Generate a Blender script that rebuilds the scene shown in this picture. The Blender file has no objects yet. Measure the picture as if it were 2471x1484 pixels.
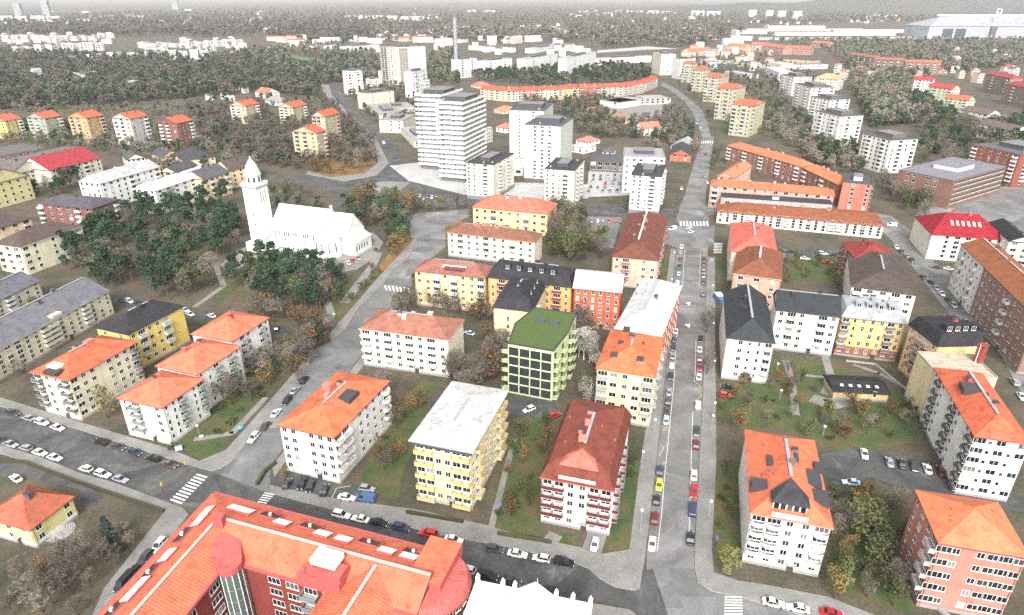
import bpy, math, random
import numpy as np
from mathutils import Vector, Matrix
R = math.radians
sc = bpy.context.scene
COL = sc.collection
# ---------------------------------------------------------------- camera
CAMH = 115.0
FPX, CX, CY = 1574.0, 1235.0, 742.0          # measured on a 2470 px wide copy of the photo
PITCH = math.atan(748.0 / FPX)
cd = bpy.data.cameras.new('camera'); cam = bpy.data.objects.new('camera', cd); COL.objects.link(cam)
cd.sensor_width = 36; cd.lens = 36 * FPX / 2470; cd.clip_start = 1; cd.clip_end = 40000
cam.location = (0, 0, CAMH); cam.rotation_euler = (R(90) - PITCH, 0, 0)
sc.camera = cam
CM = Matrix.Rotation(R(90) - PITCH, 3, 'X')
# ---------------------------------------------------------------- light
w = bpy.data.worlds.new('World'); sc.world = w; w.use_nodes = True
nt = w.node_tree; bg = nt.nodes['Background']
sky = nt.nodes.new('ShaderNodeTexSky'); sky.sky_type = 'NISHITA'; sky.sun_disc = False
SUN_EL, SUN_AZ = R(42), R(183)
sky.sun_elevation = SUN_EL; sky.sun_rotation = SUN_AZ; sky.air_density = 1.0; sky.dust_density = 6.0; sky.ozone_density = 1.0
hs = nt.nodes.new('ShaderNodeHueSaturation'); hs.inputs['Saturation'].default_value = 0.12; hs.inputs['Value'].default_value = 1.0
nt.links.new(sky.outputs[0], hs.inputs['Color']); nt.links.new(hs.outputs[0], bg.inputs['Color'])
bg.inputs['Strength'].default_value = 0.15
sd = bpy.data.lights.new('sun', 'SUN'); sd.energy = 1.0; sd.angle = R(18); sd.color = (1.0, 0.985, 0.95)
so = bpy.data.objects.new('sun', sd); COL.objects.link(so)
so.rotation_euler = (R(90) - SUN_EL, 0, R(180) - SUN_AZ)
sc.view_settings.view_transform = 'Standard'; sc.view_settings.look = 'None'
sc.view_settings.exposure = 1.14; sc.view_settings.gamma = 1.0
sc.render.engine = 'CYCLES'
sc.cycles.use_denoising = False                       # keep the fine grain
sc.cycles.max_bounces = 5; sc.cycles.diffuse_bounces = 3; sc.cycles.glossy_bounces = 2; sc.cycles.volume_bounces = 0
sc.cycles.transparent_max_bounces = 6

# ---------------------------------------------------------------- helpers
def at(x, y, z=0.0):
    """point of height z seen at photo pixel x, y"""
    d = CM @ Vector(((x - CX) / FPX, -(y - CY) / FPX, -1.0))
    t = (z - CAMH) / d.z
    return Vector((d.x * t, d.y * t, z))

def px(p):
    v = CM.transposed() @ (Vector(p) - Vector((0, 0, CAMH)))
    return CX + FPX * v.x / -v.z, CY - FPX * v.y / -v.z

def solve_h(x, y, by):
    lo, hi = 0.0, 90.0
    for _ in range(40):
        m = (lo + hi) / 2
        p = at(x, y, m)
        if px((p.x, p.y, 0))[1] < by: lo = m
        else: hi = m
    return lo

def rectx(Ax, B, Cx, H, th):
    b = at(*B, H); u = Vector((math.cos(R(th)), -math.sin(R(th)), 0)); v = Vector((-u.y, u.x, 0)); L = []
    for s, X, d in ((1, Ax, -u), (1, Cx, v)):
        lo, hi = 1.0, 120.0
        for _ in range(40):
            m = (lo + hi) / 2; x = px(b + d * m)[0]
            if (x > X) == (X < B[0]): lo = m
            else: hi = m
        L.append(lo)
    return b - u * L[0], b, u, v, L[0], L[1]
MATS = {}
def nodes(name, col, rough=0.8):
    m = bpy.data.materials.new(name); m.use_nodes = True
    n = m.node_tree; b = n.nodes['Principled BSDF']
    b.inputs['Base Color'].default_value = (*col, 1); b.inputs['Roughness'].default_value = rough
    return m, n, b

def ramp(n, stops):
    r = n.nodes.new('ShaderNodeValToRGB'); e = r.color_ramp.elements
    while len(e) < len(stops): e.new(0.5)
    for i, (p, c) in enumerate(stops): e[i].position = p; e[i].color = (*c, 1)
    return r

def noise(n, coord, scale, detail=4, rough=0.55):
    t = n.nodes.new('ShaderNodeTexNoise'); t.inputs['Scale'].default_value = scale
    t.inputs['Detail'].default_value = detail; t.inputs['Roughness'].default_value = rough
    n.links.new(coord, t.inputs['Vector']); return t.outputs['Fac']

def mul(n, a, b, fac=1.0, mode='MULTIPLY'):
    m = n.nodes.new('ShaderNodeMix'); m.data_type = 'RGBA'; m.blend_type = mode; m.inputs[0].default_value = fac
    for s, v in ((m.inputs[6], a), (m.inputs[7], b)):
        if isinstance(v, tuple): s.default_value = (*v, 1)
        else: n.links.new(v, s)
    return m.outputs[2]

def geo(n): return n.nodes.new('ShaderNodeNewGeometry').outputs['Position']
def uvc(n): return n.nodes.new('ShaderNodeTexCoord').outputs['UV']

def flat(name, col, rough=0.7, metal=0.0, var=0.12, scale=0.5):
    k = ('flat', name, col)
    if k in MATS: return MATS[k]
    m, n, b = nodes(name, col, rough); b.inputs['Metallic'].default_value = metal
    r = ramp(n, [(0.3, (1 - var,) * 3), (0.7, (1 + var * .4,) * 3)])
    n.links.new(noise(n, geo(n), scale, 6, 0.7), r.inputs[0])
    n.links.new(mul(n, col, r.outputs[0]), b.inputs['Base Color'])
    MATS[k] = m; return m

def wall_mat(col, brick=False):
    k = ('wall', col, brick)
    if k in MATS: return MATS[k]
    m, n, b = nodes('brick_wall' if brick else 'rendered_wall', col, 0.9)
    g = geo(n)
    r = ramp(n, [(0.3, (0.72, 0.72, 0.70)), (0.52, (1, 1, 1)), (0.8, (1.05, 1.04, 1.02))])
    n.links.new(noise(n, g, 0.22, 8, 0.75), r.inputs[0])
    r2 = ramp(n, [(0.3, (0.62, 0.6, 0.58) if brick else (0.88, 0.88, 0.87)), (0.7, (1.25, 1.2, 1.15) if brick else (1.04, 1.04, 1.04))])
    n.links.new(noise(n, g, 3.0, 4, 0.8), r2.inputs[0])
    # rain streaks: noise stretched down the wall
    mp = n.nodes.new('ShaderNodeMapping'); mp.inputs['Scale'].default_value = (1.1, 1.1, 0.08); n.links.new(g, mp.inputs[0])
    r3 = ramp(n, [(0.3, (0.74, 0.73, 0.70)), (0.5, (1, 1, 1))])
    n.links.new(noise(n, mp.outputs[0], 1.0, 5, 0.7), r3.inputs[0])
    c = mul(n, mul(n, mul(n, col, r.outputs[0]), r2.outputs[0]), r3.outputs[0])
    n.links.new(c, b.inputs['Base Color'])
    MATS[k] = m; return m

def roof_mat(col, kind='tile'):
    """tile: small rows; seam: standing seams running down the slope; felt: mottled flat roofing"""
    k = ('roof', col, kind)
    if k in MATS: return MATS[k]
    m, n, b = nodes(kind + '_roofing', col, 0.85 if kind != 'seam' else 0.65); b.inputs['Specular IOR Level'].default_value = .15
    g = geo(n)
    r = ramp(n, [(0.32, (0.58, 0.55, 0.55)), (0.5, (1, 1, 1)), (0.7, (1.25, 1.25, 1.22))])
    n.links.new(noise(n, g, 0.35, 8, 0.8), r.inputs[0])
    r2 = ramp(n, [(0.3, (0.7, 0.68, 0.68)), (0.7, (1.25, 1.22, 1.2))])
    n.links.new(noise(n, g, 4.5, 3, 0.9), r2.inputs[0])
    c = mul(n, mul(n, col, r.outputs[0]), r2.outputs[0], 0.8)
    u = uvc(n)
    wv = n.nodes.new('ShaderNodeTexWave'); wv.wave_type = 'BANDS'; wv.wave_profile = 'SAW' if kind == 'tile' else 'SIN'
    wv.bands_direction = 'Y' if kind == 'tile' else 'X'
    wv.inputs['Scale'].default_value = {'tile': 0.85, 'seam': 0.5, 'felt': 0.15}[kind]; wv.inputs['Distortion'].default_value = 0.6 if kind == 'tile' else 0.0
    n.links.new(u, wv.inputs['Vector'])
    r3 = ramp(n, [(0.0, (0.72, 0.7, 0.7)), (0.16 if kind == 'seam' else 0.4, (1, 1, 1))] if kind != 'felt' else [(0, (0.9,) * 3), (1, (1.0,) * 3)])
    n.links.new(wv.outputs['Fac'], r3.inputs[0])
    c = mul(n, c, r3.outputs[0], 0.7)
    n.links.new(c, b.inputs['Base Color'])
    bp = n.nodes.new('ShaderNodeBump'); bp.inputs['Strength'].default_value = 0.5; bp.inputs['Distance'].default_value = 0.08
    n.links.new(wv.outputs['Fac'], bp.inputs['Height']); n.links.new(bp.outputs[0], b.inputs['Normal'])
    MATS[k] = m; return m

GLASS, gn, gb = nodes('window_glass', (0.025, 0.032, 0.036), 0.12)
oi = gn.nodes.new('ShaderNodeObjectInfo')
gr = ramp(gn, [(0.0, (0.008, 0.010, 0.012)), (0.7, (0.03, 0.034, 0.036)), (0.86, (0.12, 0.12, 0.11)), (0.95, (0.45, 0.44, 0.40))]); gb.inputs['Specular IOR Level'].default_value = .25
gn.links.new(oi.outputs['Random'], gr.inputs[0]); gn.links.new(gr.outputs[0], gb.inputs['Base Color'])
WHITE = flat('white_paint', (0.78, 0.78, 0.76), 0.6)
DARK = flat('dark_metal', (0.05, 0.05, 0.055), 0.6)
GREY = flat('grey_metal', (0.32, 0.33, 0.34), 0.5)
LGREY = flat('pale_concrete', (0.52, 0.51, 0.49), 0.9)
CONC = flat('concrete', (0.36, 0.35, 0.34), 0.9)

class MB:
    def __init__(s): s.v = []; s.f = []; s.m = []; s.uv = []; s.mats = []
    def mi(s, mat):
        if mat not in s.mats: s.mats.append(mat)
        return s.mats.index(mat)
    def poly(s, pts, mat, uv=None):
        i = len(s.v); s.v += [tuple(p) for p in pts]; s.f.append(tuple(range(i, i + len(pts)))); s.m.append(s.mi(mat))
        s.uv += uv if uv else [(p[0], p[1]) for p in pts]
    def roofface(s, pts, mat):
        """u along the lower edge pts[0]-pts[1], v up the slope, in metres"""
        p = [Vector(q) for q in pts]; ux = (p[1] - p[0]).normalized(); nrm = ux.cross(p[-1] - p[0]).normalized(); vy = nrm.cross(ux)
        s.poly(pts, mat, [((q - p[0]).dot(ux), (q - p[0]).dot(vy)) for q in p])
    def box(s, x0, x1, y0, y1, z0, z1, mat, bottom=True):
        a = [(x0, y0), (x1, y0), (x1, y1), (x0, y1)]; s.prism(a, z0, z1, mat, mat, bottom)
    def prism(s, a, z0, z1, mat, top=None, bottom=False):
        n = len(a); P = lambda q, z: (q[0], q[1], z)
        for i in range(n):
            q, r = a[i], a[(i + 1) % n]; L = math.hypot(r[0] - q[0], r[1] - q[1])
            s.poly([P(q, z0), P(r, z0), P(r, z1), P(q, z1)], mat, [(0, z0), (L, z0), (L, z1), (0, z1)])
        if top: s.poly([P(q, z1) for q in a], top)
        if bottom: s.poly([P(q, z0) for q in reversed(a)], mat)
    def tube(s, p0, p1, r0, r1, mat, n=6, cap=False):
        p0, p1 = Vector(p0), Vector(p1); d = (p1 - p0).normalized(); a = d.orthogonal().normalized(); b = d.cross(a)
        c0 = [p0 + (a * math.cos(t) + b * math.sin(t)) * r0 for t in [i * 2 * math.pi / n for i in range(n)]]
        c1 = [p1 + (a * math.cos(t) + b * math.sin(t)) * r1 for t in [i * 2 * math.pi / n for i in range(n)]]
        for i in range(n): s.poly([c0[i], c0[(i + 1) % n], c1[(i + 1) % n], c1[i]], mat)
        if cap: s.poly(c1, mat)
    def mesh(s, name):
        me = bpy.data.meshes.new(name); me.from_pydata(s.v, [], s.f)
        for m in s.mats: me.materials.append(m)
        me.polygons.foreach_set('material_index', s.m)
        l = me.uv_layers.new(name='UVMap'); l.data.foreach_set('uv', [c for q in s.uv for c in q])
        me.update(); return me
    def build(s, name, parent=None, **k):
        return ob(name, s.mesh(name), parent, **k)

def ob(name, me, parent=None, loc=None, rz=None, **k):
    o = bpy.data.objects.new(name, me); COL.objects.link(o)
    if parent is not None: o.parent = parent
    if loc is not None: o.location = loc
    if rz is not None: o.rotation_euler = (0, 0, rz)
    for a, b in k.items(): o[a] = b
    return o

def empty(name, loc, rz, label, cat, group=None):
    o = ob(name, None, None, loc, rz); o['label'] = label; o['category'] = cat
    if group: o['group'] = group
    o.empty_display_size = 0.5
    return o

def ccw(pts):
    a = sum(pts[i][0] * pts[(i + 1) % len(pts)][1] - pts[(i + 1) % len(pts)][0] * pts[i][1] for i in range(len(pts)))
    return pts if a > 0 else pts[::-1]

ORD = ['first', 'second', 'third', 'fourth', 'fifth', 'sixth', 'seventh', 'eighth', 'ninth', 'tenth', 'eleventh', 'twelfth', 'thirteenth', 'fourteenth', 'fifteenth', 'sixteenth', 'seventeenth', 'eighteenth', 'nineteenth', 'twentieth', 'twenty-first', 'twenty-second', 'twenty-third', 'twenty-fourth', 'twenty-fifth', 'twenty-sixth']
# ---------------------------------------------------------------- building kit
def win_mesh(w, h, cols, glass=True, far=False, proud=0.05):
    """white frame w x h with mullions; the pane goes behind it"""
    b = MB(); t = 0.08 if not far else 0.07
    for x0, x1, z0, z1 in [(-w / 2, w / 2, 0, t), (-w / 2, w / 2, h - t, h), (-w / 2, -w / 2 + t, t, h - t), (w / 2 - t, w / 2, t, h - t)] + \
            [(-w / 2 + w * i / cols - t / 2, -w / 2 + w * i / cols + t / 2, t, h - t) for i in range(1, cols)]:
        b.box(x0, x1, -proud, 0.0, z0, z1, WHITE)
    b.box(-w / 2 - .06, w / 2 + .06, -proud - .09, 0.0, -0.07, -0.005, WHITE)
    if far:
        b.poly([(-w / 2 + t, -.02, t), (w / 2 - t, -.02, t), (w / 2 - t, -.02, h - t), (-w / 2 + t, -.02, h - t)], GLASS)
    return b.mesh('window_frame_mesh')
def pane_mesh(w, h):
    b = MB(); b.box(-w / 2 + .05, w / 2 - .05, -.022, -.004, .05, h - .05, GLASS); return b.mesh('pane_mesh')
WT = {'w': (1.4, 1.5, 2), 'd': (2.1, 1.5, 2), 't': (2.8, 1.6, 3), 's': (0.9, 1.1, 1), 'n': (0.85, 1.5, 1), 'D': (1.0, 2.1, 1), 'o': (1.1, 1.9, 2), 'G': (3.2, 2.0, 4)}
WM = {k: win_mesh(*v) for k, v in WT.items()}
WP = {k: pane_mesh(v[0], v[1]) for k, v in WT.items()}
WF = {k: win_mesh(v[0] * 1.12, v[1] * 1.1, 1 if v[0] < 1.6 else 2, far=True) for k, v in WT.items()}
BAL = {}
def balcony_mesh(w, dep, mat, style):
    k = (round(w, 1), dep, mat.name, style)
    if k in BAL: return BAL[k]
    s = MB(); r = MB()
    if style == 'round':
        n = 8; a = [(-w / 2, 0)] + [(-w / 2 * math.cos(math.pi * i / n), -0.35 - (dep - .35) * math.sin(math.pi * i / n)) for i in range(n + 1)] + [(w / 2, 0)]
        s.prism(ccw(a), -0.18, 0.0, LGREY, LGREY, True)
        r.prism(ccw(a), 0.004, 0.95, mat); inner = [(x * .94, y * .94 if y < 0 else 0.0) for x, y in a]
        r.prism(ccw(inner)[::-1], 0.004, 0.95, mat)
    else:
        s.box(-w / 2, w / 2, -dep, 0, -0.16, 0.0, LGREY)
        for x0, x1, y0, y1 in [(-w / 2, w / 2, -dep, -dep + .06), (-w / 2, -w / 2 + .06, -dep + .06, 0), (w / 2 - .06, w / 2, -dep + .06, 0)]:
            r.box(x0, x1, y0, y1, 0.05 if style == 'rail' else 0.004, 0.98, mat)
            if style == 'box': r.box(x0 - .02, x1 + .02, y0 - .02, y1 + .02, 1.0, 1.04, GREY)
    BAL[k] = (s.mesh('balcony_slab_mesh'), r.mesh('balcony_railing_mesh')); return BAL[k]

def rectfit(A, B, C, H):
    a, b, c = at(*A, H), at(*B, H), at(*C, H)
    u = (b - a); W = u.length; u.normalize(); v = Vector((-u.y, u.x, 0)); D = (c - b).dot(v)
    if D < 0: v = -v; D = -D
    return a, b, u, v, W, D

BN = {}
def bld(label, A, B, C, H=None, by=None, F=4, wc=(.75, .74, .7), rc=(.55, .14, .06), roof='hip', rk='tile', rh=None, fa=None, fb=None,
        bm=None, bs='box', name='apartment_building', cat='apartment building', group=None, brick=False, ov=0.5, plinth=(.3, .29, .28),
        chim=2, sky=0, dorm=0, walk=True, ridge=None, eave=None, seed=0, pl=0.8, det=None, cc=None, bdep=1.3, dd=0, gfl=None, W=None, D=None, vents=4, pent=None, trim=True, th=None, base=0.0, hipk=1.0, bandc=None):
    """A, B, C: photo pixels of the eave corners left, near, right (B shared by the two walls seen)."""
    if H is None: H = solve_h(*B, by)
    a, b, u, v, W0, D0 = rectfit(A, B, C, H) if th is None else rectx(A[0], B, C[0], H, th)
    W = W or W0; gd = math.hypot(b.x, b.y)
    if D is None: D = D0 if gd < 560 else min(D0, 36.0 if gd < 900 else 26.0)
    if gd > 900: W = min(W, 190.0); D = min(D, 24.0)
    if ov and roof != 'flat': W -= 2 * ov; D -= 2 * ov; b = b - u * ov + v * ov
    cen = b - u * W / 2 + v * D / 2; cen.z = 0
    rz = math.atan2(u.y, u.x); dist = math.hypot(cen.x, cen.y)
    rnd = random.Random(seed + int(A[0] * 7 + A[1]))
    root = empty(name, cen, rz, label, cat, group)
    far = dist > 330 if det is None else not det
    hw, hd = W / 2, D / 2; wm = wall_mat(wc, brick); rm = roof_mat(rc, rk)
    n = MB()                                            # walls
    n.prism([(-hw, -hd), (hw, -hd), (hw, hd), (-hw, hd)], base, H, wm, wm)
    alongx = (W >= D) if ridge is None else ridge == 'x'
    if rh is None: rh = min(W, D) * 0.24 + 0.4
    if roof == 'gable':
        if alongx: 
            n.poly([(-hw, hd, H), (-hw, -hd, H), (-hw, 0, H + rh)], wm); n.poly([(hw, -hd, H), (hw, hd, H), (hw, 0, H + rh)], wm)
        else:
            n.poly([(-hw, -hd, H), (hw, -hd, H), (0, -hd, H + rh)], wm); n.poly([(hw, hd, H), (-hw, hd, H), (0, hd, H + rh)], wm)
    wall = n.build('wall', root)
    if not far and pl:
        p = MB(); pmt = flat('plinth', plinth, .9); p.prism([(-hw - .04, -hd - .04), (hw + .04, -hd - .04), (hw + .04, hd + .04), (-hw - .04, hd + .04)], 0, pl, pmt, pmt); p.build('plinth', root)
    if bandc:
        p = MB(); pmt = wall_mat(*bandc[:2]); p.prism([(-hw - .05, -hd - .05), (hw + .05, -hd - .05), (hw + .05, hd + .05), (-hw - .05, hd + .05)], pl + .003, bandc[2], pmt, pmt); p.build('ground_floor_band', root)
    # roof
    r = MB(); ex, ey = hw + ov, hd + ov; T = 0.28; em = flat('eave_trim', eave or tuple(c * .8 for c in rc), .7)
    if roof == 'flat':
        r.box(-hw - .1, hw + .1, -hd - .1, -hd + .2, H + .002, H + .45, em); r.box(-hw - .1, hw + .1, hd - .2, hd + .1, H + .002, H + .45, em)
        r.box(-hw - .1, -hw + .2, -hd + .2, hd - .2, H + .002, H + .45, em); r.box(hw - .2, hw + .1, -hd + .2, hd - .2, H + .002, H + .45, em)
        r.poly([(-hw + .2, -hd + .2, H + .12), (hw - .2, -hd + .2, H + .12), (hw - .2, hd - .2, H + .12), (-hw + .2, hd - .2, H + .12)], rm)
        def rp(s, t, side=0): return (-hw + W * s, -hd + D * t, H + .12)
    else:
        r.box(-ex, ex, -ey, ey, H - T + .02, H + .0, em)
        def swap(p): return p if alongx else (p[1], -p[0], p[2])
        LX, LY = (ex, ey) if alongx else (ey, ex)
        hx = min(LY * hipk, LX - .3) if roof == 'hip' else (-0.0 if roof == 'gable' else LY)
        z0 = H + .003; z1 = H + rh
        if roof == 'shed':
            pts = [(-LX, -LY, z0), (LX, -LY, z0), (LX, LY, z1), (-LX, LY, z1)]; r.roofface([swap(p) for p in pts], rm)
            for sgn in (-1, 1):
                t = [(sgn * LX, -sgn * -LY, z0 if sgn < 0 else z0), (sgn * LX, LY, z1), (sgn * LX, LY, z0)]
                r.poly([swap(p) for p in [(sgn * LX, -LY, z0), (sgn * LX, LY, z0), (sgn * LX, LY, z1)]], wm)
            r.poly([swap(p) for p in [(LX, LY, z0), (-LX, LY, z0), (-LX, LY, z1), (LX, LY, z1)]], wm)
        elif roof == 'mansard':
            k = 1.6; zm = H + rh * .62
            lo = [(-LX, -LY), (LX, -LY), (LX, LY), (-LX, LY)]; mi = [(-LX + k, -LY + k), (LX - k, -LY + k), (LX - k, LY - k), (-LX + k, LY - k)]
            for i in range(4):
                j = (i + 1) % 4; r.roofface([swap((*lo[i], z0)), swap((*lo[j], z0)), swap((*mi[j], zm)), swap((*mi[i], zm))], rm)
            hx2 = LY - k
            r.roofface([swap(p) for p in [(-LX + k, -LY + k, zm), (LX - k, -LY + k, zm), (LX - k - hx2, 0, z1), (-LX + k + hx2, 0, z1)]], rm)
            r.roofface([swap(p) for p in [(LX - k, LY - k, zm), (-LX + k, LY - k, zm), (-LX + k + hx2, 0, z1), (LX - k - hx2, 0, z1)]], rm)
            r.roofface([swap(p) for p in [(LX - k, -LY + k, zm), (LX - k, LY - k, zm), (LX - k - hx2, 0, z1)]], rm)
            r.roofface([swap(p) for p in [(-LX + k, LY - k, zm), (-LX + k, -LY + k, zm), (-LX + k + hx2, 0, z1)]], rm)
            hx = k + hx2
        else:
            r.roofface([swap(p) for p in [(-LX, -LY, z0), (LX, -LY, z0), (LX - hx, 0, z1), (-LX + hx, 0, z1)]], rm)
            r.roofface([swap(p) for p in [(LX, LY, z0), (-LX, LY, z0), (-LX + hx, 0, z1), (LX - hx, 0, z1)]], rm)
            if hx > 0:
                r.roofface([swap(p) for p in [(LX, -LY, z0), (LX, LY, z0), (LX - hx, 0, z1)]], rm)
                r.roofface([swap(p) for p in [(-LX, LY, z0), (-LX, -LY, z0), (-LX + hx, 0, z1)]], rm)
            else:                                       # bargeboards on the gable ends
                for sx in (-1, 1):
                    for sy in (-1, 1):
                        q = [(sx * LX, sy * LY, z0), (sx * LX, 0, z1), (sx * LX, 0, z1 - .3), (sx * LX, sy * LY, z0 - .3)]
                        r.poly([swap(p) for p in q], em)
        def rp(s, t, side=0):                           # s along ridge 0..1, t 0 at ridge .. 1 at eave, side -1 / 1
            x = -LX + 2 * LX * s; y = side * LY * t; z = H + rh * (1 - t)
            if roof == 'shed': z = H + rh * (0.5 + side * t * .5)
            if roof == 'mansard': z = H + rh * (1 - t * .38 * LY / (LY - 1.6)) if t < 1 - 1.6 / LY else H + rh * .62 * (1 - t) * LY / 1.6
            return swap((x, y, z))
    ro = r.build('roof', root)
    # roof furniture: children of the roof
    hr = min(W, D) / max(W, D)
    if roof in ('hip', 'gable', 'mansard'):
        lo_, hi_ = (0.28, 0.72) if roof != 'gable' else (.12, .88)
        if walk and not far:
            L1 = LX - hx - .4 if roof != 'gable' else LX - 1
            if L1 > 2:
                g = MB(); pts = swap((L1, .35, 0)); g.box(-abs(pts[0]), abs(pts[0]), -abs(pts[1]), abs(pts[1]), z1 + .05, z1 + .16, GREY if walk is True else walk); g.build('roof_walkway', ro)
        ckm = flat('chimney_render', cc or tuple(min(1, c * .75) for c in rc), .9)
        for i in range(chim):
            s = lo_ + (hi_ - lo_) * ((i + .5) / chim) + rnd.uniform(-.05, .05); p = rp(s, rnd.uniform(.0, .25), rnd.choice((-1, 1)))
            g = MB(); a1, b1 = rnd.uniform(.5, .9), rnd.uniform(.45, .7)
            g.box(p[0] - a1, p[0] + a1, p[1] - b1, p[1] + b1, p[2] - 1.0, p[2] + 1.1, ckm); g.box(p[0] - a1 - .1, p[0] + a1 + .1, p[1] - b1 - .1, p[1] + b1 + .1, p[2] + 1.1, p[2] + 1.25, ckm if i % 2 else DARK); g.build('chimney', ro)
        for i in range(vents if not far else 0):
            p = rp(rnd.uniform(lo_, hi_), rnd.uniform(.25, .8), rnd.choice((-1, 1))); g = MB(); g.tube((p[0], p[1], p[2] - .2), (p[0], p[1], p[2] + .6), .14, .14, ckm, 6, True); g.build('roof_vent', ro)
        for i in range(sky):
            side = -1 if alongx else 1
            s = lo_ + (hi_ - lo_) * ((i + .5) / sky); p0, p1 = rp(s, .35, side), rp(s, .55, side); g = MB(); q = .5
            d = (q, 0) if alongx else (0, q)
            g.poly(ccw3([(p0[0] - d[0], p0[1] - d[1], p0[2] + .12), (p0[0] + d[0], p0[1] + d[1], p0[2] + .12), (p1[0] + d[0], p1[1] + d[1], p1[2] + .12), (p1[0] - d[0], p1[1] - d[1], p1[2] + .12)]), WHITE); g.build('skylight', ro)
        for i in range(dorm):
            side = -1 if (alongx) else 1
            s = (lo_ * .6) + (1 - lo_ * 1.2) * ((i + .5) / dorm); p = rp(s, .72, side); g = MB(); f = MB()
            q, dp = 1.1, 2.2; zt = p[2] + 1.9; dx, dy = ((1, 0), (0, 1)) if alongx else ((0, 1), (-1, 0))
            # dormer faces outwards along the slope
            def P(xx, yy, zz): 
                if alongx: return (p[0] + xx, p[1] + yy, zz)
                return (p[0] - yy, p[1] + xx, zz)
            dm = roof_mat(tuple(c * .9 for c in rc), 'felt')
            for f4 in ([P(-q, 0, p[2] - .5), P(q, 0, p[2] - .5), P(q, 0, zt), P(-q, 0, zt)], [P(q, 0, p[2] - .5), P(q, dp, p[2] - .5), P(q, dp, zt), P(q, 0, zt)], [P(-q, dp, p[2] - .5), P(-q, 0, p[2] - .5), P(-q, 0, zt), P(-q, dp, zt)]): g.poly(f4, dm)
            g.poly([P(-q - .15, -.25, zt + .02), P(q + .15, -.25, zt + .02), P(q + .15, dp, zt + .35), P(-q - .15, dp, zt + .35)], dm)
            dob = g.build('dormer', ro)
            wo = ob('window', WM['w'], dob, P(0, -.02, p[2] + .25), 0 if alongx else R(90)); ob('pane', WP['w'], wo)
    elif roof == 'flat' and pent != 0:
        pm = flat('penthouse_cladding', (cc or (.07, .07, .075)), .8)
        g = MB(); pw, pd = (W * .24, D * .2) if pent is None else (W * pent[0] / 2, D * pent[1] / 2)
        hgt = 2.4 if pent is None or len(pent) < 3 else pent[2]
        g.box(-pw, pw, -pd, pd, H + .125, H + hgt, pm, False); g.box(-pw - .2, pw + .2, -pd - .2, pd + .2, H + hgt, H + hgt + .2, roof_mat((.2, .2, .21), 'felt')); g.build('penthouse', ro)
        if not far or H > 25:
            for i in range(3):
                x, y = rnd.uniform(-.38, .38) * W, rnd.choice((-1, 1)) * rnd.uniform(.3, .42) * D; g = MB(); g.box(x - .5, x + .5, y - .4, y + .4, H + .1, H + 1.1, GREY); g.build('roof_vent', ro)
    # facades
    sh = (H - base - (pl if not far else .6)) / F; wins = []; bals = []
    def facade(pat, L, org, dirv, ang, s0=None):
        if pat == '' or pat is None: return
        cols = pat.split(); step = L / len(cols)
        for ci, tok in enumerate(cols):
            for fl in range(F):
                z = base + (pl if not far else .6) + fl * sh + sh * .3
                c = tok[0] if len(tok) == 1 else tok[min(fl, len(tok) - 1)]
                pos = -L / 2 + step * (ci + .5)
                if c == '.': continue
                if c in 'BRQ':
                    if fl == 0 and F > 2 and c != 'Q': wins.append(('w', pos, z, org, dirv, ang)); continue
                    bw = min(step * .94, 3.4) if c != 'Q' else step * 1.0
                    bals.append((bw, pos, z - sh * .3 + .12, org, dirv, ang, 'round' if c == 'R' else bs))
                    wins.append(('t' if bw > 2.9 else 'd' if bw > 2.2 else 'w', pos, z, org, dirv, ang))  # balcony glazing, widened so its dark panes stand in for recess shade
                else: wins.append((c, pos, z, org, dirv, ang))
    if fa is None: k = max(1, round(W / 3.4)); fa = ' '.join(['w' if i % 4 != 2 else 'd' for i in range(k)])
    if fb is None: k = max(1, round(D / 3.4)); fb = ' '.join(['w'] * k)
    facade(fa, W, (0, -hd), (1, 0), 0.0); facade(fb, D, (hw, 0), (0, 1), R(90))
    def place(e, off=0.0):
        pos, z, org, dv, ang = e
        nx, ny = (math.sin(ang), -math.cos(ang))
        return (org[0] + dv[0] * pos + nx * off, org[1] + dv[1] * pos + ny * off, z)
    rest = MB(); cnt = 0
    for (c, pos, z, org, dv, ang) in wins:
        l = place((pos, z, org, dv, ang), .004); cnt += 1
        if cnt <= 100:
            if far: ob('window', WF[c], root, l, ang)
            else:
                o = ob('window', WM[c], root, l, ang); ob('pane', WP[c], o)
        else:
            ww, hh, _ = WT[c]; tx, ty = math.cos(ang), math.sin(ang); nx, ny = math.sin(ang), -math.cos(ang)
            q = lambda dx, dz, off: (l[0] + tx * dx + nx * off, l[1] + ty * dx + ny * off, l[2] + dz)
            rest.poly([q(-ww / 2, 0, .02), q(ww / 2, 0, .02), q(ww / 2, hh, .02), q(-ww / 2, hh, .02)], WHITE)
            rest.poly([q(-ww / 2 + .1, .1, .05), q(ww / 2 - .1, .1, .05), q(ww / 2 - .1, hh - .1, .05), q(-ww / 2 + .1, hh - .1, .05)], GLASS)
    if rest.f: rest.build('window', root, kind='stuff')
    bmt = flat('balcony_panel', bm, .7) if bm else wm
    for i, (bw, pos, z, org, dv, ang, st) in enumerate(bals[:100]):
        s_, r_ = balcony_mesh(bw, bdep, bmt, st); o = ob('balcony', s_, root, place((pos, z, org, dv, ang)), ang); ob('railing', r_, o)
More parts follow.
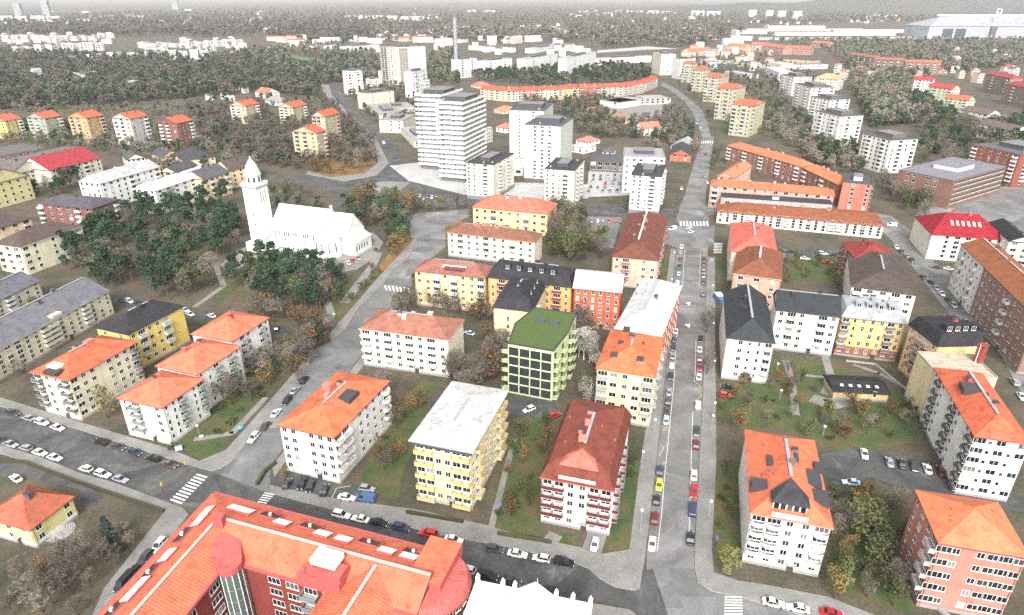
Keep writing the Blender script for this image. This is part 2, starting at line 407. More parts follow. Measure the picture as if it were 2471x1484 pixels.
    if not far and trim:
        g = MB()
        for x, y in ((-hw + .3, -hd - .08), (hw - .3, -hd - .08), (hw + .08, -hd + .35), (hw + .08, hd - .3)): g = MB(); g.tube((x, y, .1), (x, y, H - .2), .07, .07, flat('downpipe', tuple(c * .55 for c in wc)), 5); g.build('downpipe', root)
        # entrance door
        if W > 9:
            g = MB(); g.box(-.7, .7, -.06, -.004, 0.05, 2.25, flat('door_paint', (.09, .05, .035))); dr = ob('door', g.mesh('door_mesh'), root, (W * .13, -hd - (.05 if bandc else .05), 0))
            g = MB(); g.box(-1, 1, -1.0, -.004, 2.4, 2.52, GREY); ob('canopy', g.mesh('canopy_mesh'), dr)
    BN[label] = dict(root=root, W=W, D=D, H=H, rh=rh, roof=ro, rp=rp, ax=alongx, wall=wall)
    return BN[label]

def ccw3(p):
    a = (Vector(p[1]) - Vector(p[0])).cross(Vector(p[2]) - Vector(p[0]))
    return p if a.z > 0 else p[::-1]
# ---------------------------------------------------------------- the town: every house by its eave corners
OR = (.55, .155, .075); OR2 = (.6, .2, .1); RED = (.40, .055, .05); BRN = (.27, .105, .06); PNK = (.42, .17, .12); BLK = (.035, .035, .04); GRF = (.19, .19, .21); DKB = (.10, .075, .07)
WHT = (.78, .77, .74); CRM = (.76, .71, .58); YEL = (.72, .52, .22); LYL = (.76, .66, .38); BRK = (.26, .10, .07); PBR = (.48, .22, .19); CON = (.56, .54, .50); PYL = (.68, .66, .42); GBG = (.50, .48, .36); LGW = (.62, .66, .52); RBR = (.55, .14, .07)
G_NEAR = None
# --- right of the foreground crossing
bld('white corner house under an orange hip roof with one big dark roof hatch', (667, 1026), (806, 1058), (918, 914), by=1171, F=5, wc=WHT, rc=OR, eave=(.35, .05, .06), rh=3.2, fa='w w . w w w', fb='B B . w w w w R', chim=2, cc=(.5, .2, .19), plinth=(.5, .48, .46))
bld('yellow house with a pale grey metal roof and yellow balcony bands', (984, 1063), (1141, 1094), (1222, 941), by=1242, F=5, wc=LYL, rc=(.46, .455, .45), rk='seam', rh=1.6, fa='Q Q w w Q Q', fb='w Q w w w w Q Q', bm=(.75, .50, .17), ov=1.2, chim=0, eave=(.3, .3, .3), plinth=(.4, .38, .34))
bld('white house with steep dark red roof, maroon balconies and glazed roof terrace', (1301, 1152), (1482, 1187), (1523, 1000), by=1298, F=5, wc=(.76, .74, .66), rc=(.19, .056, .04), roof='mansard', rh=5.0, ridge='y', fa='B B w w B B', fb='w Q w w Q w w w', bm=(.13, .018, .018), eave=(.5, .16, .13), chim=4, cc=(.5, .2, .15), plinth=(.3, .3, .3))
bld('pale yellow plastered house with long pinkish brown hip roof behind the orange roofed corner house', (864, 793), (1082, 822), (1126, 771), by=914, F=5, wc=CRM, rc=(.30, .13, .095), fa='B w B w B w B w', fb='. . .', bm=WHT, chim=4, cc=(.6, .5, .38), eave=(.68, .6, .45))
bld('yellow house with orange roof and dark skylights between green block and avenue', (1436, 888), (1582, 911), (1596, 813), by=1035, F=5, wc=LYL, rc=(.56, .15, .07), ridge='y', fa='B d w d B', fb='w B w w B w', bm=(.3, .32, .3), chim=1, eave=(.5, .14, .06))
bld('long wing with white sheet metal roof along the left pavement of the avenue', (1481, 792), (1597, 812), (1608, 684), H=17.5, F=5, wc=RBR, rc=(.52, .53, .53), rk='seam', ridge='y', rh=4.5, fa='. . .', fb='o o o o o o o o', brick=True, chim=1, cc=(.2, .1, .08), eave=(.6, .6, .6))
bld('red brick ornate house with white window frames and white metal roof', (1381, 695), (1500, 707), (1512, 660), by=800, D=13, F=5, wc=RBR, brick=True, rc=(.52, .53, .53), rk='seam', roof='gable', rh=5, fa='o o o o o o', fb='. .', chim=1, cc=(.6, .58, .55), eave=(.55, .2, .12))
bld('orange yellow house with steep black dormered roof left of the ornate red house', (1174, 668), (1380, 694), (1392, 660), H=16, D=13, F=5, wc=(.70, .40, .12), rc=BLK, rk='seam', roof='mansard', rh=5.5, fa='o B o o B o o B o', fb='. .', bm=(.25, .03, .02), dorm=5, chim=3)
bld('black roofed wing with yellow walls standing behind the green block', (1187, 741), (1285, 752), (1318, 692), H=16, F=5, wc=(.74, .62, .36), rc=BLK, rk='seam', roof='mansard', rh=5.5, ridge='y', fa='. o . .', fb='o B o o', chim=2, dorm=3)
bld('yellow house with brown roof holding a big white roof terrace, by the diagonal street', (996, 653), (1172, 671), (1181, 623), by=757, D=13, F=5, wc=(.73, .55, .28), rc=(.27, .12, .09), fa='w w B w B w w B', fb='. .', bm=(.45, .5, .48), chim=1, cc=(.3, .1, .08))
bld('cream house with mottled brown roof and pink chimneys behind the roof terrace house', (1076, 560), (1291, 585), (1297, 550), H=12.5, D=13, F=4, wc=(.74, .68, .54), rc=(.21, .10, .065), fa='w R w w R w w R w w', fb='. w .', bm=WHT, chim=5, cc=(.6, .2, .17), eave=(.6, .2, .17))
bld('small yellow house with salmon pink roof in front of the cream towers', (1138, 499), (1322, 517), (1335, 490), by=571, F=3, wc=(.76, .63, .30), rc=(.50, .15, .10), fa='w w B w w w B w d', fb='. w .', bm=(.5, .55, .5), chim=2, cc=(.65, .6, .55))
bld('long brown roofed house with pale pink end wall at the north end of the avenue', (1475, 618), (1590, 629), (1604, 522), H=14, F=4, wc=(.62, .47, .36), rc=(.155, .06, .042), ridge='y', fa='w B . w w', fb='w B w w B w w B w', bm=(.3, .12, .1), chim=5, cc=(.35, .15, .12), walk=WHITE)
# --- three cream towers and the tall ones
for lb, A, B, C, by in (('cream apartment tower nearest the striped tower, leftmost of three alike', (1124, 393), (1190, 399), (1229, 370), 486), ('cream apartment tower between the green edged tower and the car park, middle of three alike', (1314, 408), (1386, 413), (1422, 386), 512), ('cream apartment tower beside the avenue crossing, rightmost of three alike', (1523, 423), (1597, 428), (1624, 400), 520)):
    bld(lb, A, B, C, by=by, F=9, wc=(.70, .66, .55), rc=(.055, .055, .06), rk='felt', roof='flat', fa='w w s B .', fb='. B w B .', bm=(.7, .7, .68), det=True, group='cream towers on the square', walk=False, pent=(.35, .5, 2.2), pl=2.4, plinth=(.2, .2, .2), trim=False)
T1 = bld('tall white tower with pale green corner strips and black roof box, front of the two', (1265, 301), (1353, 306), (1377, 285), by=446, F=14, wc=(.78, .77, .72), rc=(.10, .10, .11), rk='felt', roof='flat', fa='. d d d .', fb='. w w .', det=True, pl=3, plinth=(.12, .1, .1), group='tall towers with green corner strips', pent=(.7, .35, 3), trim=False)
T2 = bld('tall white tower with pale green corner strips behind and left of its twin', (1229, 266), (1312, 269), (1336, 250), H=T1['H'], F=14, wc=(.78, .77, .72), rc=(.10, .10, .11), rk='felt', roof='flat', fa='. w . d .', fb='. w w .', det=True, pl=3, plinth=(.12, .1, .1), group='tall towers with green corner strips', pent=(.7, .35, 3), trim=False)
for t in (T1, T2):
    hw, hd, H = t['W'] / 2, t['D'] / 2, t['H']; g = flat('pale_green_panel', (.52, .58, .49))
    for x0, x1, y0, y1 in ((-hw - .05, -hw + hw * .38, -hd - .06, -hd - .005), (hw - hw * .3, hw + .06, -hd - .06, -hd - .005), (hw + .005, hw + .06, -hd, hd)):
        q = MB(); q.box(x0, x1, y0, y1, 3.2, H - .1, g); q.build('green_panel', t['root'])
S1_ = bld('striped white tower with a balcony band on every floor, front half', (1057, 246), (1114, 251), (1167, 226), by=441, th=19, F=15, wc=(.42, .42, .42), rc=(.3, .3, .31), rk='felt', roof='flat', fa='w . n .', fb='w n w w n w w', det=True, pl=3.4, plinth=(.14, .14, .14), trim=False, pent=(.9, .55, 3), name='tower_block', cat='tower block')
S2_ = bld('striped white tower with a balcony band on every floor, rear half set back left', (1006, 229), (1060, 233), (1112, 212), H=S1_['H'], th=19, F=15, wc=(.42, .42, .42), rc=(.3, .3, .31), rk='felt', roof='flat', fa='w . . n', fb='w n w w', det=True, pl=3.4, plinth=(.14, .14, .14), trim=False, pent=(.9, .55, 3), name='tower_block', cat='tower block')
for t in (S1_, S2_):
    hw, hd, H = t['W'] / 2, t['D'] / 2, t['H']; sh = (H - 3.4) / 15
    for i in range(16):
        q = MB(); z = 3.4 + i * sh - .2
        for x0, x1, y0, y1 in ((-hw - 1.4, hw + 1.4, -hd - 1.4, -hd - 1.25), (hw + 1.25, hw + 1.4, -hd - 1.25, hd + .6), (-hw - 1.4, -hw - 1.25, -hd - 1.25, hd)): q.box(x0, x1, y0, y1, z, z + 1.55, WHITE)
        q.box(-hw - 1.25, hw + 1.25, -hd - 1.25, -hd - .003, z, z + .2, WHITE); q.box(hw + .003, hw + 1.25, -hd - .003, hd + .6, z, z + .2, WHITE)
        q.build('balcony', t['root'])
bld('huge pale slab block with dark balcony columns, tallest beyond the striped tower', (917, 115), (1026, 113), (1029, 104), by=203, D=14, F=20, wc=(.56, .50, .43), rc=(.35, .33, .32), rk='felt', roof='flat', fa='B B w w s w B B B B w s w B B', fb='w', bm=(.22, .2, .19), det=None, pent=(.3, .3), name='tower_block', cat='tower block')
# --- flat roofed shops on the square
bld('flat black roofed shopping hall behind the square with parked cars', (1423, 390), (1507, 394), (1512, 375), H=7, F=2, wc=(.13, .12, .12), rc=(.1, .1, .11), rk='felt', roof='flat', fa='G G G G G', fb='. .', name='shop_building', cat='shop', pent=0)
bld('white office block with flat roof and black roof box right of the shopping hall', (1506, 378), (1605, 381), (1610, 360), H=24, F=6, wc=(.74, .73, .70), rc=(.3, .3, .31), rk='felt', roof='flat', fa='w d d . d d', fb='w w', name='office_building', cat='office building', det=True, trim=False)
bld('low white shop arcade with flat roof under the green edged towers', (1165, 405), (1262, 408), (1270, 385), H=5, F=1, wc=(.7, .69, .68), rc=(.62, .62, .62), rk='felt', roof='flat', fa='G G G G', fb='. .', name='shop_building', cat='shop', pent=0)
# --- left foreground: orange trio, yellow block, grey block
L1 = bld('white house with orange hip roof at the street, nearest of three stepped houses', (279, 961), (390, 986), (482, 911), by=1077, F=5, wc=WHT, rc=(.60, .17, .10), fa='n B . w', fb='n n B . n B', bm=(.2, .24, .2), eave=(.45, .06, .07), group='white houses stepped up the slope under orange roofs', chim=1, cc=(.4, .12, .07), rh=3.6, plinth=(.5, .46, .42))
bld('white house with orange hip roof, middle of three stepped houses', (372, 883), (474, 906), (566, 831), H=L1['H'] + .7, F=5, wc=WHT, rc=(.60, .17, .10), fa='. . .', fb='n n B . B n', bm=(.2, .24, .2), eave=(.45, .06, .07), group='white houses stepped up the slope under orange roofs', chim=2, cc=(.4, .12, .07), rh=3.6, plinth=(.5, .46, .42))
bld('white house with orange hip roof, farthest of three stepped houses', (458, 806), (560, 825), (637, 763), H=L1['H'] + 1.4, F=5, wc=WHT, rc=(.60, .17, .10), fa='. . .', fb='. B w . B n', bm=(.3, .33, .3), eave=(.45, .06, .07), group='white houses stepped up the slope under orange roofs', chim=1, cc=(.4, .12, .07), rh=3.6, plinth=(.5, .46, .42))
L4 = bld('cream house with orange roof and a sunken roof terrace at its near corner', (69, 898), (164, 919), (317, 821), by=1020, F=5, wc=(.76, .68, .50), rc=(.46, .13, .07), fa='B w n B', fb='d w w . w w w R', bm=(.12, .13, .12), eave=(.55, .14, .12), chim=1, cc=(.55, .2, .15), ov=.6)
bld('bright yellow house with black hip roof and grey balconies', (226, 790), (308, 808), (438, 736), by=899, F=4, wc=(.78, .58, .16), rc=BLK, rk='felt', fa='w w', fb='w B w w B . .', bm=(.45, .5, .45), chim=1)
bld('long cream house with slate grey roof and stacked balconies at the left edge', (-70, 882), (266, 701), (186, 678), by=757, F=5, wc=(.66, .62, .44), rc=(.15, .15, .17), rk='seam', roof='gable', fa='B w w d d w w B B w w w B w w w', fb='w w w', bm=(.6, .56, .42), chim=4, cc=(.1, .1, .1), eave=(.4, .38, .33))
bld('cream house with slate roof half outside the left edge above the long grey roof', (-90, 768), (98, 677), (52, 657), by=722, F=4, wc=(.70, .66, .52), rc=(.13, .13, .15), rk='seam', roof='gable', fa='w B w w B w w w', fb='w w', bm=(.68, .66, .6), chim=2, cc=(.08, .08, .08))
bld('cream house with dark brown roof, rounded balconies and pine trees before it', (-22, 588), (47, 598), (184, 543), by=665, F=4, wc=(.78, .72, .54), rc=DKB, rk='tile', fa='R d R', fb='d w . w d w R', bm=(.72, .66, .5), chim=0, eave=(.6, .58, .52))
bld('orange cream house with dark brown roof cut by the left edge', (-70, 545), (-8, 553), (62, 524), H=12, F=4, wc=(.74, .56, .34), rc=DKB, fa='. .', fb='w d B', chim=0, bm=(.6, .5, .4))
bld('dark brick house with black slate hip roof and white balconies', (81, 490), (221, 504), (278, 479), by=569, F=5, wc=(.22, .09, .08), brick=True, rc=(.09, .085, .1), fa='B w d d B w', fb='. d B', bm=(.78, .77, .74), chim=1, cc=(.09, .07, .06), rh=3.2)
bld('white house with pale grey gable roof and small square windows', (186, 438), (240, 444), (361, 400), by=507, F=5, wc=(.80, .80, .79), rc=(.40, .40, .42), rk='seam', roof='gable', ridge='y', fa='w w w w', fb='w d w w B w s w B', bm=(.75, .74, .7), chim=1, cc=(.5, .5, .5), plinth=(.6, .6, .6))
bld('white house with white rounded roof storey and long rows of paired windows', (324, 456), (374, 461), (494, 407), by=519, F=5, wc=(.80, .80, .79), rc=(.75, .75, .76), rk='seam', roof='mansard', ridge='y', rh=3, fa='d d w', fb='d d d d d d d d', chim=1, cc=(.7, .7, .7), eave=(.75, .75, .75))
bld('yellow house with dark slate roof behind the white rounded roof house', (492, 434), (555, 414), (537, 397), H=14, F=4, wc=(.74, .60, .34), rc=(.10, .10, .115), roof='gable', fa='w B w w B', fb='w w', bm=(.7, .68, .6), chim=1, cc=(.1, .1, .1))
bld('yellow gable house with black roof left of the rounded roof house', (381, 415), (425, 417), (474, 397), H=12, F=4, wc=(.72, .60, .40), rc=(.08, .08, .085), roof='gable', ridge='y', fa='w B w', fb='w w w', chim=2, cc=(.05, .05, .05))
bld('yellow house with dark brown roof touching the church tower in view', (554, 412), (622, 398), (600, 384), H=12, F=4, wc=(.68, .54, .3), rc=DKB, roof='gable', fa='w w w w', fb='w w', chim=1, cc=(.1, .08, .07))
bld('low house with black roof and orange chimneys behind the pines', (388, 380), (440, 372), (432, 360), H=7, F=2, wc=(.6, .42, .3), rc=(.08, .08, .09), roof='gable', chim=2, cc=(.3, .15, .1))
bld('dark roofed low villa with cream walls above the yellow gable house', (440, 388), (520, 378), (508, 360), H=8, F=2, wc=(.7, .6, .4), rc=(.06, .06, .065), roof='hip', chim=3, cc=(.08, .06, .06))
bld('small cream house with dark roof left of the black chimneys', (303, 386), (352, 380), (345, 369), H=6, F=2, wc=(.74, .68, .6), rc=(.1, .1, .1), roof='gable')
bld('yellow house with red and grey roof at the left edge', (-50, 452), (72, 422), (48, 396), by=478, F=4, wc=(.66, .58, .3), rc=(.14, .11, .11), roof='gable', fa='w w w w w w', fb='w w w', chim=3, cc=(.1, .08, .08))
bld('cream house with raspberry red roof beside the pines', (120, 412), (244, 381), (226, 360), H=12, F=4, wc=(.70, .66, .52), rc=(.33, .045, .055), roof='gable', fa='w w B w w B w w', fb='w w', bm=(.7, .66, .55), chim=3, cc=(.2, .06, .06))
bld('long grey roofed house left of the raspberry red roof', (20, 424), (116, 402), (100, 378), H=11.5, F=4, wc=(.64, .60, .48), rc=(.14, .125, .125), roof='gable', fa='w w w w w w', fb='w w', chim=3, cc=(.1, .09, .09))
bld('low brick terrace with dark flat roof and white balconies at the left edge', (-40, 384), (112, 358), (100, 338), H=9, F=3, wc=(.32, .12, .08), brick=True, rc=(.13, .125, .13), rk='felt', roof='flat', fa='B w B w B w B w', fb='w', bm=(.75, .74, .72), pent=0)
bld('long low dark roofed terrace above the raspberry red roof', (70, 392), (212, 358), (200, 343), H=9, F=3, wc=(.30, .14, .1), brick=True, rc=(.14, .14, .15), rk='felt', roof='flat', fa='B w B w B w', fb='w', bm=(.7, .69, .66), pent=0)
# --- the row of gabled towers on the left
GRP = 'gabled apartment towers standing in a row before the wood'
for lb, A, B, C, by, wc, bm, F in (
        ('yellow gabled tower with red roof cut by the left edge', (-42, 291), (11, 292), (54, 279), 337, (.70, .60, .22), (.7, .7, .66), 6),
        ('grey green gabled tower with red roof and yellow green balconies', (61, 289), (107, 286), (150, 275), 335, (.42, .44, .38), (.7, .7, .5), 6),
        ('orange yellow gabled tower with red roof, third from the left edge', (161, 287), (208, 285), (251, 274), 346, (.68, .44, .2), (.6, .42, .32), 7),
        ('pale grey gabled tower with red roof and wide white balconies', (267, 291), (313, 287), (357, 276), 353, (.62, .59, .57), (.78, .77, .76), 7),
        ('dark red brick gabled tower with white balconies', (377, 299), (426, 298), (466, 284), 359, (.28, .11, .08), (.76, .74, .7), 7),
        ('cream gabled tower with two small white gables behind the brick tower', (552, 257), (592, 256), (626, 245), 300, (.62, .55, .38), (.78, .78, .76), 6),
        ('cream gabled tower with orange roof, upper one of three beside the curved road', (670, 257), (706, 260), (741, 246), 302, (.60, .56, .38), (.78, .78, .76), 6),
        ('cream gabled tower with orange roof, right one of three beside the curved road', (750, 282), (783, 282), (819, 270), 348, (.62, .55, .38), (.6, .3, .22), 7),
        ('cream gabled tower with orange roof and white bays, nearest of three beside the curved road', (702, 322), (763, 321), (787, 306), 393, (.60, .52, .34), (.72, .48, .3), 7)):
    bld(lb, A, B, C, by=by, F=F, wc=tuple(c * .8 for c in wc), rc=(.50, .12, .065), roof='gable', ridge='y', rh=4.2, fa='B B w', fb='w s w B', bm=bm, chim=2, cc=(.25, .1, .07), group=GRP, det=False, th=19, eave=(.3, .15, .12))
# --- low cream blocks beside the curved road
for lb, A, B, C, by, F, rc in (('cream windowless block with dark roof at the top of the curved road', (861, 222), (887, 226), (921, 208), 266, 5, (.12, .12, .13)), ('cream hall with black flat roof right of the windowless block', (897, 229), (950, 226), (948, 213), 250, 3, (.06, .06, .07)),
        ('cream low block with stepped grey roof in the middle of the curved road', (888, 253), (914, 278), (962, 262), 292, 4, (.3, .29, .29)), ('pale yellow low block with plain walls beside the curved road', (914, 290), (972, 292), (970, 270), 322, 4, (.28, .27, .28)), ('low white block with grey roof at the foot of the striped tower', (967, 308), (998, 340), (1030, 326), 357, 3, (.33, .33, .35))):
    bld(lb, A, B, C, by=by, F=F, wc=(.66, .60, .46), rc=rc, rk='felt', roof='flat', fa='. w w', fb='w . w', pent=(.4, .4))
bld('grey roofed low workshop between the cream blocks and the striped tower', (928, 262), (1000, 258), (996, 236), H=6, F=1, wc=(.5, .46, .38), rc=(.3, .29, .28), rk='felt', roof='flat', pent=(.3, .3))
bld('white low building right of the striped tower', (1166, 314), (1188, 308), (1186, 300), H=12, F=4, wc=(.76, .76, .74), rc=(.5, .5, .52), rk='felt', roof='flat')
# --- right of the avenue
bld('white end house with half hipped black roof and a stack of rounded balconies', (1751, 815), (1871, 829), (1862, 716), by=930, F=5, wc=WHT, rc=(.035, .04, .045), rk='seam', ridge='y', rh=6, fa='. w s n R', fb='. . .', bm=(.74, .73, .7), chim=2, hipk=.55, eave=(.06, .06, .06))
bld('white wing with black roof and two columns of rounded balconies facing the garden', (1871, 748), (2030, 766), (2036, 722), by=862, D=14, F=5, wc=WHT, rc=(.035, .04, .045), rk='seam', roof='gable', rh=5, fa='w R w . R w', fb='. .', bm=(.74, .73, .7), chim=2, eave=(.06, .06, .06))
bld('golden yellow house with grey metal roof, brick base and bay windows facing the garden', (2029, 764), (2190, 782), (2205, 738), by=876, D=14, F=5, wc=(.74, .50, .20), rc=(.33, .35, .37), rk='seam', roof='mansard', rh=5, fa='B n o o o B o', fb='. .', bm=(.18, .15, .12), dorm=4, chim=4, cc=(.3, .3, .3), eave=(.2, .2, .2), bandc=((.30, .12, .09), True, 4))
bld('yellow corner house with steep black dormered roof ending at the brick chimney', (2190, 782), (2262, 836), (2362, 822), H=17, F=5, wc=(.74, .52, .24), rc=(.03, .03, .035), rk='seam', roof='mansard', rh=6, ridge='y', fa='o B B o', fb='. . .', bm=(.3, .15, .12), dorm=4, chim=1, cc=(.4, .08, .05))
bld('cream firewall house with flat beige roof behind the tall brick chimney', (2212, 850), (2262, 905), (2352, 862), H=16, F=5, wc=(.74, .62, .38), rc=(.42, .38, .3), rk='felt', roof='flat', fa='. . .', fb='. .', pent=0, det=True)
bld('white house with orange red roof and dark recessed balconies at the right edge', (2252, 886), (2350, 1053), (2498, 1080), by=1193, F=6, wc=(.77, .77, .73), rc=(.52, .13, .07), fa='w Q w . w Q w . w Q', fb='t s d s d', bdep=.8, bm=(.06, .06, .06), chim=3, cc=(.4, .1, .08), eave=(.45, .06, .06), rh=3.5)
bld('pink house with orange roof and white window frames at the lower right corner', (2206, 1180), (2263, 1311), (2500, 1368), by=1465, F=5, wc=(.48, .21, .165), rc=(.60, .19, .095), fa='n w w B', fb='t w . w d t d', bm=(.45, .42, .4), eave=(.36, .04, .05), chim=0, rh=3.6)
bld('white house with orange roof, black dormers and glazed loft facing the street', (1808, 1239), (2012, 1277), (1973, 1063), by=1398, F=5, wc=(.76, .74, .70), rc=(.58, .16, .085), ridge='y', roof='hip', rh=5, fa='R R w w R', fb='. w w w', bm=(.76, .75, .72), chim=2, cc=(.15, .12, .11), eave=(.6, .3, .25))
bld('long house with ochre brown roof and green balconies along the cross street', (1729, 510), (2135, 547), (2122, 513), by=577, rh=2.6, F=4, wc=(.76, .74, .60), rc=(.25, .09, .045), roof='hip', fa='w w d w B w w w d B w w d w w B B w w d w w', fb='w w', bm=(.72, .72, .62), chim=3, cc=(.6, .2, .16), eave=(.5, .14, .12))
bld('house with bright orange roof above a black lower terrace', (1712, 446), (2015, 472), (1996, 436), H=14, D=13, rh=2.6, F=4, wc=(.5, .33, .27), rc=(.58, .15, .075), roof='hip', fa='B d w d w w d d w w d w', fb='w w', bm=(.7, .7, .7), chim=3, cc=(.65, .5, .45), eave=(.5, .14, .1))
bld('low black roofed annex before the orange roof with white box skylights', (1740, 476), (2008, 494), (2004, 476), H=11, D=9, F=2, wc=(.4, .37, .35), rc=(.05, .05, .055), rk='felt', roof='flat', fa='d d d d d d d d', fb='. .', pent=(.06, .5, 1.6), cc=(.7, .7, .7))
bld('coral red house with white side and black glazed balconies', (2034, 440), (2104, 447), (2156, 430), by=513, F=6, wc=(.58, .17, .12), rc=(.08, .08, .085), rk='felt', roof='flat', fa='. w . w', fb='Q Q Q', bm=(.1, .1, .1), pent=(.3, .4, 2.5), cc=(.75, .74, .72))
bld('long brick house with orange tiled roof facing the square of trees', (1752, 351), (1932, 402), (1948, 378), H=13, D=13, F=5, wc=(.28, .12, .08), brick=True, rc=(.56, .17, .09), fa='B w w B w w B w w B w w B', fb='w w', bm=(.7, .68, .66), chim=4, cc=(.55, .3, .25), roof='hip')
bld('brick house with orange roof continuing down towards the coral house', (1934, 404), (2022, 446), (2055, 430), H=12, D=13, F=4, wc=(.28, .12, .08), brick=True, rc=(.60, .19, .10), fa='B w w B w w', fb='w w', bm=(.7, .68, .66), chim=3, cc=(.55, .3, .25), roof='hip')
bld('small coral house with crossed orange gable roofs at the avenue bend', (1729, 424), (1772, 430), (1797, 398), H=14, F=4, wc=(.66, .42, .34), rc=(.60, .2, .12), roof='gable', ridge='y', fa='w w', fb='w w w', chim=1)
bld('brown striped office building with ribbon windows and grey flat roof', (2168, 410), (2302, 437), (2436, 402), by=505, D=66, F=5, wc=(.22, .125, .095), brick=True, rc=(.20, .19, .22), rk='felt', roof='flat', fa='. d d . d d . .', fb='', name='office_building', cat='office building', pent=(.45, .3, 3), cc=(.5, .5, .52))
_o = BN['brown striped office building with ribbon windows and grey flat roof']
for i in range(5):
    q = MB(); z = 2 + i * (_o['H'] - 2) / 5; hw, hd = _o['W'] / 2, _o['D'] / 2
    q.box(hw + .005, hw + .06, -hd + 2, hd - 1, z + .9, z + 2.3, flat('ribbon_glass', (.09, .08, .07), .3)); q.box(hw + .005, hw + .12, -hd + 2, hd - 1, z + .6, z + .85, WHITE); q.build('ribbon_window', _o['root'])
bld('white house with long crimson roof full of skylights', (2247, 566), (2432, 580), (2420, 537), by=640, F=5, wc=(.75, .73, .66), rc=(.27, .02, .03), roof='hip', fa='. w d d w w d', fb='w', sky=6, chim=2, cc=(.5, .1, .1), eave=(.4, .04, .05), hipk=.6)
bld('white house with black roof and four skylights right of the crimson roof', (2433, 582), (2500, 588), (2490, 545), H=15, F=5, wc=(.75, .73, .66), rc=(.03, .03, .035), roof='gable', fa='d t', fb='.', sky=3, chim=0)
_h = solve_h(2452, 722, 850)
bld('white house part under the long rusty brown roof at the right edge', (2316, 588), (2372, 643), (2478, 620), H=_h, D=15, F=5, wc=(.74, .73, .70), rc=(.25, .095, .045), roof='gable', rh=3.4, fa='w B w w B w', fb='.', bm=(.6, .58, .55), chim=1, ov=.3)
bld('brown brick house part under the long rusty brown roof at the right edge', (2373, 644), (2500, 769), (2600, 740), H=_h - .15, D=15, F=5, wc=(.30, .19, .165), brick=True, rc=(.25, .095, .045), roof='gable', rh=3.4, fa='w w d w w B w d w w', fb='. .', bm=(.6, .58, .55), chim=2, ov=.3)
bld('house with dark brown roof, white terraces and rounded top', (2052, 690), (2214, 713), (2176, 618), H=13, F=4, wc=(.72, .69, .64), rc=(.085, .065, .06), roof='hip', rh=4.5, ridge='y', fa='B d d B d', fb='w w w', bm=(.76, .76, .74), chim=2, cc=(.1, .08, .08))
bld('brick house with dark red roof behind the brown mansard house', (2030, 585), (2062, 625), (2128, 588), H=14, F=5, wc=(.36, .17, .12), brick=True, rc=(.24, .045, .038), roof='hip', fa='B w B w B', fb='w w', bm=(.2, .06, .05), chim=2, walk=WHITE)
bld('house with pink red and brown roof right of the avenue, beside its garden', (1766, 660), (1887, 676), (1878, 606), H=14, F=4, wc=(.6, .38, .3), brick=True, rc=(.21, .08, .045), ridge='y', roof='hip', fa='d d w', fb='w w', chim=2, walk=WHITE, eave=(.6, .5, .45))
bld('salmon roofed house behind the brown roof right of the avenue', (1762, 606), (1878, 617), (1866, 547), H=14.3, F=4, wc=(.7, .6, .5), rc=(.52, .13, .10), ridge='y', roof='hip', fa='. .', fb='. .', chim=1)
# garden house with lean-to roof
bld('low yellow garden building with long black roof and rows of small skylights', (2010, 944), (2150, 952), (2156, 912), H=3.2, F=1, wc=(.62, .46, .22), rc=(.03, .03, .035), rk='felt', roof='gable', rh=1.2, fa='. w . . D .', fb='.', name='garden_building', cat='garden building', chim=0, sky=5, walk=False, vents=0, trim=False, cc=None)
# --- white towers upper right
GW = 'white apartment towers in a stepped line on the right'
for lb, A, B, C, by, F in (('white tower block, farthest of the stepped line beside the orange hip roof', (1885, 179), (1915, 186), (1936, 180), 232, 7), ('white tower block, second from the far end of the stepped line', (1919, 201), (1957, 212), (1993, 206), 268, 8), ('white tower block with dark roof garden, third from the far end of the stepped line', (1955, 233), (2003, 242), (2048, 239), 300, 8),
        ('white tower block with black roof box and balcony rows, nearest of the stepped line', (1966, 268), (2028, 282), (2073, 277), 354, 8), ('white angular tower standing alone at the wood edge below the stepped line', (2082, 323), (2150, 340), (2202, 333), 420, 8)):
    bld(lb, A, B, C, by=by, F=F, wc=(.76, .74, .70), rc=(.10, .10, .11), rk='felt', roof='flat', fa='w B w w B w', fb='w B w B', bm=(.72, .71, .68), det=False, group=GW, pent=(.6, .5, 3), cc=(.12, .11, .11))
# --- yellow gabled towers along the second street
GY = 'yellow towers with red gable roofs in a row up the street'
for lb, A, B, C, by, F in (('yellow tower with red gable roof, farthest of its row', (1645, 148), (1668, 154), (1697, 147), 200, 7), ('yellow tower with red gable roof, second from the far end of its row', (1670, 162), (1698, 169), (1727, 161), 222, 7), ('yellow tower with red gable roof, third from the far end of its row', (1700, 178), (1733, 187), (1770, 180), 248, 8),
        ('yellow tower with red gable roof, fourth from the far end of its row', (1729, 201), (1770, 215), (1810, 207), 291, 8), ('yellow tower with red gable roof, nearest of its row', (1765, 243), (1815, 256), (1855, 246), 332, 8)):
    bld(lb, A, B, C, by=by, F=F, wc=(.46, .42, .28), rc=(.54, .13, .075), roof='gable', ridge='x', fa='B w B w', fb='B w w', bm=(.45, .48, .45), det=False, group=GY, th=38, chim=1, rh=3.2)
bld('tall cream tower with flat roof at the top of the second street', (1575, 127), (1596, 132), (1622, 128), by=182, F=9, wc=(.70, .66, .55), rc=(.4, .4, .4), rk='felt', roof='flat', fa='w n w n', fb='w w w', pent=(.5, .4))
bld('narrow white tower right of the tall cream tower', (1624, 140), (1642, 143), (1655, 139), by=192, F=8, wc=(.74, .73, .7), rc=(.2, .2, .2), rk='felt', roof='flat', fa='. s .', fb='w')
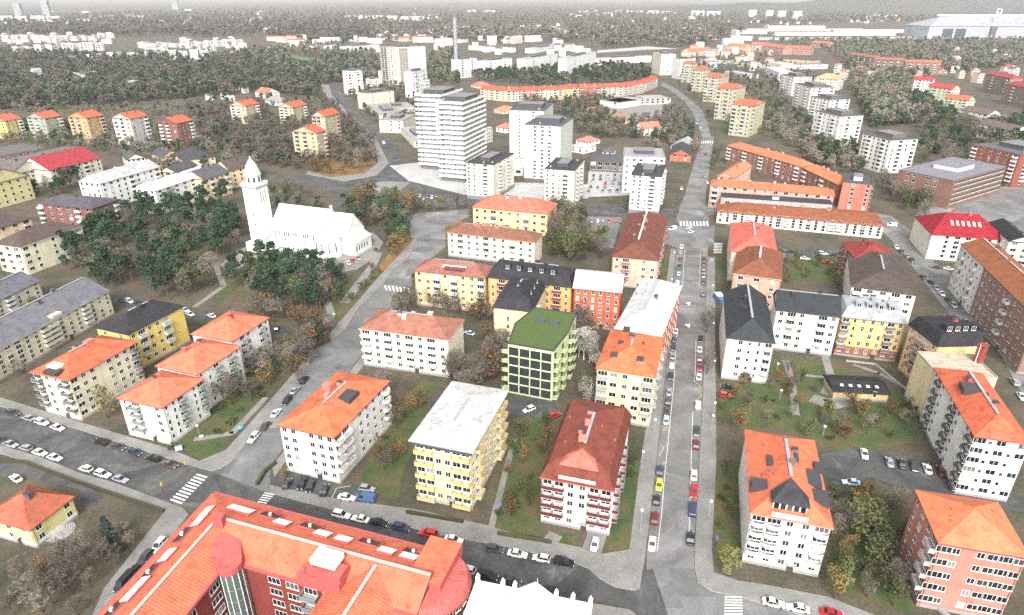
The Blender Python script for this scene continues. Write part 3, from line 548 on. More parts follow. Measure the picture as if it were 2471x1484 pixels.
# --- right hand hill
for lb, A, B, C, by, F, wc, rc, rf in (
        ('white house with crimson roof and white gable at the wood edge', (2205, 192), (2252, 195), (2275, 181), 228, 5, (.74, .72, .68), (.42, .05, .07), 'gable'), ('pale green house with crimson roof, middle of three in the wood', (2239, 208), (2297, 215), (2326, 201), 250, 5, (.58, .6, .42), (.42, .06, .07), 'gable'),
        ('pale green house with orange red roof, nearest of three in the wood', (2277, 236), (2335, 243), (2371, 227), 275, 5, (.58, .6, .42), (.56, .13, .08), 'gable'), ('white gable house with brown roof at the wood edge near the right side', (2317, 265), (2384, 277), (2440, 268), 312, 4, (.76, .75, .72), (.15, .11, .1), 'gable'),
        ('white gable house with brown roof cut by the right edge', (2362, 298), (2445, 317), (2510, 302), 352, 4, (.76, .75, .72), (.15, .11, .1), 'gable'), ('tall brown house with crimson roof behind trees near the right edge', (2380, 178), (2437, 189), (2472, 172), 232, 6, (.26, .18, .15), (.34, .05, .06), 'hip'),
        ('tall brown house with crimson roof cut by the right edge', (2424, 202), (2500, 216), (2530, 198), 265, 6, (.26, .18, .15), (.34, .05, .06), 'hip')):
    bld(lb, A, B, C, by=by, F=F, wc=wc, rc=rc, roof=rf, fa='w B w w B', fb='w w w', bm=(.66, .65, .62), chim=1, ridge='x', det=False, D=16)
bld('red brick tower with flat dark roof and white balconies at the right edge', (2345, 349), (2462, 374), (2540, 356), by=452, F=8, wc=(.27, .085, .055), brick=True, rc=(.12, .12, .13), rk='felt', roof='flat', fa='B w w d w B', fb='B w w', bm=(.75, .74, .72), pent=(.5, .4, 3), det=False)
for lb, A, B, C, by in (('long brown brick house, leftmost of three on the wooded ridge', (2047, 131), (2112, 140), (2122, 127), 166), ('long brown brick house, middle of three on the wooded ridge', (2108, 143), (2180, 147), (2186, 133), 180), ('long brown brick house with redder roof, rightmost of three on the wooded ridge', (2184, 150), (2272, 152), (2268, 135), 182)):
    bld(lb, A, B, C, by=by, F=5, wc=(.26, .17, .13), brick=True, rc=(.40, .13, .09) if 'redder' in lb else (.30, .13, .1), roof='gable', fa='w B w B w B w B w', fb='w', bm=(.66, .64, .6), chim=2, group='brown brick houses on the wooded ridge', D=14)
bld('white house with broad orange hip roof above the stepped white towers', (1964, 188), (2029, 192), (2016, 174), H=14, F=4, wc=(.7, .6, .5), rc=(.68, .33, .18), roof='hip', chim=0)
for i, (lb, A, B, C, by, rc, wc) in enumerate((
        ('brick house with pink roof left of the far sheds row', (1838, 111), (1890, 116), (1896, 105), 133, (.42, .14, .1), (.4, .24, .2)), ('brick house with pink roof in the middle of the far right row', (1896, 116), (1952, 119), (1956, 108), 134, (.42, .14, .1), (.42, .24, .2)), ('small brick house with pink roof at the right end of the far row', (1955, 104), (1998, 107), (1992, 98), 118, (.42, .14, .1), (.42, .26, .22)),
        ('pink roofed house with orange end wall above the yellow towers', (1752, 110), (1797, 113), (1801, 103), 130, (.55, .17, .1), (.66, .42, .26)), ('pink roofed house behind the black roofs', (1810, 108), (1850, 110), (1852, 101), 126, (.48, .15, .1), (.55, .45, .38)), ('low house with orange ridged roof among trees above the yellow towers', (1665, 125), (1720, 121), (1712, 112), 133, (.55, .18, .1), (.6, .52, .42)),
        ('black roofed low block nearest the narrow white tower', (1690, 141), (1762, 146), (1772, 133), 156, (.06, .06, .065), (.45, .46, .4)), ('black roofed long block left of the orange walled houses', (1780, 150), (1845, 156), (1843, 142), 166, (.06, .06, .065), (.6, .55, .45)), ('grey flat roofed shed between yellow towers and black roofs', (1742, 172), (1800, 181), (1809, 168), 190, (.35, .37, .42), (.55, .53, .5)),
        ('low house with orange walls and dark roof above the orange hip roof', (1888, 142), (1965, 147), (1966, 138), 158, (.1, .09, .09), (.66, .4, .25)), ('cream block left of the orange walled house', (1852, 150), (1885, 155), (1908, 148), 175, (.6, .58, .52), (.72, .62, .48)), ('white blind walled row left of the stepped towers', (1845, 162), (1880, 176), (1912, 166), 196, (.5, .5, .52), (.7, .69, .66)), ('long white low house with dark windows under the wooded ridge', (1910, 157), (1998, 155), (2000, 150), 166, (.2, .2, .2), (.66, .68, .66)),
        ('red roofed cottage at the foot of the wooded ridge', (2260, 172), (2288, 173), (2288, 167), 180, (.5, .12, .1), (.4, .3, .26)))):
    bld(lb, A, B, C, by=by, F=3, wc=wc, rc=rc, roof='flat' if rc[0] < .3 or rc[0] == .35 or rc[0] in (.6, .5) and rc[1] > .3 else 'gable', rk='felt' if rc[0] < .4 else 'tile', fa='w B w w B w', fb='w', bm=(.6, .58, .55), chim=1, pent=0)
# --- curved row with red roofs
pts = [(1158, 214), (1192, 218), (1235, 221), (1257, 219), (1302, 218), (1345, 217), (1397, 212), (1450, 212), (1505, 209), (1553, 202), (1588, 189)]
wcs = [(.55, .46, .34), (.62, .5, .34), (.66, .66, .64), (.42, .28, .2), (.55, .5, .4), (.66, .5, .26), (.34, .15, .1), (.5, .42, .38), (.45, .38, .34), (.5, .42, .36)]
nm = ['leftmost half hidden by trees', 'second from the left', 'white walled, third from the left', 'brown walled, fourth from the left', 'behind the spruce, fifth from the left', 'yellow walled, sixth from the left', 'dark brick, seventh from the left', 'above the garage end, eighth from the left', 'above the curved garage, ninth from the left', 'last at the right end of the bend']
for i in range(10):
    A, B = pts[i], pts[i + 1]
    if i in (2,): pass
    bld('red roofed terrace house in the long curve, ' + nm[i], A, B, (B[0] + 3, B[1] - 14), H=12, F=4, D=12, wc=wcs[i], rc=(.48, .10, .06), roof='gable', ridge='x', fa='B w w B' if i > 3 else 'B w B', fb='w', bm=(.64, .63, .6), chim=2, cc=(.4, .3, .25), ov=.15, dorm=2 if i > 4 else 0, group='terrace houses along the red roofed curve', name='terrace_house', cat='terrace house', rh=4)
for lb, A, B, C, fa in (('white end block of the curved garage with a brick door panel', (1447, 242), (1492, 249), (1497, 234), '. . G'), ('low curved garage section in the middle of the bend', (1492, 248), (1556, 240), (1552, 229), 'G G G G G'), ('low curved garage section at the right end of the bend', (1556, 240), (1618, 238), (1618, 229), 'G G G G G')):
    bld(lb, A, B, C, H=6, F=2, wc=(.66, .65, .6), rc=(.36, .34, .33), rk='felt', roof='flat', fa=fa, fb='.', pent=0, name='garage_building', cat='garage')
# --- white towers behind the curve, and other far blocks
for lb, A, B, C, by, F, wc, D in (
        ('white tower beside the tall mast', (1103, 145), (1150, 141), (1153, 132), 185, 7, (.74, .74, .73), 14), ('white stepped block right of the mast tower', (1165, 148), (1235, 141), (1240, 130), 176, 6, (.74, .74, .73), 14), ('white stepped block in the middle behind the pine belt', (1265, 143), (1345, 130), (1342, 120), 165, 6, (.74, .74, .73), 14), ('white stepped block at the right end of the pine belt', (1367, 141), (1438, 125), (1440, 114), 168, 6, (.74, .74, .73), 14),
        ('long low white factory wall right of the pine belt', (1440, 142), (1572, 135), (1572, 129), 150, 2, (.7, .7, .68), 14), ('white tower left of the great slab block', (832, 173), (873, 171), (876, 163), 226, 8, (.75, .74, .73), 14), ('low white building with black rooftop left of the slab', (884, 192), (914, 191), (916, 182), 208, 3, (.72, .68, .62), 14), ('white annex before the foot of the slab, left part', (912, 172), (972, 171), (974, 165), 200, 4, (.75, .74, .73), 12), ('white annex before the foot of the slab, right part', (994, 174), (1030, 168), (1030, 163), 228, 7, (.72, .72, .7), 12), ('white house with rounded top below the slab', (1008, 196), (1036, 192), (1040, 185), 228, 4, (.75, .75, .74), 12),
        ('white long building far behind left of the slab', (755, 112), (817, 108), (818, 103), 119, 2, (.7, .7, .69), 16), ('white long building with windows touching the slab', (827, 113), (915, 108), (915, 103), 126, 4, (.7, .7, .69), 14), ('white low building far right of the mast', (1130, 110), (1235, 116), (1237, 110), 127, 3, (.7, .7, .69), 14), ('pale low hall beyond the white stepped blocks', (1290, 118), (1348, 108), (1340, 103), 118, 1, (.72, .72, .72), 30)):
    bld(lb, A, B, C, by=by, F=F, D=D, wc=wc, rc=(.36, .37, .39), rk='felt', roof='flat', fa='w B w w B w', fb='w', bm=(.6, .6, .6), pent=(.4, .5))
for i, (x, y, wd, by) in enumerate(((841, 86, 19, 101), (1023 - 115, 83, 20, 97), (942, 84, 18, 98), (974, 83, 19, 98), (1008, 84, 19, 98), (1175, 87, 23, 105), (1209, 88, 20, 100))):
    bld('small beige tower far away, %s from the left in the line behind the slab block' % ORD[i], (x, y), (x + wd, y), (x + wd + 2, y - 2), by=by, F=5, D=16, wc=(.62, .56, .48), rc=(.5, .46, .4), rk='felt', roof='flat', fa='w w w', fb='w', group='small beige towers on the horizon side', name='tower_block', cat='tower block')
for i, (x, y, wd, by) in enumerate(((1808, 22, 18, 46), (1850, 23, 16, 46), (1879, 24, 18, 49), (1916, 25, 20, 53))):
    bld('pale tower block on the far right skyline, %s from the left of four' % ORD[i], (x, y + 2), (x + wd, y + 2), (x + wd + 3, y + 1), by=by, F=9, D=20, wc=(.66, .62, .55), rc=(.5, .48, .45), rk='felt', roof='flat', fa='w w w', fb='w', group='four pale tower blocks on the right skyline', name='tower_block', cat='tower block', pent=0)
far = [((42, 113), (150, 104), 128), ((150, 104), (253, 100), 124), ((173, 137), (297, 125), 143), ((300, 128), (402, 122), 142), ((404, 122), (507, 119), 143), ((330, 102), (455, 104), 116), ((456, 100), (590, 93), 112), ((0, 85), (70, 84), 101), ((74, 84), (140, 86), 100), ((145, 86), (232, 86), 99), ((0, 38), (70, 37), 52), ((72, 38), (150, 38), 52), ((218, 38), (330, 33), 42), ((92, 210), (150, 206), 216), ((150, 190), (204, 184), 196), ((215, 178), (237, 177), 186), ((248, 179), (272, 179), 185), ((1482, 24), (1556, 26), 32), ((1560, 26), (1632, 26), 34), ((1668, 26), (1745, 26), 38), ((832, 38), (930, 38), 47), ((932, 38), (1055, 40), 50), ((1126, 24), (1155, 24), 30), ((1168, 25), (1200, 25), 30)]
fl = ['long white block at the left edge, front of the white estate', 'long white block behind the front estate block', 'low white block half hidden in wood left of centre', 'white estate block over the pine tops, left half', 'white estate block over the pine tops, right half', 'upper white estate block, left half', 'upper white estate block running to the pale road', 'white block with pale chimney at the left edge', 'pale block in the upper left row, second', 'pale block in the upper left row, third', 'hazy white block on the left skyline', 'hazy white block under the skyline towers', 'hazy low white hall right of the skyline towers', 'low white school in the left wood', 'grey roofed long school wing in the left wood', 'white cube house in the left wood', 'white flat house beside the cube house', 'far white block at the right skyline, left half', 'far white block at the right skyline, right half', 'far white block before the four pale towers', 'white industrial row at the centre skyline, left', 'white industrial row at the centre skyline, right', 'tiny white hall above the mast', 'tiny white hall right above the mast']
for (A, B, by), lb in zip(far, fl):
    n_ = max(1, round((B[0] - A[0]) / (24 if by > 60 else 34))); rj = random.Random(by)
    for i in range(n_):
        t0, t1 = i / n_, (i + .82) / n_; P_ = lambda t: (A[0] + (B[0] - A[0]) * t, A[1] + (B[1] - A[1]) * t); a_, b_ = P_(t0), P_(t1); bb_ = by + rj.uniform(-2, .5); a_ = (a_[0], a_[1] + (by - A[1]) * .12 * (i % 2)); b_ = (b_[0], b_[1] + (by - A[1]) * .12 * (i % 2))
        bld(lb if n_ == 1 else '%s, %s house along' % (lb, ORD[i]), a_, b_, (b_[0] + 4, b_[1] - 3), by=bb_, F=4, D=16, wc=(.70, .69, .67), rc=rj.choice([(.5, .5, .51), (.3, .3, .31), (.55, .5, .47)]), rk='felt', roof='flat', fa='B w B . w B' if by > 60 else 'w w', fb='.', bm=(.66, .66, .66), pent=(.3, .4), group=None if n_ == 1 else lb)
for i, (x, y, wd, by) in enumerate(((28, 8, 16, 84), (95, 2, 16, 97), (412, 0, 14, 92))):
    bld(('hazy tower on the skyline at the left corner', 'taller hazy tower on the left skyline', 'hazy lone tower on the skyline right of the other two')[i], (x, y), (x + wd, y), (x + wd + 2, y - 1), H=by, F=12, D=30, wc=(.35, .36, .38), rc=(.3, .3, .3), rk='felt', roof='flat', fa='w w w', fb='w', name='tower_block', cat='tower block', pent=0)
# --- villas in the gardens
for lb, A, B, C, by, wc, rc, rf, F in (
        ('villa with orange gable roof and white end wall under the red curve', (1402, 268), (1424, 271), (1442, 266), 279, (.7, .6, .5), (.60, .2, .12), 'gable', 2), ('cream villa with brown roof below the garage', (1461, 281), (1488, 288), (1502, 279), 302, (.76, .7, .6), (.3, .17, .12), 'hip', 3), ('white gabled villa with orange roof among the trees', (1530, 303), (1553, 311), (1572, 300), 328, (.77, .77, .75), (.56, .2, .13), 'gable', 3),
        ('white cottage with pink hip roof and tall windows', (1388, 338), (1416, 344), (1435, 335), 352, (.77, .77, .75), (.58, .2, .15), 'hip', 2), ('white stepped annex below the pink roofed cottage', (1375, 352), (1408, 358), (1434, 350), 372, (.74, .72, .7), (.5, .5, .5), 'flat', 2), ('small green grey cottage right of the white annex', (1452, 366), (1478, 368), (1500, 360), 378, (.6, .6, .45), (.12, .12, .12), 'hip', 1), ('white barn with grey gable roof at the garden corner', (1617, 352), (1660, 356), (1672, 340), 368, (.74, .68, .64), (.35, .34, .34), 'gable', 2), ('red brick hall with black gable roof below the white barn', (1615, 372), (1668, 375), (1672, 355), 392, (.45, .15, .09), (.06, .06, .065), 'gable', 2),
        ('small villa with orange roof right of the striped tower', (1195, 306), (1220, 310), (1232, 302), 322, (.7, .68, .62), (.60, .2, .13), 'hip', 2), ('white villa with pink roof and balcony near the striped tower', (1190, 264), (1214, 268), (1228, 260), 276, (.6, .48, .35), (.60, .22, .15), 'hip', 2), ('two storey villa with orange roof beyond the wood edge', (614, 222), (638, 226), (650, 218), 238, (.7, .66, .6), (.5, .17, .12), 'gable', 2), ('white villa with grey roof left of the orange roofed tower', (638, 240), (660, 248), (682, 238), 256, (.74, .73, .7), (.3, .28, .28), 'hip', 2), ('low white garage in the gardens', (1598, 310), (1612, 312), (1618, 307), 318, (.74, .73, .7), (.5, .5, .5), 'flat', 1), ('orange roofed cottage by the slab block trees', (1135, 205), (1155, 209), (1170, 203), 214, (.7, .64, .5), (.55, .18, .12), 'hip', 2)):
    bld(lb, A, B, C, by=by, F=F, wc=wc, rc=rc, roof=rf, fa='w w', fb='w w', rk='tile' if rf != 'flat' else 'felt', chim=1 if rf != 'flat' else 0, name='villa', cat='villa', ov=.35, pent=0)
# scattered white houses in the left wood and on the far slope
rnd = random.Random(5)
hs_ = [(355, 180, 10), (365, 190, 8), (383, 175, 10), (390, 184, 8), (415, 177, 10), (345, 212, 9), (352, 200, 8), (372, 205, 9), (435, 215, 9), (462, 214, 12), (448, 184, 8), (540, 190, 8), (543, 210, 9), (505, 205, 9), (558, 212, 8), (580, 218, 9), (530, 232, 10), (545, 240, 10), (493, 235, 9), (163, 233, 8), (188, 233, 9), (575, 205, 7)]
for i, (x, y, wd) in enumerate(hs_):
    bld('little white house deep in the left wood, %s from the left' % ORD[sorted(range(len(hs_)), key=lambda k: hs_[k][0]).index(i)], (x, y - 5), (x + wd * .8, y - 4), (x + wd * 1.2, y - 6), H=6, F=2, D=8, wc=(.76, .76, .74), rc=rnd.choice([(.5, .5, .52), (.12, .12, .13), (.45, .2, .15)]), roof='gable', fa='w w', fb='w', name='villa', cat='villa', chim=0, group='little white houses in the left wood', ov=.3)
hr_ = [(1340 + i * 24 + rnd.uniform(-7, 7), 54 + rnd.uniform(-5, 9)) for i in range(26)]
for i, (x, y) in enumerate(hr_):
    wd = rnd.uniform(6, 11)
    bld('tiny pale house on the far slope, %s from the left' % ORD[sorted(range(26), key=lambda k: hr_[k][0]).index(i)], (x, y - 2), (x + wd, y - 1.5), (x + wd * 1.3, y - 2.5), H=9, F=2, D=10, W=rnd.uniform(10, 16), wc=rnd.choice([(.76, .76, .74), (.7, .62, .5)]), rc=rnd.choice([(.5, .5, .52), (.12, .12, .13), (.5, .2, .15)]), roof='gable', fa='w', fb='w', name='villa', cat='villa', chim=0, group='tiny pale houses on the far slope', ov=.3, eave=(.5, .5, .5))

for nm__, n__, xr, yr, sd__ in (('small pale block in the woods of the upper middle', 26, (1150, 1800), (64, 100), 21), ('small pale block on the hazy left plain', 26, (0, 640), (24, 56), 22), ('small pale block beyond the dark hillside wood', 24, (1860, 2240), (30, 58), 23), ('small pale block among trees beyond the slab', 20, (620, 1180), (70, 100), 24)):
    rj = random.Random(sd__); L_ = sorted((rj.uniform(*xr), rj.uniform(*yr)) for _ in range(n__))
    for i, (x, y) in enumerate(L_):
        wd = rj.uniform(7, 20); bld('%s, %s from the left' % (nm__, ORD[i]), (x, y - 3), (x + wd, y - 3 + rj.uniform(-1, 1)), (x + wd + 3, y - 5), H=rj.uniform(8, 16), F=3, D=14, W=min(60, 3000 / (y + 6) * wd / 8), wc=rj.choice([(.74, .73, .7), (.62, .5, .42), (.7, .66, .58), (.6, .6, .6)]), rc=rj.choice([(.4, .4, .42), (.35, .12, .08), (.12, .12, .13), (.6, .6, .6)]), roof=rj.choice(['flat', 'gable']), rk='felt', fa='w w w', fb='w', chim=0, group=nm__ + 's', pent=0, ov=.3, name='far_building', cat='house')  # small distant apartment blocks, scattered at random

for nm__, n__, xr, yr, (w0_, w1_), cs in (('white row house in the upper left estate', 26, (0, 255), (80, 100), (9, 20), 0), ('white row house in the upper central estate', 26, (330, 600), (92, 120), (8, 18), 0), ('pale block on the central skyline', 22, (830, 1065), (34, 50), (8, 16), 0), ('pale block on the slope before the right skyline', 26, (1340, 1740), (26, 48), (8, 18), 0),
        ('house crowding behind the yellow towers', 22, (1660, 1860), (104, 160), (10, 22), 1), ('pale block between the slab and the pine belt', 22, (1030, 1440), (88, 124), (10, 24), 0), ('house among trees on the upper right hillside', 20, (2290, 2470), (118, 190), (10, 20), 1), ('white house in the wood above the gabled towers', 18, (60, 320), (168, 205), (8, 18), 0), ('house at the foot of the wooded ridge on the right', 14, (1990, 2240), (150, 176), (8, 18), 1)):
    rj = random.Random(len(nm__)); L_ = sorted((rj.uniform(*xr), rj.uniform(*yr)) for _ in range(n__))
    for i, (x, y) in enumerate(L_):
        wd = rj.uniform(w0_, w1_); bld('%s, %s from the left' % (nm__, ORD[i]), (x, y - 3), (x + wd, y - 3 + rj.uniform(-1, 1)), (x + wd + 3, y - 5), H=rj.uniform(8, 15), F=3, D=13, W=wd * (115 / ((y + 6) / 1574)) / 1574 * .9, wc=rj.choice([(.74, .73, .7), (.62, .5, .42) if cs else (.72, .7, .66), (.7, .66, .58)]), rc=rj.choice([(.5, .13, .08)] * 2 * cs + [(.4, .4, .42), (.12, .12, .13), (.55, .55, .55)]), roof=rj.choice(['flat', 'gable']), rk='felt', fa='w w w w', fb='w', chim=0, group=nm__ + 's', pent=0, ov=.3, name='far_building', cat='house')  # distant apartment blocks and houses mixed, scattered at random
# ---------------------------------------------------------------- landmark buildings
def plane_px(x, y, P0, N):
    d = CM @ Vector(((x - CX) / FPX, -(y - CY) / FPX, -1.0)); o = Vector((0, 0, CAMH))
    return o + d * ((P0 - o).dot(N) / d.dot(N))
def isect(p, d, q, e):
    t = ((q[0] - p[0]) * e[1] - (q[1] - p[1]) * e[0]) / (d[0] * e[1] - d[1] * e[0]); return (p[0] + d[0] * t, p[1] + d[1] * t)
def wins_on(root, p0, p1, rows, pat, org=(0, 0), far=False, bal=None, bmat=None):
    """windows on the wall running p0 -> p1 (outside on the right hand side); world coordinates relative to org"""
    dx, dy = p1[0] - p0[0], p1[1] - p0[1]; L = math.hypot(dx, dy); ang = math.atan2(dy, dx); cols = pat.split()
    for i, c in enumerate(cols):
        t = (i + .5) / len(cols)
        for z in rows:
            if c == '.': continue
            l = (p0[0] + dx * t - org[0] + .004 * math.sin(ang), p0[1] + dy * t - org[1] - .004 * math.cos(ang), z)
            k = 't' if c == 'B' else c
            if far: ob('window', WF[k], root, l, ang)
            else: ob('pane', WP[k], ob('window', WM[k], root, l, ang))
            if c == 'B': s_, r_ = balcony_mesh(3.6, 1.5, bmat or DARK, 'box'); ob('railing', r_, ob('balcony', s_, root, (l[0], l[1], z - .5), ang))
# --- red brick courtyard block with orange roofs at the bottom edge
ORF = roof_mat((.57, .155, .088), 'seam'); PKR = roof_mat((.46, .115, .105), 'seam'); RBM = wall_mat((.22, .04, .03), True); PTR = flat('roof_edge_pink', (.40, .088, .085)); WSTR = flat('roof_walk_grey', (.5, .47, .42), .8)
O = (-66.3, 113.4); d1 = Vector((-.229, -.973)).normalized(); d2 = Vector((.951, -.311)).normalized(); n1 = Vector((-d1.y, d1.x)); n2 = Vector((d2.y, -d2.x))
if n1.x < 0: n1 = -n1
L1, L2 = 60.0, 57.0; HE, HR = 15.0, 19.2
def corner(off): a = (O[0] + n1.x * off, O[1] + n1.y * off); b = (O[0] + n2.x * off, O[1] + n2.y * off); return isect(a, d1, b, d2)
def pl(off): c = corner(off); a = (O[0] + n1.x * off + d1.x * L1, O[1] + n1.y * off + d1.y * L1); b = (O[0] + n2.x * off + d2.x * L2, O[1] + n2.y * off + d2.y * L2); return a, c, b
B1 = empty('courtyard_building', (*O, 0), 0, 'red brick courtyard block with orange metal roofs and round corner end, bottom edge', 'apartment building')
def rel(p, z): return (p[0] - O[0], p[1] - O[1], z)
a0, c0, b0 = pl(-.5); ar, cr, br = pl(9.0); ai, ci, bi = pl(15.5)
rf = MB()
rf.roofface([rel(a0, HE), rel(c0, HE), rel(cr, HR), rel(ar, HR)][::-1], ORF)
rf.roofface([rel(c0, HE), rel(b0, HE), rel(br, HR), rel(cr, HR)][::-1], ORF)
rf.roofface([rel(ar, HR), rel(cr, HR), rel(ci, HE + 1), rel(ai, HE + 1)][::-1], ORF)
rf.roofface([rel(cr, HR), rel(br, HR), rel(bi, HE + 1), rel(ci, HE + 1)][::-1], ORF)
rf.poly([rel(b0, HE), rel(bi, HE + 1), rel(br, HR)], RBM)
def band(p, q, z0, z1, m, w=.25, b=rf):
    d = Vector((q[0] - p[0], q[1] - p[1])).normalized(); n = Vector((-d.y, d.x)) * w
    for s, t in (((p[0] + n.x, p[1] + n.y), (q[0] + n.x, q[1] + n.y)), ((q[0] - n.x, q[1] - n.y), (p[0] - n.x, p[1] - n.y))): b.poly([rel(s, z0), rel(t, z0), rel(t, z1), rel(s, z1)], m)
    b.poly([rel((p[0] + n.x, p[1] + n.y), z1), rel((q[0] + n.x, q[1] + n.y), z1), rel((q[0] - n.x, q[1] - n.y), z1), rel((p[0] - n.x, p[1] - n.y), z1)], m)
for p, q in ((a0, c0), (c0, b0)): band(p, q, HE - .45, HE + .12, PTR)
for p, q in ((ai, ci), (ci, bi)): band(p, q, HE + .6, HE + 1.1, PTR)
B1R = rf.build('roof', B1)
wl = MB(); w0a, w0c, w0b = pl(.1); wia, wic, wib = pl(15.0)
for p, q, z in ((w0a, w0c, HE - .1), (w0c, w0b, HE - .1), (wic, wia, HE + .8), (wib, wic, HE + .8)): wl.poly([rel(p, 0), rel(q, 0), rel(q, z), rel(p, z)], RBM)
wl.poly([rel(w0b, 0), rel(wib, 0), rel(wib, HE), rel(w0b, HE)], RBM)
wl.build('wall', B1)
for p, q in ((ar, cr), (cr, br)):
    g = MB(); band(p, q, HR + .05, HR + .2, WSTR, .28, g); g.build('roof_walkway', B1R)
rows4 = [HE - 2.2 - 3.05 * i for i in range(5)]
wins_on(B1, wic, wib, rows4, 't . t t B t . B t t', O, bmat=flat('b1_balcony', (.2, .22, .22))); wins_on(B1, wia, wic, rows4, '. t B t t . t B t t . t t', O, bmat=flat('b1_balcony', (.2, .22, .22)))
wins_on(B1, w0c, w0a, rows4[:5], 't t . t t . t t . t t . t t', O); 
# raised white skylights and sunk terraces on the outer slopes
def on_slope(x, y, wing, kind, su=3.2, sv=2.2):
    dd = d1 if wing == 1 else d2; nn = n1 if wing == 1 else n2; sl = (HR - HE) / 9.5
    P0 = Vector((O[0] - nn.x * .5, O[1] - nn.y * .5, HE)); up = Vector((nn.x, nn.y, sl)).normalized(); al = Vector((dd.x, dd.y, 0)); N = al.cross(up)
    if N.z < 0: N = -N
    p = plane_px(x, y, P0, N); p = p - Vector((*O, 0)); b = MB()
    if kind == 'sky':
        q = [p + al * sx * su / 2 + up * sy * sv / 2 for sx, sy in ((-1, -1), (1, -1), (1, 1), (-1, 1))]
        lo = [c + N * .02 for c in q]; hi = [c + N * .55 for c in q]
        for i in range(4): b.poly([lo[i], lo[(i + 1) % 4], hi[(i + 1) % 4], hi[i]], PTR)
        hi2 = [p + N * .57 + (c - p) * 1.06 for c in q]; b.poly(ccw3(hi2), WHITE); b.build('skylight', B1R)
    else:                                                # terrace cut into the slope: frame, back wall, floor
        su, sv = 5.0, 2.6; q = [p + al * sx * su / 2 + up * sy * sv / 2 for sx, sy in ((-1, -1), (1, -1), (1, 1), (-1, 1))]
        for i in range(4):
            s, t = q[i], q[(i + 1) % 4]; s2, t2 = p + (s - p) * .86, p + (t - p) * .86
            b.poly([s + N * .3, t + N * .3, t2 + N * .3, s2 + N * .3], PTR); b.poly([s + N * .01, t + N * .01, t + N * .3, s + N * .3], PTR)
            b.poly([s2 + N * .3, t2 + N * .3, t2 + N * .05, s2 + N * .05], RBM)
        b.poly([p + (c - p) * .86 + N * .04 for c in q], flat('terrace_floor', (.06, .045, .035)))
        b.box(p.x - .5, p.x + .1, p.y - .3, p.y + .3, p.z + .1, p.z + .8, LGREY)
        b.build('roof_terrace', B1R)
for x, y in ((500, 1239), (483, 1259), (407, 1343), (341, 1413), (318, 1438)): on_slope(x, y, 1, 'sky')
for x, y in ((1186 - 617 + 0, 1230), (592, 1237), (680, 1265), (778, 1292), (828, 1305), (932, 1333), (986, 1347)): on_slope(x, y, 2, 'sky')
for x, y in ((442, 1291), (361, 1383), (273, 1474)): on_slope(x, y, 1, 'cut')
for x, y in ((655, 1245), (751, 1272), (893, 1310), (1000, 1334)): on_slope(x, y, 2, 'cut')
# stair tower with pink roof and glass front in the inner corner
q = MB(); s0 = Vector(ci); dg = (Vector(ci) - Vector(cr)).normalized(); sd_ = Vector((-dg.y, dg.x)); tip = [s0 - dg * 6 + sd_ * 3.2, s0 - dg * 6 - sd_ * 3.2]
fr = [s0 + dg * 2.0 + sd_ * 2.4 * math.cos(t) + dg * 2.4 * math.sin(t) for t in [i * math.pi / 6 for i in range(7)]]
poly = [tip[0]] + fr + [tip[1]]
zz = lambda p: HE + 2.6 + max(0, -(p - s0).dot(dg)) * .1
q.poly(ccw3([rel(p, zz(p)) for p in poly]), PKR)
for i in range(len(poly)): p, r_ = poly[i], poly[(i + 1) % len(poly)]; q.poly([rel(p, zz(p) - 1.4), rel(r_, zz(r_) - 1.4), rel(r_, zz(r_)), rel(p, zz(p))], PTR)
st = q.build('stair_tower_roof', B1)
q = MB(); fi = [s0 + (p - s0) * .93 for p in fr]
for i in range(6):
    p, r_ = fi[i], fi[i + 1]; q.poly([rel(p, 0), rel(r_, 0), rel(r_, HE + 1.5), rel(p, HE + 1.5)], flat('stair_glass', (.10, .13, .12), .2))
    q.tube(rel(p, 0), rel(p, HE + 1.5), .1, .1, WHITE, 4)
for z in range(0, 15, 3): q.prism([tuple(Vector(rel(p, 0)[:2])) for p in fi], z + .02, z + .14, WHITE)
q.build('stair_tower_glazing', B1)
q = MB(); c = Vector(cr) + dg * 1.5; q.prism([rel((c.x + a, c.y + b), 0)[:2] for a, b in ((-1, -1), (1, -1), (1, 1), (-1, 1))], HR - 1, HR + 1.6, PTR, PTR); q.build('chimney', B1R)
# white roof lantern and pink plant boxes on the inner slope
def rbox(x, y, z, sx, sy, sz, m, nm, m2=None):
    p = at(x, y, z); q = MB(); a = []
    for i, j in ((-1, -1), (1, -1), (1, 1), (-1, 1)): v = Vector((p.x, p.y)) + d2 * i * sx / 2 - n2 * j * sy / 2; a.append(rel(v, 0)[:2])
    q.prism(ccw(a), z - sz, z, m, m2 or m, True); return q.build(nm, B1R)
rbox(788, 1341, 21.2, 5.2, 3.4, 1.2, WHITE, 'roof_lantern'); rbox(790, 1368, 19.6, 7, 3.2, 3.0, PTR, 'plant_box', PKR); rbox(775, 1385, 18.4, 9, 2.6, 3.0, PTR, 'plant_box', PKR)
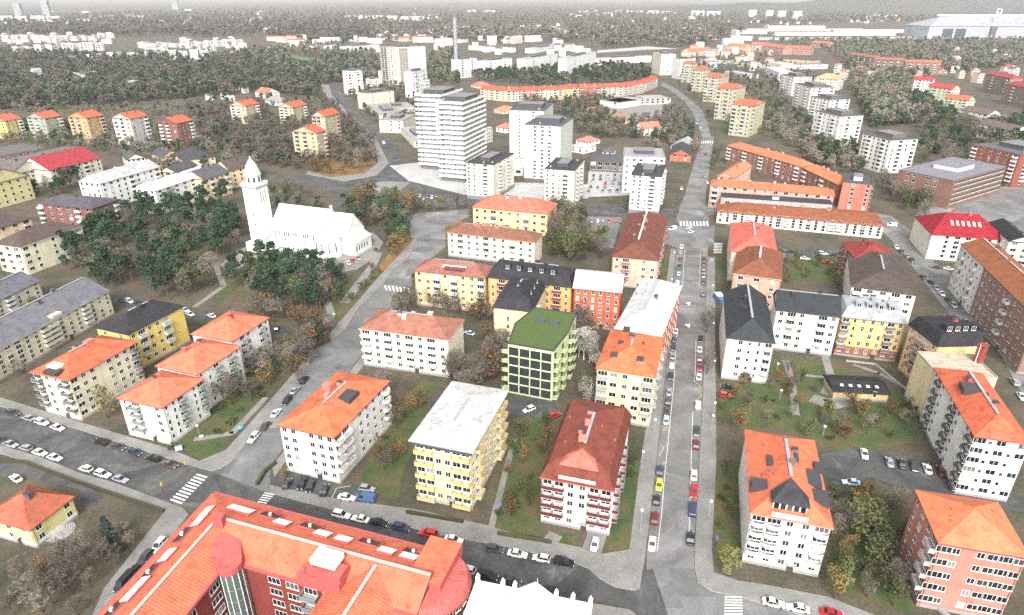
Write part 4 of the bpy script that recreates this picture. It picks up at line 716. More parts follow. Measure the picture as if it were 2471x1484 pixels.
# cross wing
cd_ = Vector((-.30, -.954)).normalized(); cn = Vector((-cd_.y, cd_.x)); cp = Vector((-25.2, 90.6))
q = MB(); Lc = 46; hwid = 8.0
P = lambda a, b, z: rel(cp + cd_ * a + cn * b, z)
for s in (1, -1):
    f = [P(-.5, 0, HR - .25), P(Lc, 0, HR - .25), P(Lc, s * hwid, HE + .3), P(1, s * hwid, HE + .3)]; q.roofface(ccw3(f[::-1]), ORF)
for s in (1, -1): q.poly([P(3, s * (hwid - .4), 0), P(Lc, s * (hwid - .4), 0), P(Lc, s * (hwid - .4), HE + .3), P(3, s * (hwid - .4), HE + .3)], RBM)
q.build('cross_wing', B1); q = MB()
q.poly([P(1, -.3, HR - .08), P(Lc, -.3, HR - .08), P(Lc, .3, HR - .08), P(1, .3, HR - .08)], WSTR); q.build('roof_walkway', B1R)
# round end tower
rc_ = Vector((-15.6, 89.4)); n = 26; ring = lambda r, z: [rel(rc_ + Vector((math.cos(t), math.sin(t))) * r, z) for t in [i * 2 * math.pi / n for i in range(n)]]
q = MB(); lo, mid, hi = ring(8.0, HE - .2), ring(7.3, HE + 1.3), ring(3.2, HE + 1.9)
for i in range(n):
    j = (i + 1) % n; q.roofface([lo[i], lo[j], mid[j], mid[i]], PKR); q.roofface([mid[i], mid[j], hi[j], hi[i]], PKR)
    l2 = ring(8.0, HE - .6); q.poly([l2[i], l2[j], lo[j], lo[i]], PTR)
q.poly(hi, PKR)
rr = q.build('round_roof', B1)
q = MB(); q.prism([p[:2] for p in ring(7.4, 0)], 0, HE - .4, RBM); q.build('round_wall', B1)
for i in range(14):
    t = math.radians(-115 + i * 15)
    for z in rows4[:4]:
        ob('pane', WP['w'], ob('window', WM['w'], B1, rel(rc_ + Vector((math.cos(t), math.sin(t))) * 7.43, z), t + R(90)))
q = MB(); up_ = rc_ + Vector((1.0, 2.2)); a = [rel(up_ + d2 * i * 3.4 - n2 * j * 5.4, 0)[:2] for i, j in ((-1, -1), (1, -1), (1, 1), (-1, 1))]
q.prism(ccw(a), HE + .5, HE + 3.4, PTR, ORF); q.build('attic_block', rr)

# --- white ornate house at the bottom edge
p0, p1 = at(1150, 1405, 15), at(1428, 1462, 15); u = (p1 - p0).normalized(); v = Vector((u.y, -u.x, 0)); L = (p1 - p0).length
OW = empty('ornate_house', (p0.x, p0.y, 0), math.atan2(u.y, u.x), 'white ornate house with pinnacles and central gable along the street, at the bottom edge', 'house')
q = MB(); wm = wall_mat((.80, .80, .79)); q.prism([(0, -16), (L, -16), (L, 0), (0, 0)], 0, 15, wm, wm); q.build('wall', OW)
q = MB(); m = roof_mat((.74, .74, .73), 'seam'); q.roofface([(.4, -15.6, 15.004), (L - .4, -15.6, 15.004), (L - 5, -8, 16.2), (5, -8, 16.2)], m); q.roofface([(L - .4, -.5, 15.004), (.4, -.5, 15.004), (5, -8, 16.2), (L - 5, -8, 16.2)], m)
q.roofface([(L - .4, -15.6, 15.004), (L - .4, -.5, 15.004), (L - 5, -8, 16.2)], m); q.roofface([(.4, -.5, 15.004), (.4, -15.6, 15.004), (5, -8, 16.2)], m)
orf = q.build('roof', OW)
q = MB(); q.box(-.1, L + .1, -.35, .05, 15.006, 15.6, WHITE); q.box(-.12, .3, -16, -.36, 15.006, 15.6, WHITE); q.box(L - .3, L + .12, -16, -.36, 15.006, 15.6, WHITE); q.build('parapet', OW)
q = MB(); cx = L * .52; fr_ = [(cx - 3.6, 0, 15.61), (cx + 3.6, 0, 15.61), (cx, 0, 18.3)]; q.poly(fr_[::-1], wm); q.roofface([(cx - 3.6, 0, 15.6), (cx, 0, 18.3), (cx, -6, 18.3), (cx - 3.6, -1.2, 15.9)][::-1], m); q.roofface([(cx + 3.6, 0, 15.6), (cx, 0, 18.3), (cx, -6, 18.3), (cx + 3.6, -1.2, 15.9)], m); q.poly([(x, -.4, z) for x, y, z in fr_], wm); q.build('gable', OW)
for x in (.3, 5.2, cx - 3.9, cx + 3.9, L * .84, L - .3):
    q = MB(); q.box(x - .35, x + .35, -.55, .15, 15.62, 16.8, WHITE); 
    for s in range(4): a, b = [(-.4, -.6), (.4, -.6), (.4, .2), (-.4, .2)][s], [(.4, -.6), (.4, .2), (-.4, .2), (-.4, -.6)][s]; q.poly([(x + a[0], a[1], 16.8), (x + b[0], b[1], 16.8), (x, -.2, 17.9)], WHITE)
    q.build('pinnacle', OW)
q = MB(); q.tube((cx + .8, -2.5, 17), (cx + .8, -2.5, 22), .06, .04, WHITE, 5); q.build('flagpole', OW)
for x, y in ((L * .28, -3), (L * .66, -4.5)):
    q = MB(); q.box(x - .4, x + .4, y - .3, y + .3, 15.5, 16.6, LGREY); q.build('roof_hatch', orf)

# --- white church
CH = empty('church', (-122.5, 308.5, 0), math.atan2(-11.7, 32.5), 'white church with slender bell tower, steep nave roof and round apse by the pines', 'church')
cw = wall_mat((.82, .83, .81)); cr_ = roof_mat((.50, .62, .55), 'seam'); slit = flat('church_window', (.06, .07, .07), .3)
NL, ND, EH, RH = 31.0, 20.0, 10.0, 20.5
q = MB(); q.prism([(0, 4), (NL, 4), (NL, 4 + ND), (0, 4 + ND)], 0, EH, cw); q.poly([(NL, 4, EH), (NL, 4 + ND, EH), (NL, 4 + ND / 2, RH)], cw); q.poly([(0, 4 + ND, EH), (0, 4, EH), (0, 4 + ND / 2, RH)], cw); q.build('nave_wall', CH)
q = MB(); q.roofface([(-.4, 3.4, EH - .2), (NL + .4, 3.4, EH - .2), (NL + .4, 4 + ND / 2, RH + .25), (-.4, 4 + ND / 2, RH + .25)], cr_); q.roofface([(NL + .4, 4.6 + ND, EH - .2), (-.4, 4.6 + ND, EH - .2), (-.4, 4 + ND / 2, RH + .25), (NL + .4, 4 + ND / 2, RH + .25)], cr_)
q.build('nave_roof', CH)
q = MB(); q.prism([(1, -.5), (NL - 2, -.5), (NL - 2, 3.99), (1, 3.99)], 0, 5.2, cw); q.build('aisle_wall', CH)
q = MB(); q.roofface([(.6, -.9, 5.1), (NL - 1.6, -.9, 5.1), (NL - 1.6, 3.98, 7.2), (.6, 3.98, 7.2)], cr_)
for i in range(5): x = 3 + i * (NL - 8) / 4; q.roofface([(x - 1.8, -.92, 5.12), (x + 1.8, -.92, 5.12), (x + .9, 2.5, 7.6), (x - .9, 2.5, 7.6)], cr_)
q.build('aisle_roof', CH)
for i in range(5):
    for k in range(3):
        x = 2.6 + i * (NL - 5) / 4.6 + k * 1.2; g = MB(); g.box(x - .28, x + .28, 3.9, 3.985, 7.4, 9.4, slit); g.build('slit_window', CH)
    for k in range(3): x = 2.6 + i * (NL - 6) / 4.6 + k * 1.3; g = MB(); g.box(x - .35, x + .35, -.58, -.505, 2.6, 3.7, slit); g.build('aisle_window', CH)
ap = (NL + 1.5, 5.5); n = 20; rg = lambda r, z: [(ap[0] + math.cos(t) * r, ap[1] + math.sin(t) * r, z) for t in [i * 2 * math.pi / n for i in range(n)]]
q = MB(); q.prism([p[:2] for p in rg(6.2, 0)], 0, 9.6, cw); q.build('apse_wall', CH); q = MB(); a, b = rg(6.6, 9.5), rg(.2, 13.5)
for i in range(n): q.roofface([a[i], a[(i + 1) % n], b[(i + 1) % n], b[i]], cr_)
q.build('apse_roof', CH)
for i in range(5): t = R(-150 + i * 32); g = MB(); x, y = ap[0] + 6.22 * math.cos(t), ap[1] + 6.22 * math.sin(t); g.tube((x, y, 3), (x, y, 7.5), .3, .3, slit, 5, True); g.build('apse_window', CH)
# transept with cross gable and lower annex
q = MB(); tx0, tx1 = NL - 3, NL + 10; ty0, ty1 = 9, 25
q.prism([(NL + .01, ty0), (tx1, ty0), (tx1, ty1), (NL + .01, ty1)], 0, 9.5, cw); q.poly([(tx1, ty0, 9.5), (tx1, ty1, 9.5), (tx1, (ty0 + ty1) / 2, 18.2)], cw); q.build('transept_wall', CH)
q = MB(); ym = (ty0 + ty1) / 2; q.roofface([(tx0, ty0 - .4, 9.3), (tx1 + .3, ty0 - .4, 9.3), (tx1 + .3, ym, 18.5), (tx0, ym, 18.5)], cr_); q.roofface([(tx1 + .3, ty1 + .4, 9.3), (tx0, ty1 + .4, 9.3), (tx0, ym, 18.5), (tx1 + .3, ym, 18.5)], cr_); q.build('transept_roof', CH)
q = MB(); q.prism([(tx1 + .01, ty0 - 1), (tx1 + 5, ty0 - 1), (tx1 + 5, ty1 - 2), (tx1 + .01, ty1 - 2)], 0, 6.5, cw); q.build('annex_wall', CH); q = MB(); q.roofface([(tx1 + 5.4, ty0 - 1.4, 6.4), (tx1 + 5.4, ty1 - 1.6, 6.4), (tx1 + .05, ty1 - 4, 11), (tx1 + .05, ty0 + 1, 11)], cr_); q.roofface([(tx1, ty0 - 1.4, 6.4), (tx1 + 5.4, ty0 - 1.4, 6.4), (tx1 + .05, ty0 + 1, 11)], cr_); q.build('annex_roof', CH)
for i in range(5): y = ty0 + i * 2.4; g = MB(); g.box(tx1 + 5.0, tx1 + 5.07, y - .4, y + .4, 2.4, 4.8, slit); g.build('annex_window', CH)
g = MB(); g.box(NL - .8, NL, 8.4 + ND / 2 - 5, 9.2 + ND / 2 - 5, RH, RH + 2.2, cw); g.build('chimney', CH)
g = MB(); g.box(24.5, 26.6, -.62, -.51, 0, 2.7, DARK); g.build('door', CH)
# tower
tw, th = 8.2, 33.0; tc = (-4.6, 3.4)
q = MB(); q.prism([(tc[0] - tw / 2, tc[1] - tw / 2), (tc[0] + tw / 2, tc[1] - tw / 2), (tc[0] + tw / 2, tc[1] + tw / 2), (tc[0] - tw / 2, tc[1] + tw / 2)], 0, th, cw, cw); TW = q.build('tower_wall', CH)
q = MB(); h2 = tw / 2 + .35
for x0, x1, y0, y1 in ((-h2, h2, -h2, -h2 + .3), (-h2, h2, h2 - .3, h2), (-h2, -h2 + .3, -h2 + .3, h2 - .3), (h2 - .3, h2, -h2 + .3, h2 - .3)): q.box(tc[0] + x0, tc[0] + x1, tc[1] + y0, tc[1] + y1, th - .4, th + .9, WHITE)
q.box(tc[0] - h2, tc[0] + h2, tc[1] - h2, tc[1] + h2, th - 1.2, th - .41, GREY); q.build('gallery', TW)
n = 8; og = lambda r, z: [(tc[0] + math.cos(t) * r, tc[1] + math.sin(t) * r, z) for t in [(i + .5) * 2 * math.pi / n for i in range(n)]]
q = MB(); q.prism([p[:2] for p in og(3.6, 0)], th + .01, th + 4.6, cw, cw); LN = q.build('belfry', TW)
q = MB(); prof = [(4.2, th + 4.6), (3.9, th + 5.4), (2.9, th + 8.6), (1.5, th + 10.8), (.45, th + 12.2), (.3, th + 13.4)]
for (r0, z0), (r1, z1_) in zip(prof, prof[1:]):
    a, b = og(r0, z0), og(r1, z1_)
    for i in range(n): q.roofface([a[i], a[(i + 1) % n], b[(i + 1) % n], b[i]], cr_)
q.build('spire', TW)
q = MB(); q.tube((tc[0], tc[1], th + 13.3), (tc[0], tc[1], th + 16.5), .12, .06, DARK, 5); q.box(tc[0] - .7, tc[0] + .7, tc[1] - .06, tc[1] + .06, th + 15.2, th + 15.4, DARK); q.build('cross', TW)
for i in range(8):
    t = (i + 1) * math.pi / 4; c_, s_ = math.cos(t), math.sin(t); g = MB(); r = 3.36
    f = lambda a, z: (tc[0] + c_ * r - s_ * a, tc[1] + s_ * r + c_ * a, z); g.poly([f(-.6, th + 1.2), f(.6, th + 1.2), f(.6, th + 3.6), f(-.6, th + 3.6)], slit); g.build('belfry_opening', LN)
for sx, ax in ((0, 'y'), (1, 'x')):
    for k in (-1, 0, 1):
        g = MB()
        if ax == 'y': g.box(tc[0] + k * 1.6 - .25, tc[0] + k * 1.6 + .25, tc[1] - tw / 2 - .05, tc[1] - tw / 2 - .004, th - 9, th - 3, flat('louvre_grey', (.3, .31, .3)))
        else: g.box(tc[0] + tw / 2 + .004, tc[0] + tw / 2 + .05, tc[1] + k * 1.6 - .25, tc[1] + k * 1.6 + .25, th - 9, th - 3, flat('louvre_grey', (.3, .31, .3)))
        g.build('louvre', TW)  # louvre strips in one even grey on the tower face
for z in (8, 13, 18): g = MB(); g.box(tc[0] - .3, tc[0] + .3, tc[1] - tw / 2 - .05, tc[1] - tw / 2 - .004, z, z + 1.2, slit); g.build('slit_window', TW)
g = MB(); g.box(tc[0] - tw / 2 - 1, tc[0] + tw / 2 + 1, tc[1] - tw / 2 - 3.2, tc[1] - tw / 2 - .01, 0, 4.6, cw); g.build('porch', CH)

# --- light green modern block with grass roof and balconies
A, B, C = (1212, 828), (1340, 850), (1371, 756); H = solve_h(1340, 850, 968)
a, b, u, v, W, D = rectfit(A, B, C, H); W -= 1.2; b = b - u * .6
cen = b - u * W / 2 + v * D / 2; cen.z = 0
GB = empty('green_block', cen, math.atan2(u.y, u.x), 'light green modern block with grass roof, dark glass grid and balconies', 'apartment building')
gm = flat('light_green_cladding', (.50, .57, .32), .75, var=.04); hw, hd = W / 2, D / 2; gg = flat('dark_grid_glass', (.035, .04, .045), .12, var=.3, scale=.4)
q = MB(); oct_ = [(-hw + 1.2, -hd), (hw - .2, -hd), (hw, -hd + .3), (hw + 1.0, 0), (hw, hd - .3), (hw - .2, hd), (-hw + 1.2, hd), (-hw - 1.4, 0)]
q.prism(oct_, 0, H, gm, gm); q.build('wall', GB)
GRASS = bpy.data.materials.new('grass_roofing'); GRASS.use_nodes = True; gn_ = GRASS.node_tree; gbb = gn_.nodes['Principled BSDF']; gbb.inputs['Roughness'].default_value = 1
rr_ = ramp(gn_, [(.3, (.022, .045, .010)), (.7, (.10, .15, .035))]); gn_.links.new(noise(gn_, geo(gn_), 3.2, 6, .8), rr_.inputs[0]); gn_.links.new(rr_.outputs[0], gbb.inputs['Base Color'])
q = MB(); q.poly([(x * .97, y * .98, H + .25) for x, y in oct_], GRASS); q.build('grass_roof', GB)
q = MB(); n = len(oct_)
for i in range(n):
    s, t = oct_[i], oct_[(i + 1) % n]; s2, t2 = (s[0] * .96, s[1] * .975), (t[0] * .96, t[1] * .975)
    q.poly([(*s, H + .005), (*t, H + .005), (*t, H + .5), (*s, H + .5)], DARK); q.poly([(*s, H + .5), (*t, H + .5), (*t2, H + .5), (*s2, H + .5)], DARK); q.poly([(*t2, H + .2), (*s2, H + .2), (*s2, H + .5), (*t2, H + .5)], DARK)
q.build('parapet', GB)
for x in (-.13, .17): g = MB(); g.box(hw * x * 2 - 1.5 + .3, hw * x * 2 + 1.5 + .3, hd * .25, hd * .25 + 2.0, H + .26, H + 1.0, flat('skylight_box', (.07, .075, .10))); g.build('skylight', GB)
FH = (H - .9) / 5
for f in range(5):
    for c in range(4):
        cw_ = (W - 1.8) / 4; x = -hw + 1.35 + cw_ * (c + .5); z = .55 + f * FH; g = MB(); g.box(x - cw_ * .45, x + cw_ * .45, -hd - .02, -hd + .0, z, z + FH * .84, DARK)
        wo = g.build('window', GB); g = MB(); g.box(x - cw_ * .43, x - .04, -hd - .04, -hd - .021, z + .08, z + FH * .82, gg); g.box(x + .04, x + cw_ * .43, -hd - .04, -hd - .021, z + .08, z + FH * .82, gg); g.build('pane', wo)
    for k in range(4):                                   # right side: zigzag balconies
        y = -hd + 1.6 + k * (D - 3) / 3.6; z = .5 + f * FH; out = hw + 1.0 * (1 - abs(y) / hd)
        g = MB(); g.box(out + .02, out + .1, y - .9, y + .9, z, z + FH * .8, gg); g.build('window', GB)
        g = MB(); g.box(out - .3, out + 1.3, y - 1.3, y + 1.3, z - .2, z - .02, gm); bo = g.build('balcony', GB)
        g = MB()
        for i in range(11): yy = y - 1.3 + i * .255; g.box(out + 1.22, out + 1.3, yy, yy + .09, z, z + 1.0, gm)
        for i in range(4): xx = out + .2 + i * .27; g.box(xx, xx + .08, y - 1.3, y - 1.22, z, z + 1.0, gm)
        g.box(out - .1, out + 1.32, y - 1.32, y - 1.2, z + 1.0, z + 1.08, gm); g.box(out + 1.2, out + 1.32, y - 1.19, y + 1.3, z + 1.0, z + 1.08, gm); g.build('railing', bo)
    for k in range(3):
        y = -hd + 2 + k * (D - 3) / 3; z = .5 + f * FH; out = hw + .2 * 0; g = MB(); g.box(-hw - 2.6 + abs(y) / hd * 1.6, -hw + 1.5, y - 1.2, y + 1.2, z - .2, z - .02, gm); bo = g.build('balcony', GB)
        g = MB(); x0 = -hw - 2.6 + abs(y) / hd * 1.6
        for i in range(7): xx = x0 + i * .3; g.box(xx, xx + .1, y - 1.2, y - 1.1, z, z + 1.0, gm)
        g.box(x0, -hw + 1.2, y - 1.22, y - 1.08, z + 1.0, z + 1.08, gm); g.build('railing', bo)

# --- glazed roof terraces, dormers and other additions on near roofs
def roofpx(x, y, z, sx, sy, sz, mats, name, key, rot=0):
    t = BN[key]; p = at(x, y, z); r_ = t['root']; rz = r_.rotation_euler.z; l = p - r_.location; c_, s_ = math.cos(-rz), math.sin(-rz)
    lx, ly = l.x * c_ - l.y * s_, l.x * s_ + l.y * c_; q = MB(); q.box(lx - sx / 2, lx + sx / 2, ly - sy / 2, ly + sy / 2, z - sz, z, mats); return q, q.build(name, t['roof']), (lx, ly)
K = 'white corner house under an orange hip roof with one big dark roof hatch'
roofpx(838, 951, BN[K]['H'] + 2.6, 4.2, 5.0, 1.5, DARK, 'roof_hatch', K); roofpx(790, 925, BN[K]['H'] + 4.4, 2.4, 2.0, 2, flat('pink_chimney', (.5, .17, .15)), 'chimney', K)
K = 'white house with steep dark red roof, maroon balconies and glazed roof terrace'
t = BN[K]; hw, hd, H = t['W'] / 2, t['D'] / 2, t['H']
q = MB(); q.box(-4.3, 4.3, -hd - .2, -hd + 4.2, H + .3, H + .8, WHITE); q.box(-4.3, 4.3, -hd - .25, -hd - .1, H + .8, H + 1.5, WHITE); tr = q.build('roof_terrace', t['roof'])
q = MB(); q.box(-4.2, 4.2, -hd + 1.6, -hd + 4.5, H + .81, H + 3.3, WHITE)
q.roofface([(-4.6, -hd + 1.3, H + 3.31), (4.6, -hd + 1.3, H + 3.31), (0, -hd + 5.5, H + 5.9)], roof_mat((.52, .14, .11), 'seam')); q.roofface([(4.6, -hd + 1.3, H + 3.31), (4.6, -hd + 4.5, H + 3.31), (0, -hd + 5.5, H + 5.9)], roof_mat((.52, .14, .11), 'seam')); q.roofface([(-4.6, -hd + 4.5, H + 3.31), (-4.6, -hd + 1.3, H + 3.31), (0, -hd + 5.5, H + 5.9)], roof_mat((.52, .14, .11), 'seam'))
q.build('glazed_dormer', t['roof'])
for i in range(5): g = MB(); x = -3.3 + i * 1.65; g.box(x - .66, x + .66, -hd + 1.52, -hd + 1.59, H + 1.3, H + 3.0, GLASS); g.build('terrace_window', tr)
K = 'white house with orange roof, black dormers and glazed loft facing the street'
t = BN[K]; hw, hd, H = t['W'] / 2, t['D'] / 2, t['H']
q = MB(); q.box(-4.0, 3.2, -hd - .3, -hd + 4.0, H + .2, H + .7, WHITE); q.box(-4.0, 3.2, -hd - .35, -hd - .2, H + .7, H + 1.4, WHITE); tr = q.build('roof_terrace', t['roof'])
q = MB(); q.box(-3.8, 3.0, -hd + 1.5, -hd + 4.2, H + .71, H + 3.0, WHITE); bk = roof_mat((.05, .05, .055), 'felt'); q.roofface([(-4.3, -hd + .9, H + 3.01), (3.5, -hd + .9, H + 3.01), (-.4, -hd + 6.5, H + 6)], bk); q.roofface([(3.5, -hd + .9, H + 3.01), (3.5, -hd + 4.6, H + 3.01), (-.4, -hd + 6.5, H + 6)], bk); q.roofface([(-4.3, -hd + 4.6, H + 3.01), (-4.3, -hd + .9, H + 3.01), (-.4, -hd + 6.5, H + 6)], bk); q.build('glazed_dormer', t['roof'])
for i in range(5): g = MB(); x = -3.1 + i * 1.35; g.box(x - .5, x + .5, -hd + 1.42, -hd + 1.49, H + 1.1, H + 2.8, GLASS); g.build('terrace_window', tr)
for x, y, z, sx, sy in ((1858, 1108, 3.4, 1.2, 3.4), (1832, 1163, 2.6, 3.4, 3.0), (1912, 1100, 4.2, 2.6, 3.0), (1962, 1150, 2.6, 3.2, 5.5), (1980, 1195, 2.2, 3.2, 4.0), (1975, 1120, 2.2, 2.0, 2.0)):
    roofpx(x, y, H + z, sx, sy, 2.0, DARK, 'dormer', K)
K = 'yellow house with orange roof and dark skylights between green block and avenue'
for x, y in ((1512, 790), (1500, 824), (1547, 826), (1482, 852), (1545, 862)): roofpx(x, y, BN[K]['H'] + 3.0, 2.0, 1.6, 1.3, DARK, 'dormer', K)
K = 'white house with orange red roof and dark recessed balconies at the right edge'
roofpx(2343, 932, BN[K]['H'] + 3.4, 4.4, 4.4, 1.4, DARK, 'roof_hatch', K)
K = 'yellow house with a pale grey metal roof and yellow balcony bands'
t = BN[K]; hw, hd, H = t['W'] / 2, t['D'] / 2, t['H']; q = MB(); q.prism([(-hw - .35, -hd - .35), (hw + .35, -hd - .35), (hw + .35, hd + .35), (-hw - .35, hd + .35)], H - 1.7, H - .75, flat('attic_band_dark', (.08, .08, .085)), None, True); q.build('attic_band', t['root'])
q = MB(); q.box(-hw - 3.2, -hw - .36, hd * .35, hd * .35 + 5, 0, H - 3, wall_mat(LYL)); q.box(-hw - 3.5, -hw - .3, hd * .35 - .3, hd * .35 + 5.3, H - 2.99, H - .8, DARK); q.build('stair_tower', t['root'])
K = 'yellow house with brown roof holding a big white roof terrace, by the diagonal street'
t = BN[K]; H = t['H']; q, o_, _ = roofpx(1098, 640, H + 2.2, 10, 3.4, 1.0, WHITE, 'roof_terrace', K); roofpx(1096, 646, H + 2.3, 8.6, 2.0, .5, flat('terrace_maroon', (.2, .04, .05)), 'terrace_floor', K)
K = 'cream house with orange roof and a sunken roof terrace at its near corner'
roofpx(133, 880, BN[K]['H'] + 2.2, 4.2, 2.6, .9, WHITE, 'skylight', K); roofpx(128, 893, BN[K]['H'] + 1.7, 5, 3, .9, flat('terrace_floor', (.06, .045, .035)), 'roof_terrace', K); roofpx(213, 820, BN[K]['H'] + 4.2, 2.0, 2.6, 2, flat('pink_chimney', (.5, .17, .15)), 'chimney', K)
K = 'long cream house with slate grey roof and stacked balconies at the left edge'
roofpx(128, 757, BN[K]['H'] + 1.4, 4.5, 3, 2.2, wall_mat((.66, .62, .44)), 'attic_room', K)
K = 'cream house with mottled brown roof and pink chimneys behind the roof terrace house'
for x in (1152, 1172): roofpx(x, 540, BN[K]['H'] + 3.8, 3.6, 1.8, 1.8, flat('pink_chimney2', (.55, .14, .12)), 'dormer', K)
# tall brick chimney stack on the right
p = at(2362, 862, 17.5); CHM = empty('chimney_stack', (p.x, p.y, 0), .5, 'tall dark red brick chimney stack with white pipes beside the beige firewall roof', 'chimney')
q = MB(); q.box(-1.3, 1.3, -.9, .9, 0, 21.5, wall_mat((.30, .05, .035), True)); q.box(-1.5, 1.5, -1.1, 1.1, 21.51, 21.9, wall_mat((.24, .05, .035), True)); q.build('stack', CHM); q = MB(); q.tube((-1.5, 0, 15), (-1.5, 0, 22), .12, .12, WHITE); q.tube((1.6, 0, 15), (1.6, 0, 22), .12, .12, WHITE); q.build('pipe', CHM)

# --- house in the park, lower left
A, B, C = (-46, 1248), (71, 1281), (178, 1196)
hp = bld('low yellow villa with red brown roof and round garden steps, lower left park', A, B, C, H=6.0, F=2, wc=(.70, .62, .30), rc=(.36, .11, .07), roof='hip', ridge='y', rh=4.5, fa='. w w', fb='w . w', chim=1, cc=(.1, .09, .08), name='villa', cat='villa', bandc=((.78, .77, .7), False, 1.6), ov=.5)
q = MB()
for i in range(5): q.prism([(hp['W'] / 2 + math.cos(t) * (3.4 - i * .5), math.sin(t) * (3.4 - i * .5)) for t in [R(-90 + k * 15) for k in range(13)]], i * .18, (i + 1) * .18, CONC, CONC)
q.build('garden_steps', hp['root'])

# --- arena, depot and mast far away
p = at(2305, 92, 0); AR = empty('arena', (p.x, p.y, 0), 0, 'large grey sports hall with angled roof and slanting white lattice mast, upper right', 'arena')
am = flat('arena_cladding', (.34, .37, .41), .7, var=.05, scale=.02); ar_ = roof_mat((.33, .34, .38), 'felt')
q = MB(); q.box(-90, 260, 0, 140, 0, 34, am); q.poly([(-92, -2, 34.1), (60, -2, 34.1), (20, 60, 62), (-30, 60, 60)], ar_); q.poly([(60, -2, 34.1), (262, -2, 44), (262, 60, 64), (20, 60, 62)], ar_); q.poly([(-30, 60, 60), (20, 60, 62), (262, 60, 64), (262, 140, 34), (-92, 140, 34.1)], ar_); q.poly([(-92, -2, 34.1), (-30, 60, 60), (-92, 140, 34.1)], ar_); q.poly([(60, -2, 34.1), (60, -2, 34), (262, -2, 34), (262, -2, 44)], am); q.build('hall', AR)
for x in (-30, 10): q = MB(); q.box(x - 16, x + 16, -1.4, -.1, 3, 27, flat('arena_glass', (.07, .08, .09), .3)); q.build('glazed_bay', AR)
q = MB(); q.box(100, 118, -8, 2, 0, 33.9, flat('arena_dark', (.10, .10, .11))); q.build('recess', AR)
q = MB()
for x, y in ((104, -10), (118, -10)): q.tube((x, y, 0), (x + 22, 30, 82), 1.4, 1.2, WHITE)
for i in range(9): f = i / 8; q.tube((104 + 22 * f, -10 + 40 * f, 82 * f), (118 + 22 * f, -10 + 40 * f, 82 * f), .9, .9, WHITE)
q.build('lattice_mast', AR)
q = MB(); q.box(-40, 262, 58, 62, 62, 66, WHITE); q.build('roof_beam', AR)
for i, (x0, x1, y, h, m, lb) in enumerate(((1852, 1990, 70, 9, .7, 'long white depot shed on the right horizon, rear left'), (1870, 2160, 86, 7, .7, 'long white depot shed on the right horizon, front row'), (2010, 2235, 79, 8, .6, 'long pale depot shed beside the arena'), (1775, 1850, 82, 8, .72, 'white depot shed left of the long sheds'), (1800, 2080, 76, 7, .5, 'long grey depot shed in the middle row'))):
    a, b = at(x0, y, 0), at(x1, y, 0); D_ = empty('depot_shed', (a.x, a.y, 0), math.atan2(b.y - a.y, b.x - a.x), lb, 'shed', 'long depot sheds'); L = (b - a).length
    q = MB(); q.box(0, L, 0, 26, 0, h, wall_mat((m, m, m))); q.build('wall', D_); q = MB(); rm_ = roof_mat((m * .9, m * .9, m * .92), 'seam'); q.roofface([(-1, -1, h + .01), (L + 1, -1, h + .01), (L + 1, 13, h + 2.5), (-1, 13, h + 2.5)], rm_); q.roofface([(L + 1, 27, h + .01), (-1, 27, h + .01), (-1, 13, h + 2.5), (L + 1, 13, h + 2.5)], rm_); q.build('roof', D_)
p = at(1101, 170, 0); MA = empty('mast', (p.x, p.y, 0), 0, 'slim pale grey concrete mast rising behind the white blocks at the top', 'mast')
q = MB(); q.tube((0, 0, 0), (0, 0, 84), 3.4, 3.2, flat('mast_concrete', (.30, .31, .32), .9, var=.05), 12, True); q.build('shaft', MA); q = MB(); q.tube((0, 0, 84), (0, 0, 92), .4, .2, GREY, 6); q.build('antenna', MA)
p = at(2210, 82, 0)
# ---------------------------------------------------------------- the ground
def gmat(name, stops, scale, detail=8, rough=.65, fine=None, r=.95, warp=0.0, patch=False):
    m, n, b = nodes(name, stops[0][1], r); g = geo(n); rr = ramp(n, stops); f = noise(n, g, scale, detail, rough); f.node.inputs['Distortion'].default_value = warp; n.links.new(f, rr.inputs[0]); c = rr.outputs[0]
    if patch:                                            # mended patches and cracks
        v = n.nodes.new('ShaderNodeTexVoronoi'); v.distance = 'CHEBYCHEV'; v.inputs['Scale'].default_value = .11; v.inputs['Randomness'].default_value = .9; n.links.new(g, v.inputs['Vector'])
        r3 = ramp(n, [(0, (.78,) * 3), (.2, (1.0,) * 3), (.9, (1.18,) * 3)]); r3.color_ramp.interpolation = 'CONSTANT'; s_ = n.nodes.new('ShaderNodeSeparateColor'); n.links.new(v.outputs['Color'], s_.inputs[0]); n.links.new(s_.outputs[0], r3.inputs[0]); c = mul(n, c, r3.outputs[0])
    if fine: r2 = ramp(n, [(.3, (fine[1],) * 3), (.7, (fine[2],) * 3)]); n.links.new(noise(n, g, fine[0], 4, .8), r2.inputs[0]); c = mul(n, c, r2.outputs[0])
    n.links.new(c, b.inputs['Base Color']); return m
M_SOIL = gmat('leaf_littered_ground', [(.32, (.030, .040, .018)), (.46, (.062, .056, .036)), (.56, (.10, .075, .050)), (.68, (.048, .066, .024))], .05, 10, .7, (1.2, .6, 1.4))
M_LAWN = gmat('grass', [(.32, (.030, .052, .016)), (.46, (.05, .078, .021)), (.56, (.09, .08, .032)), (.68, (.12, .07, .036))], .11, 10, .72, (1.6, .6, 1.4))
M_BRIGHT = gmat('sports_grass', [(.3, (.06, .13, .035)), (.7, (.09, .16, .055))], .05, 5)
M_LEAF = gmat('fallen_leaves', [(.3, (.07, .06, .03)), (.5, (.16, .09, .03)), (.7, (.30, .15, .035))], .12, 10, .8, (1.5, .6, 1.5))
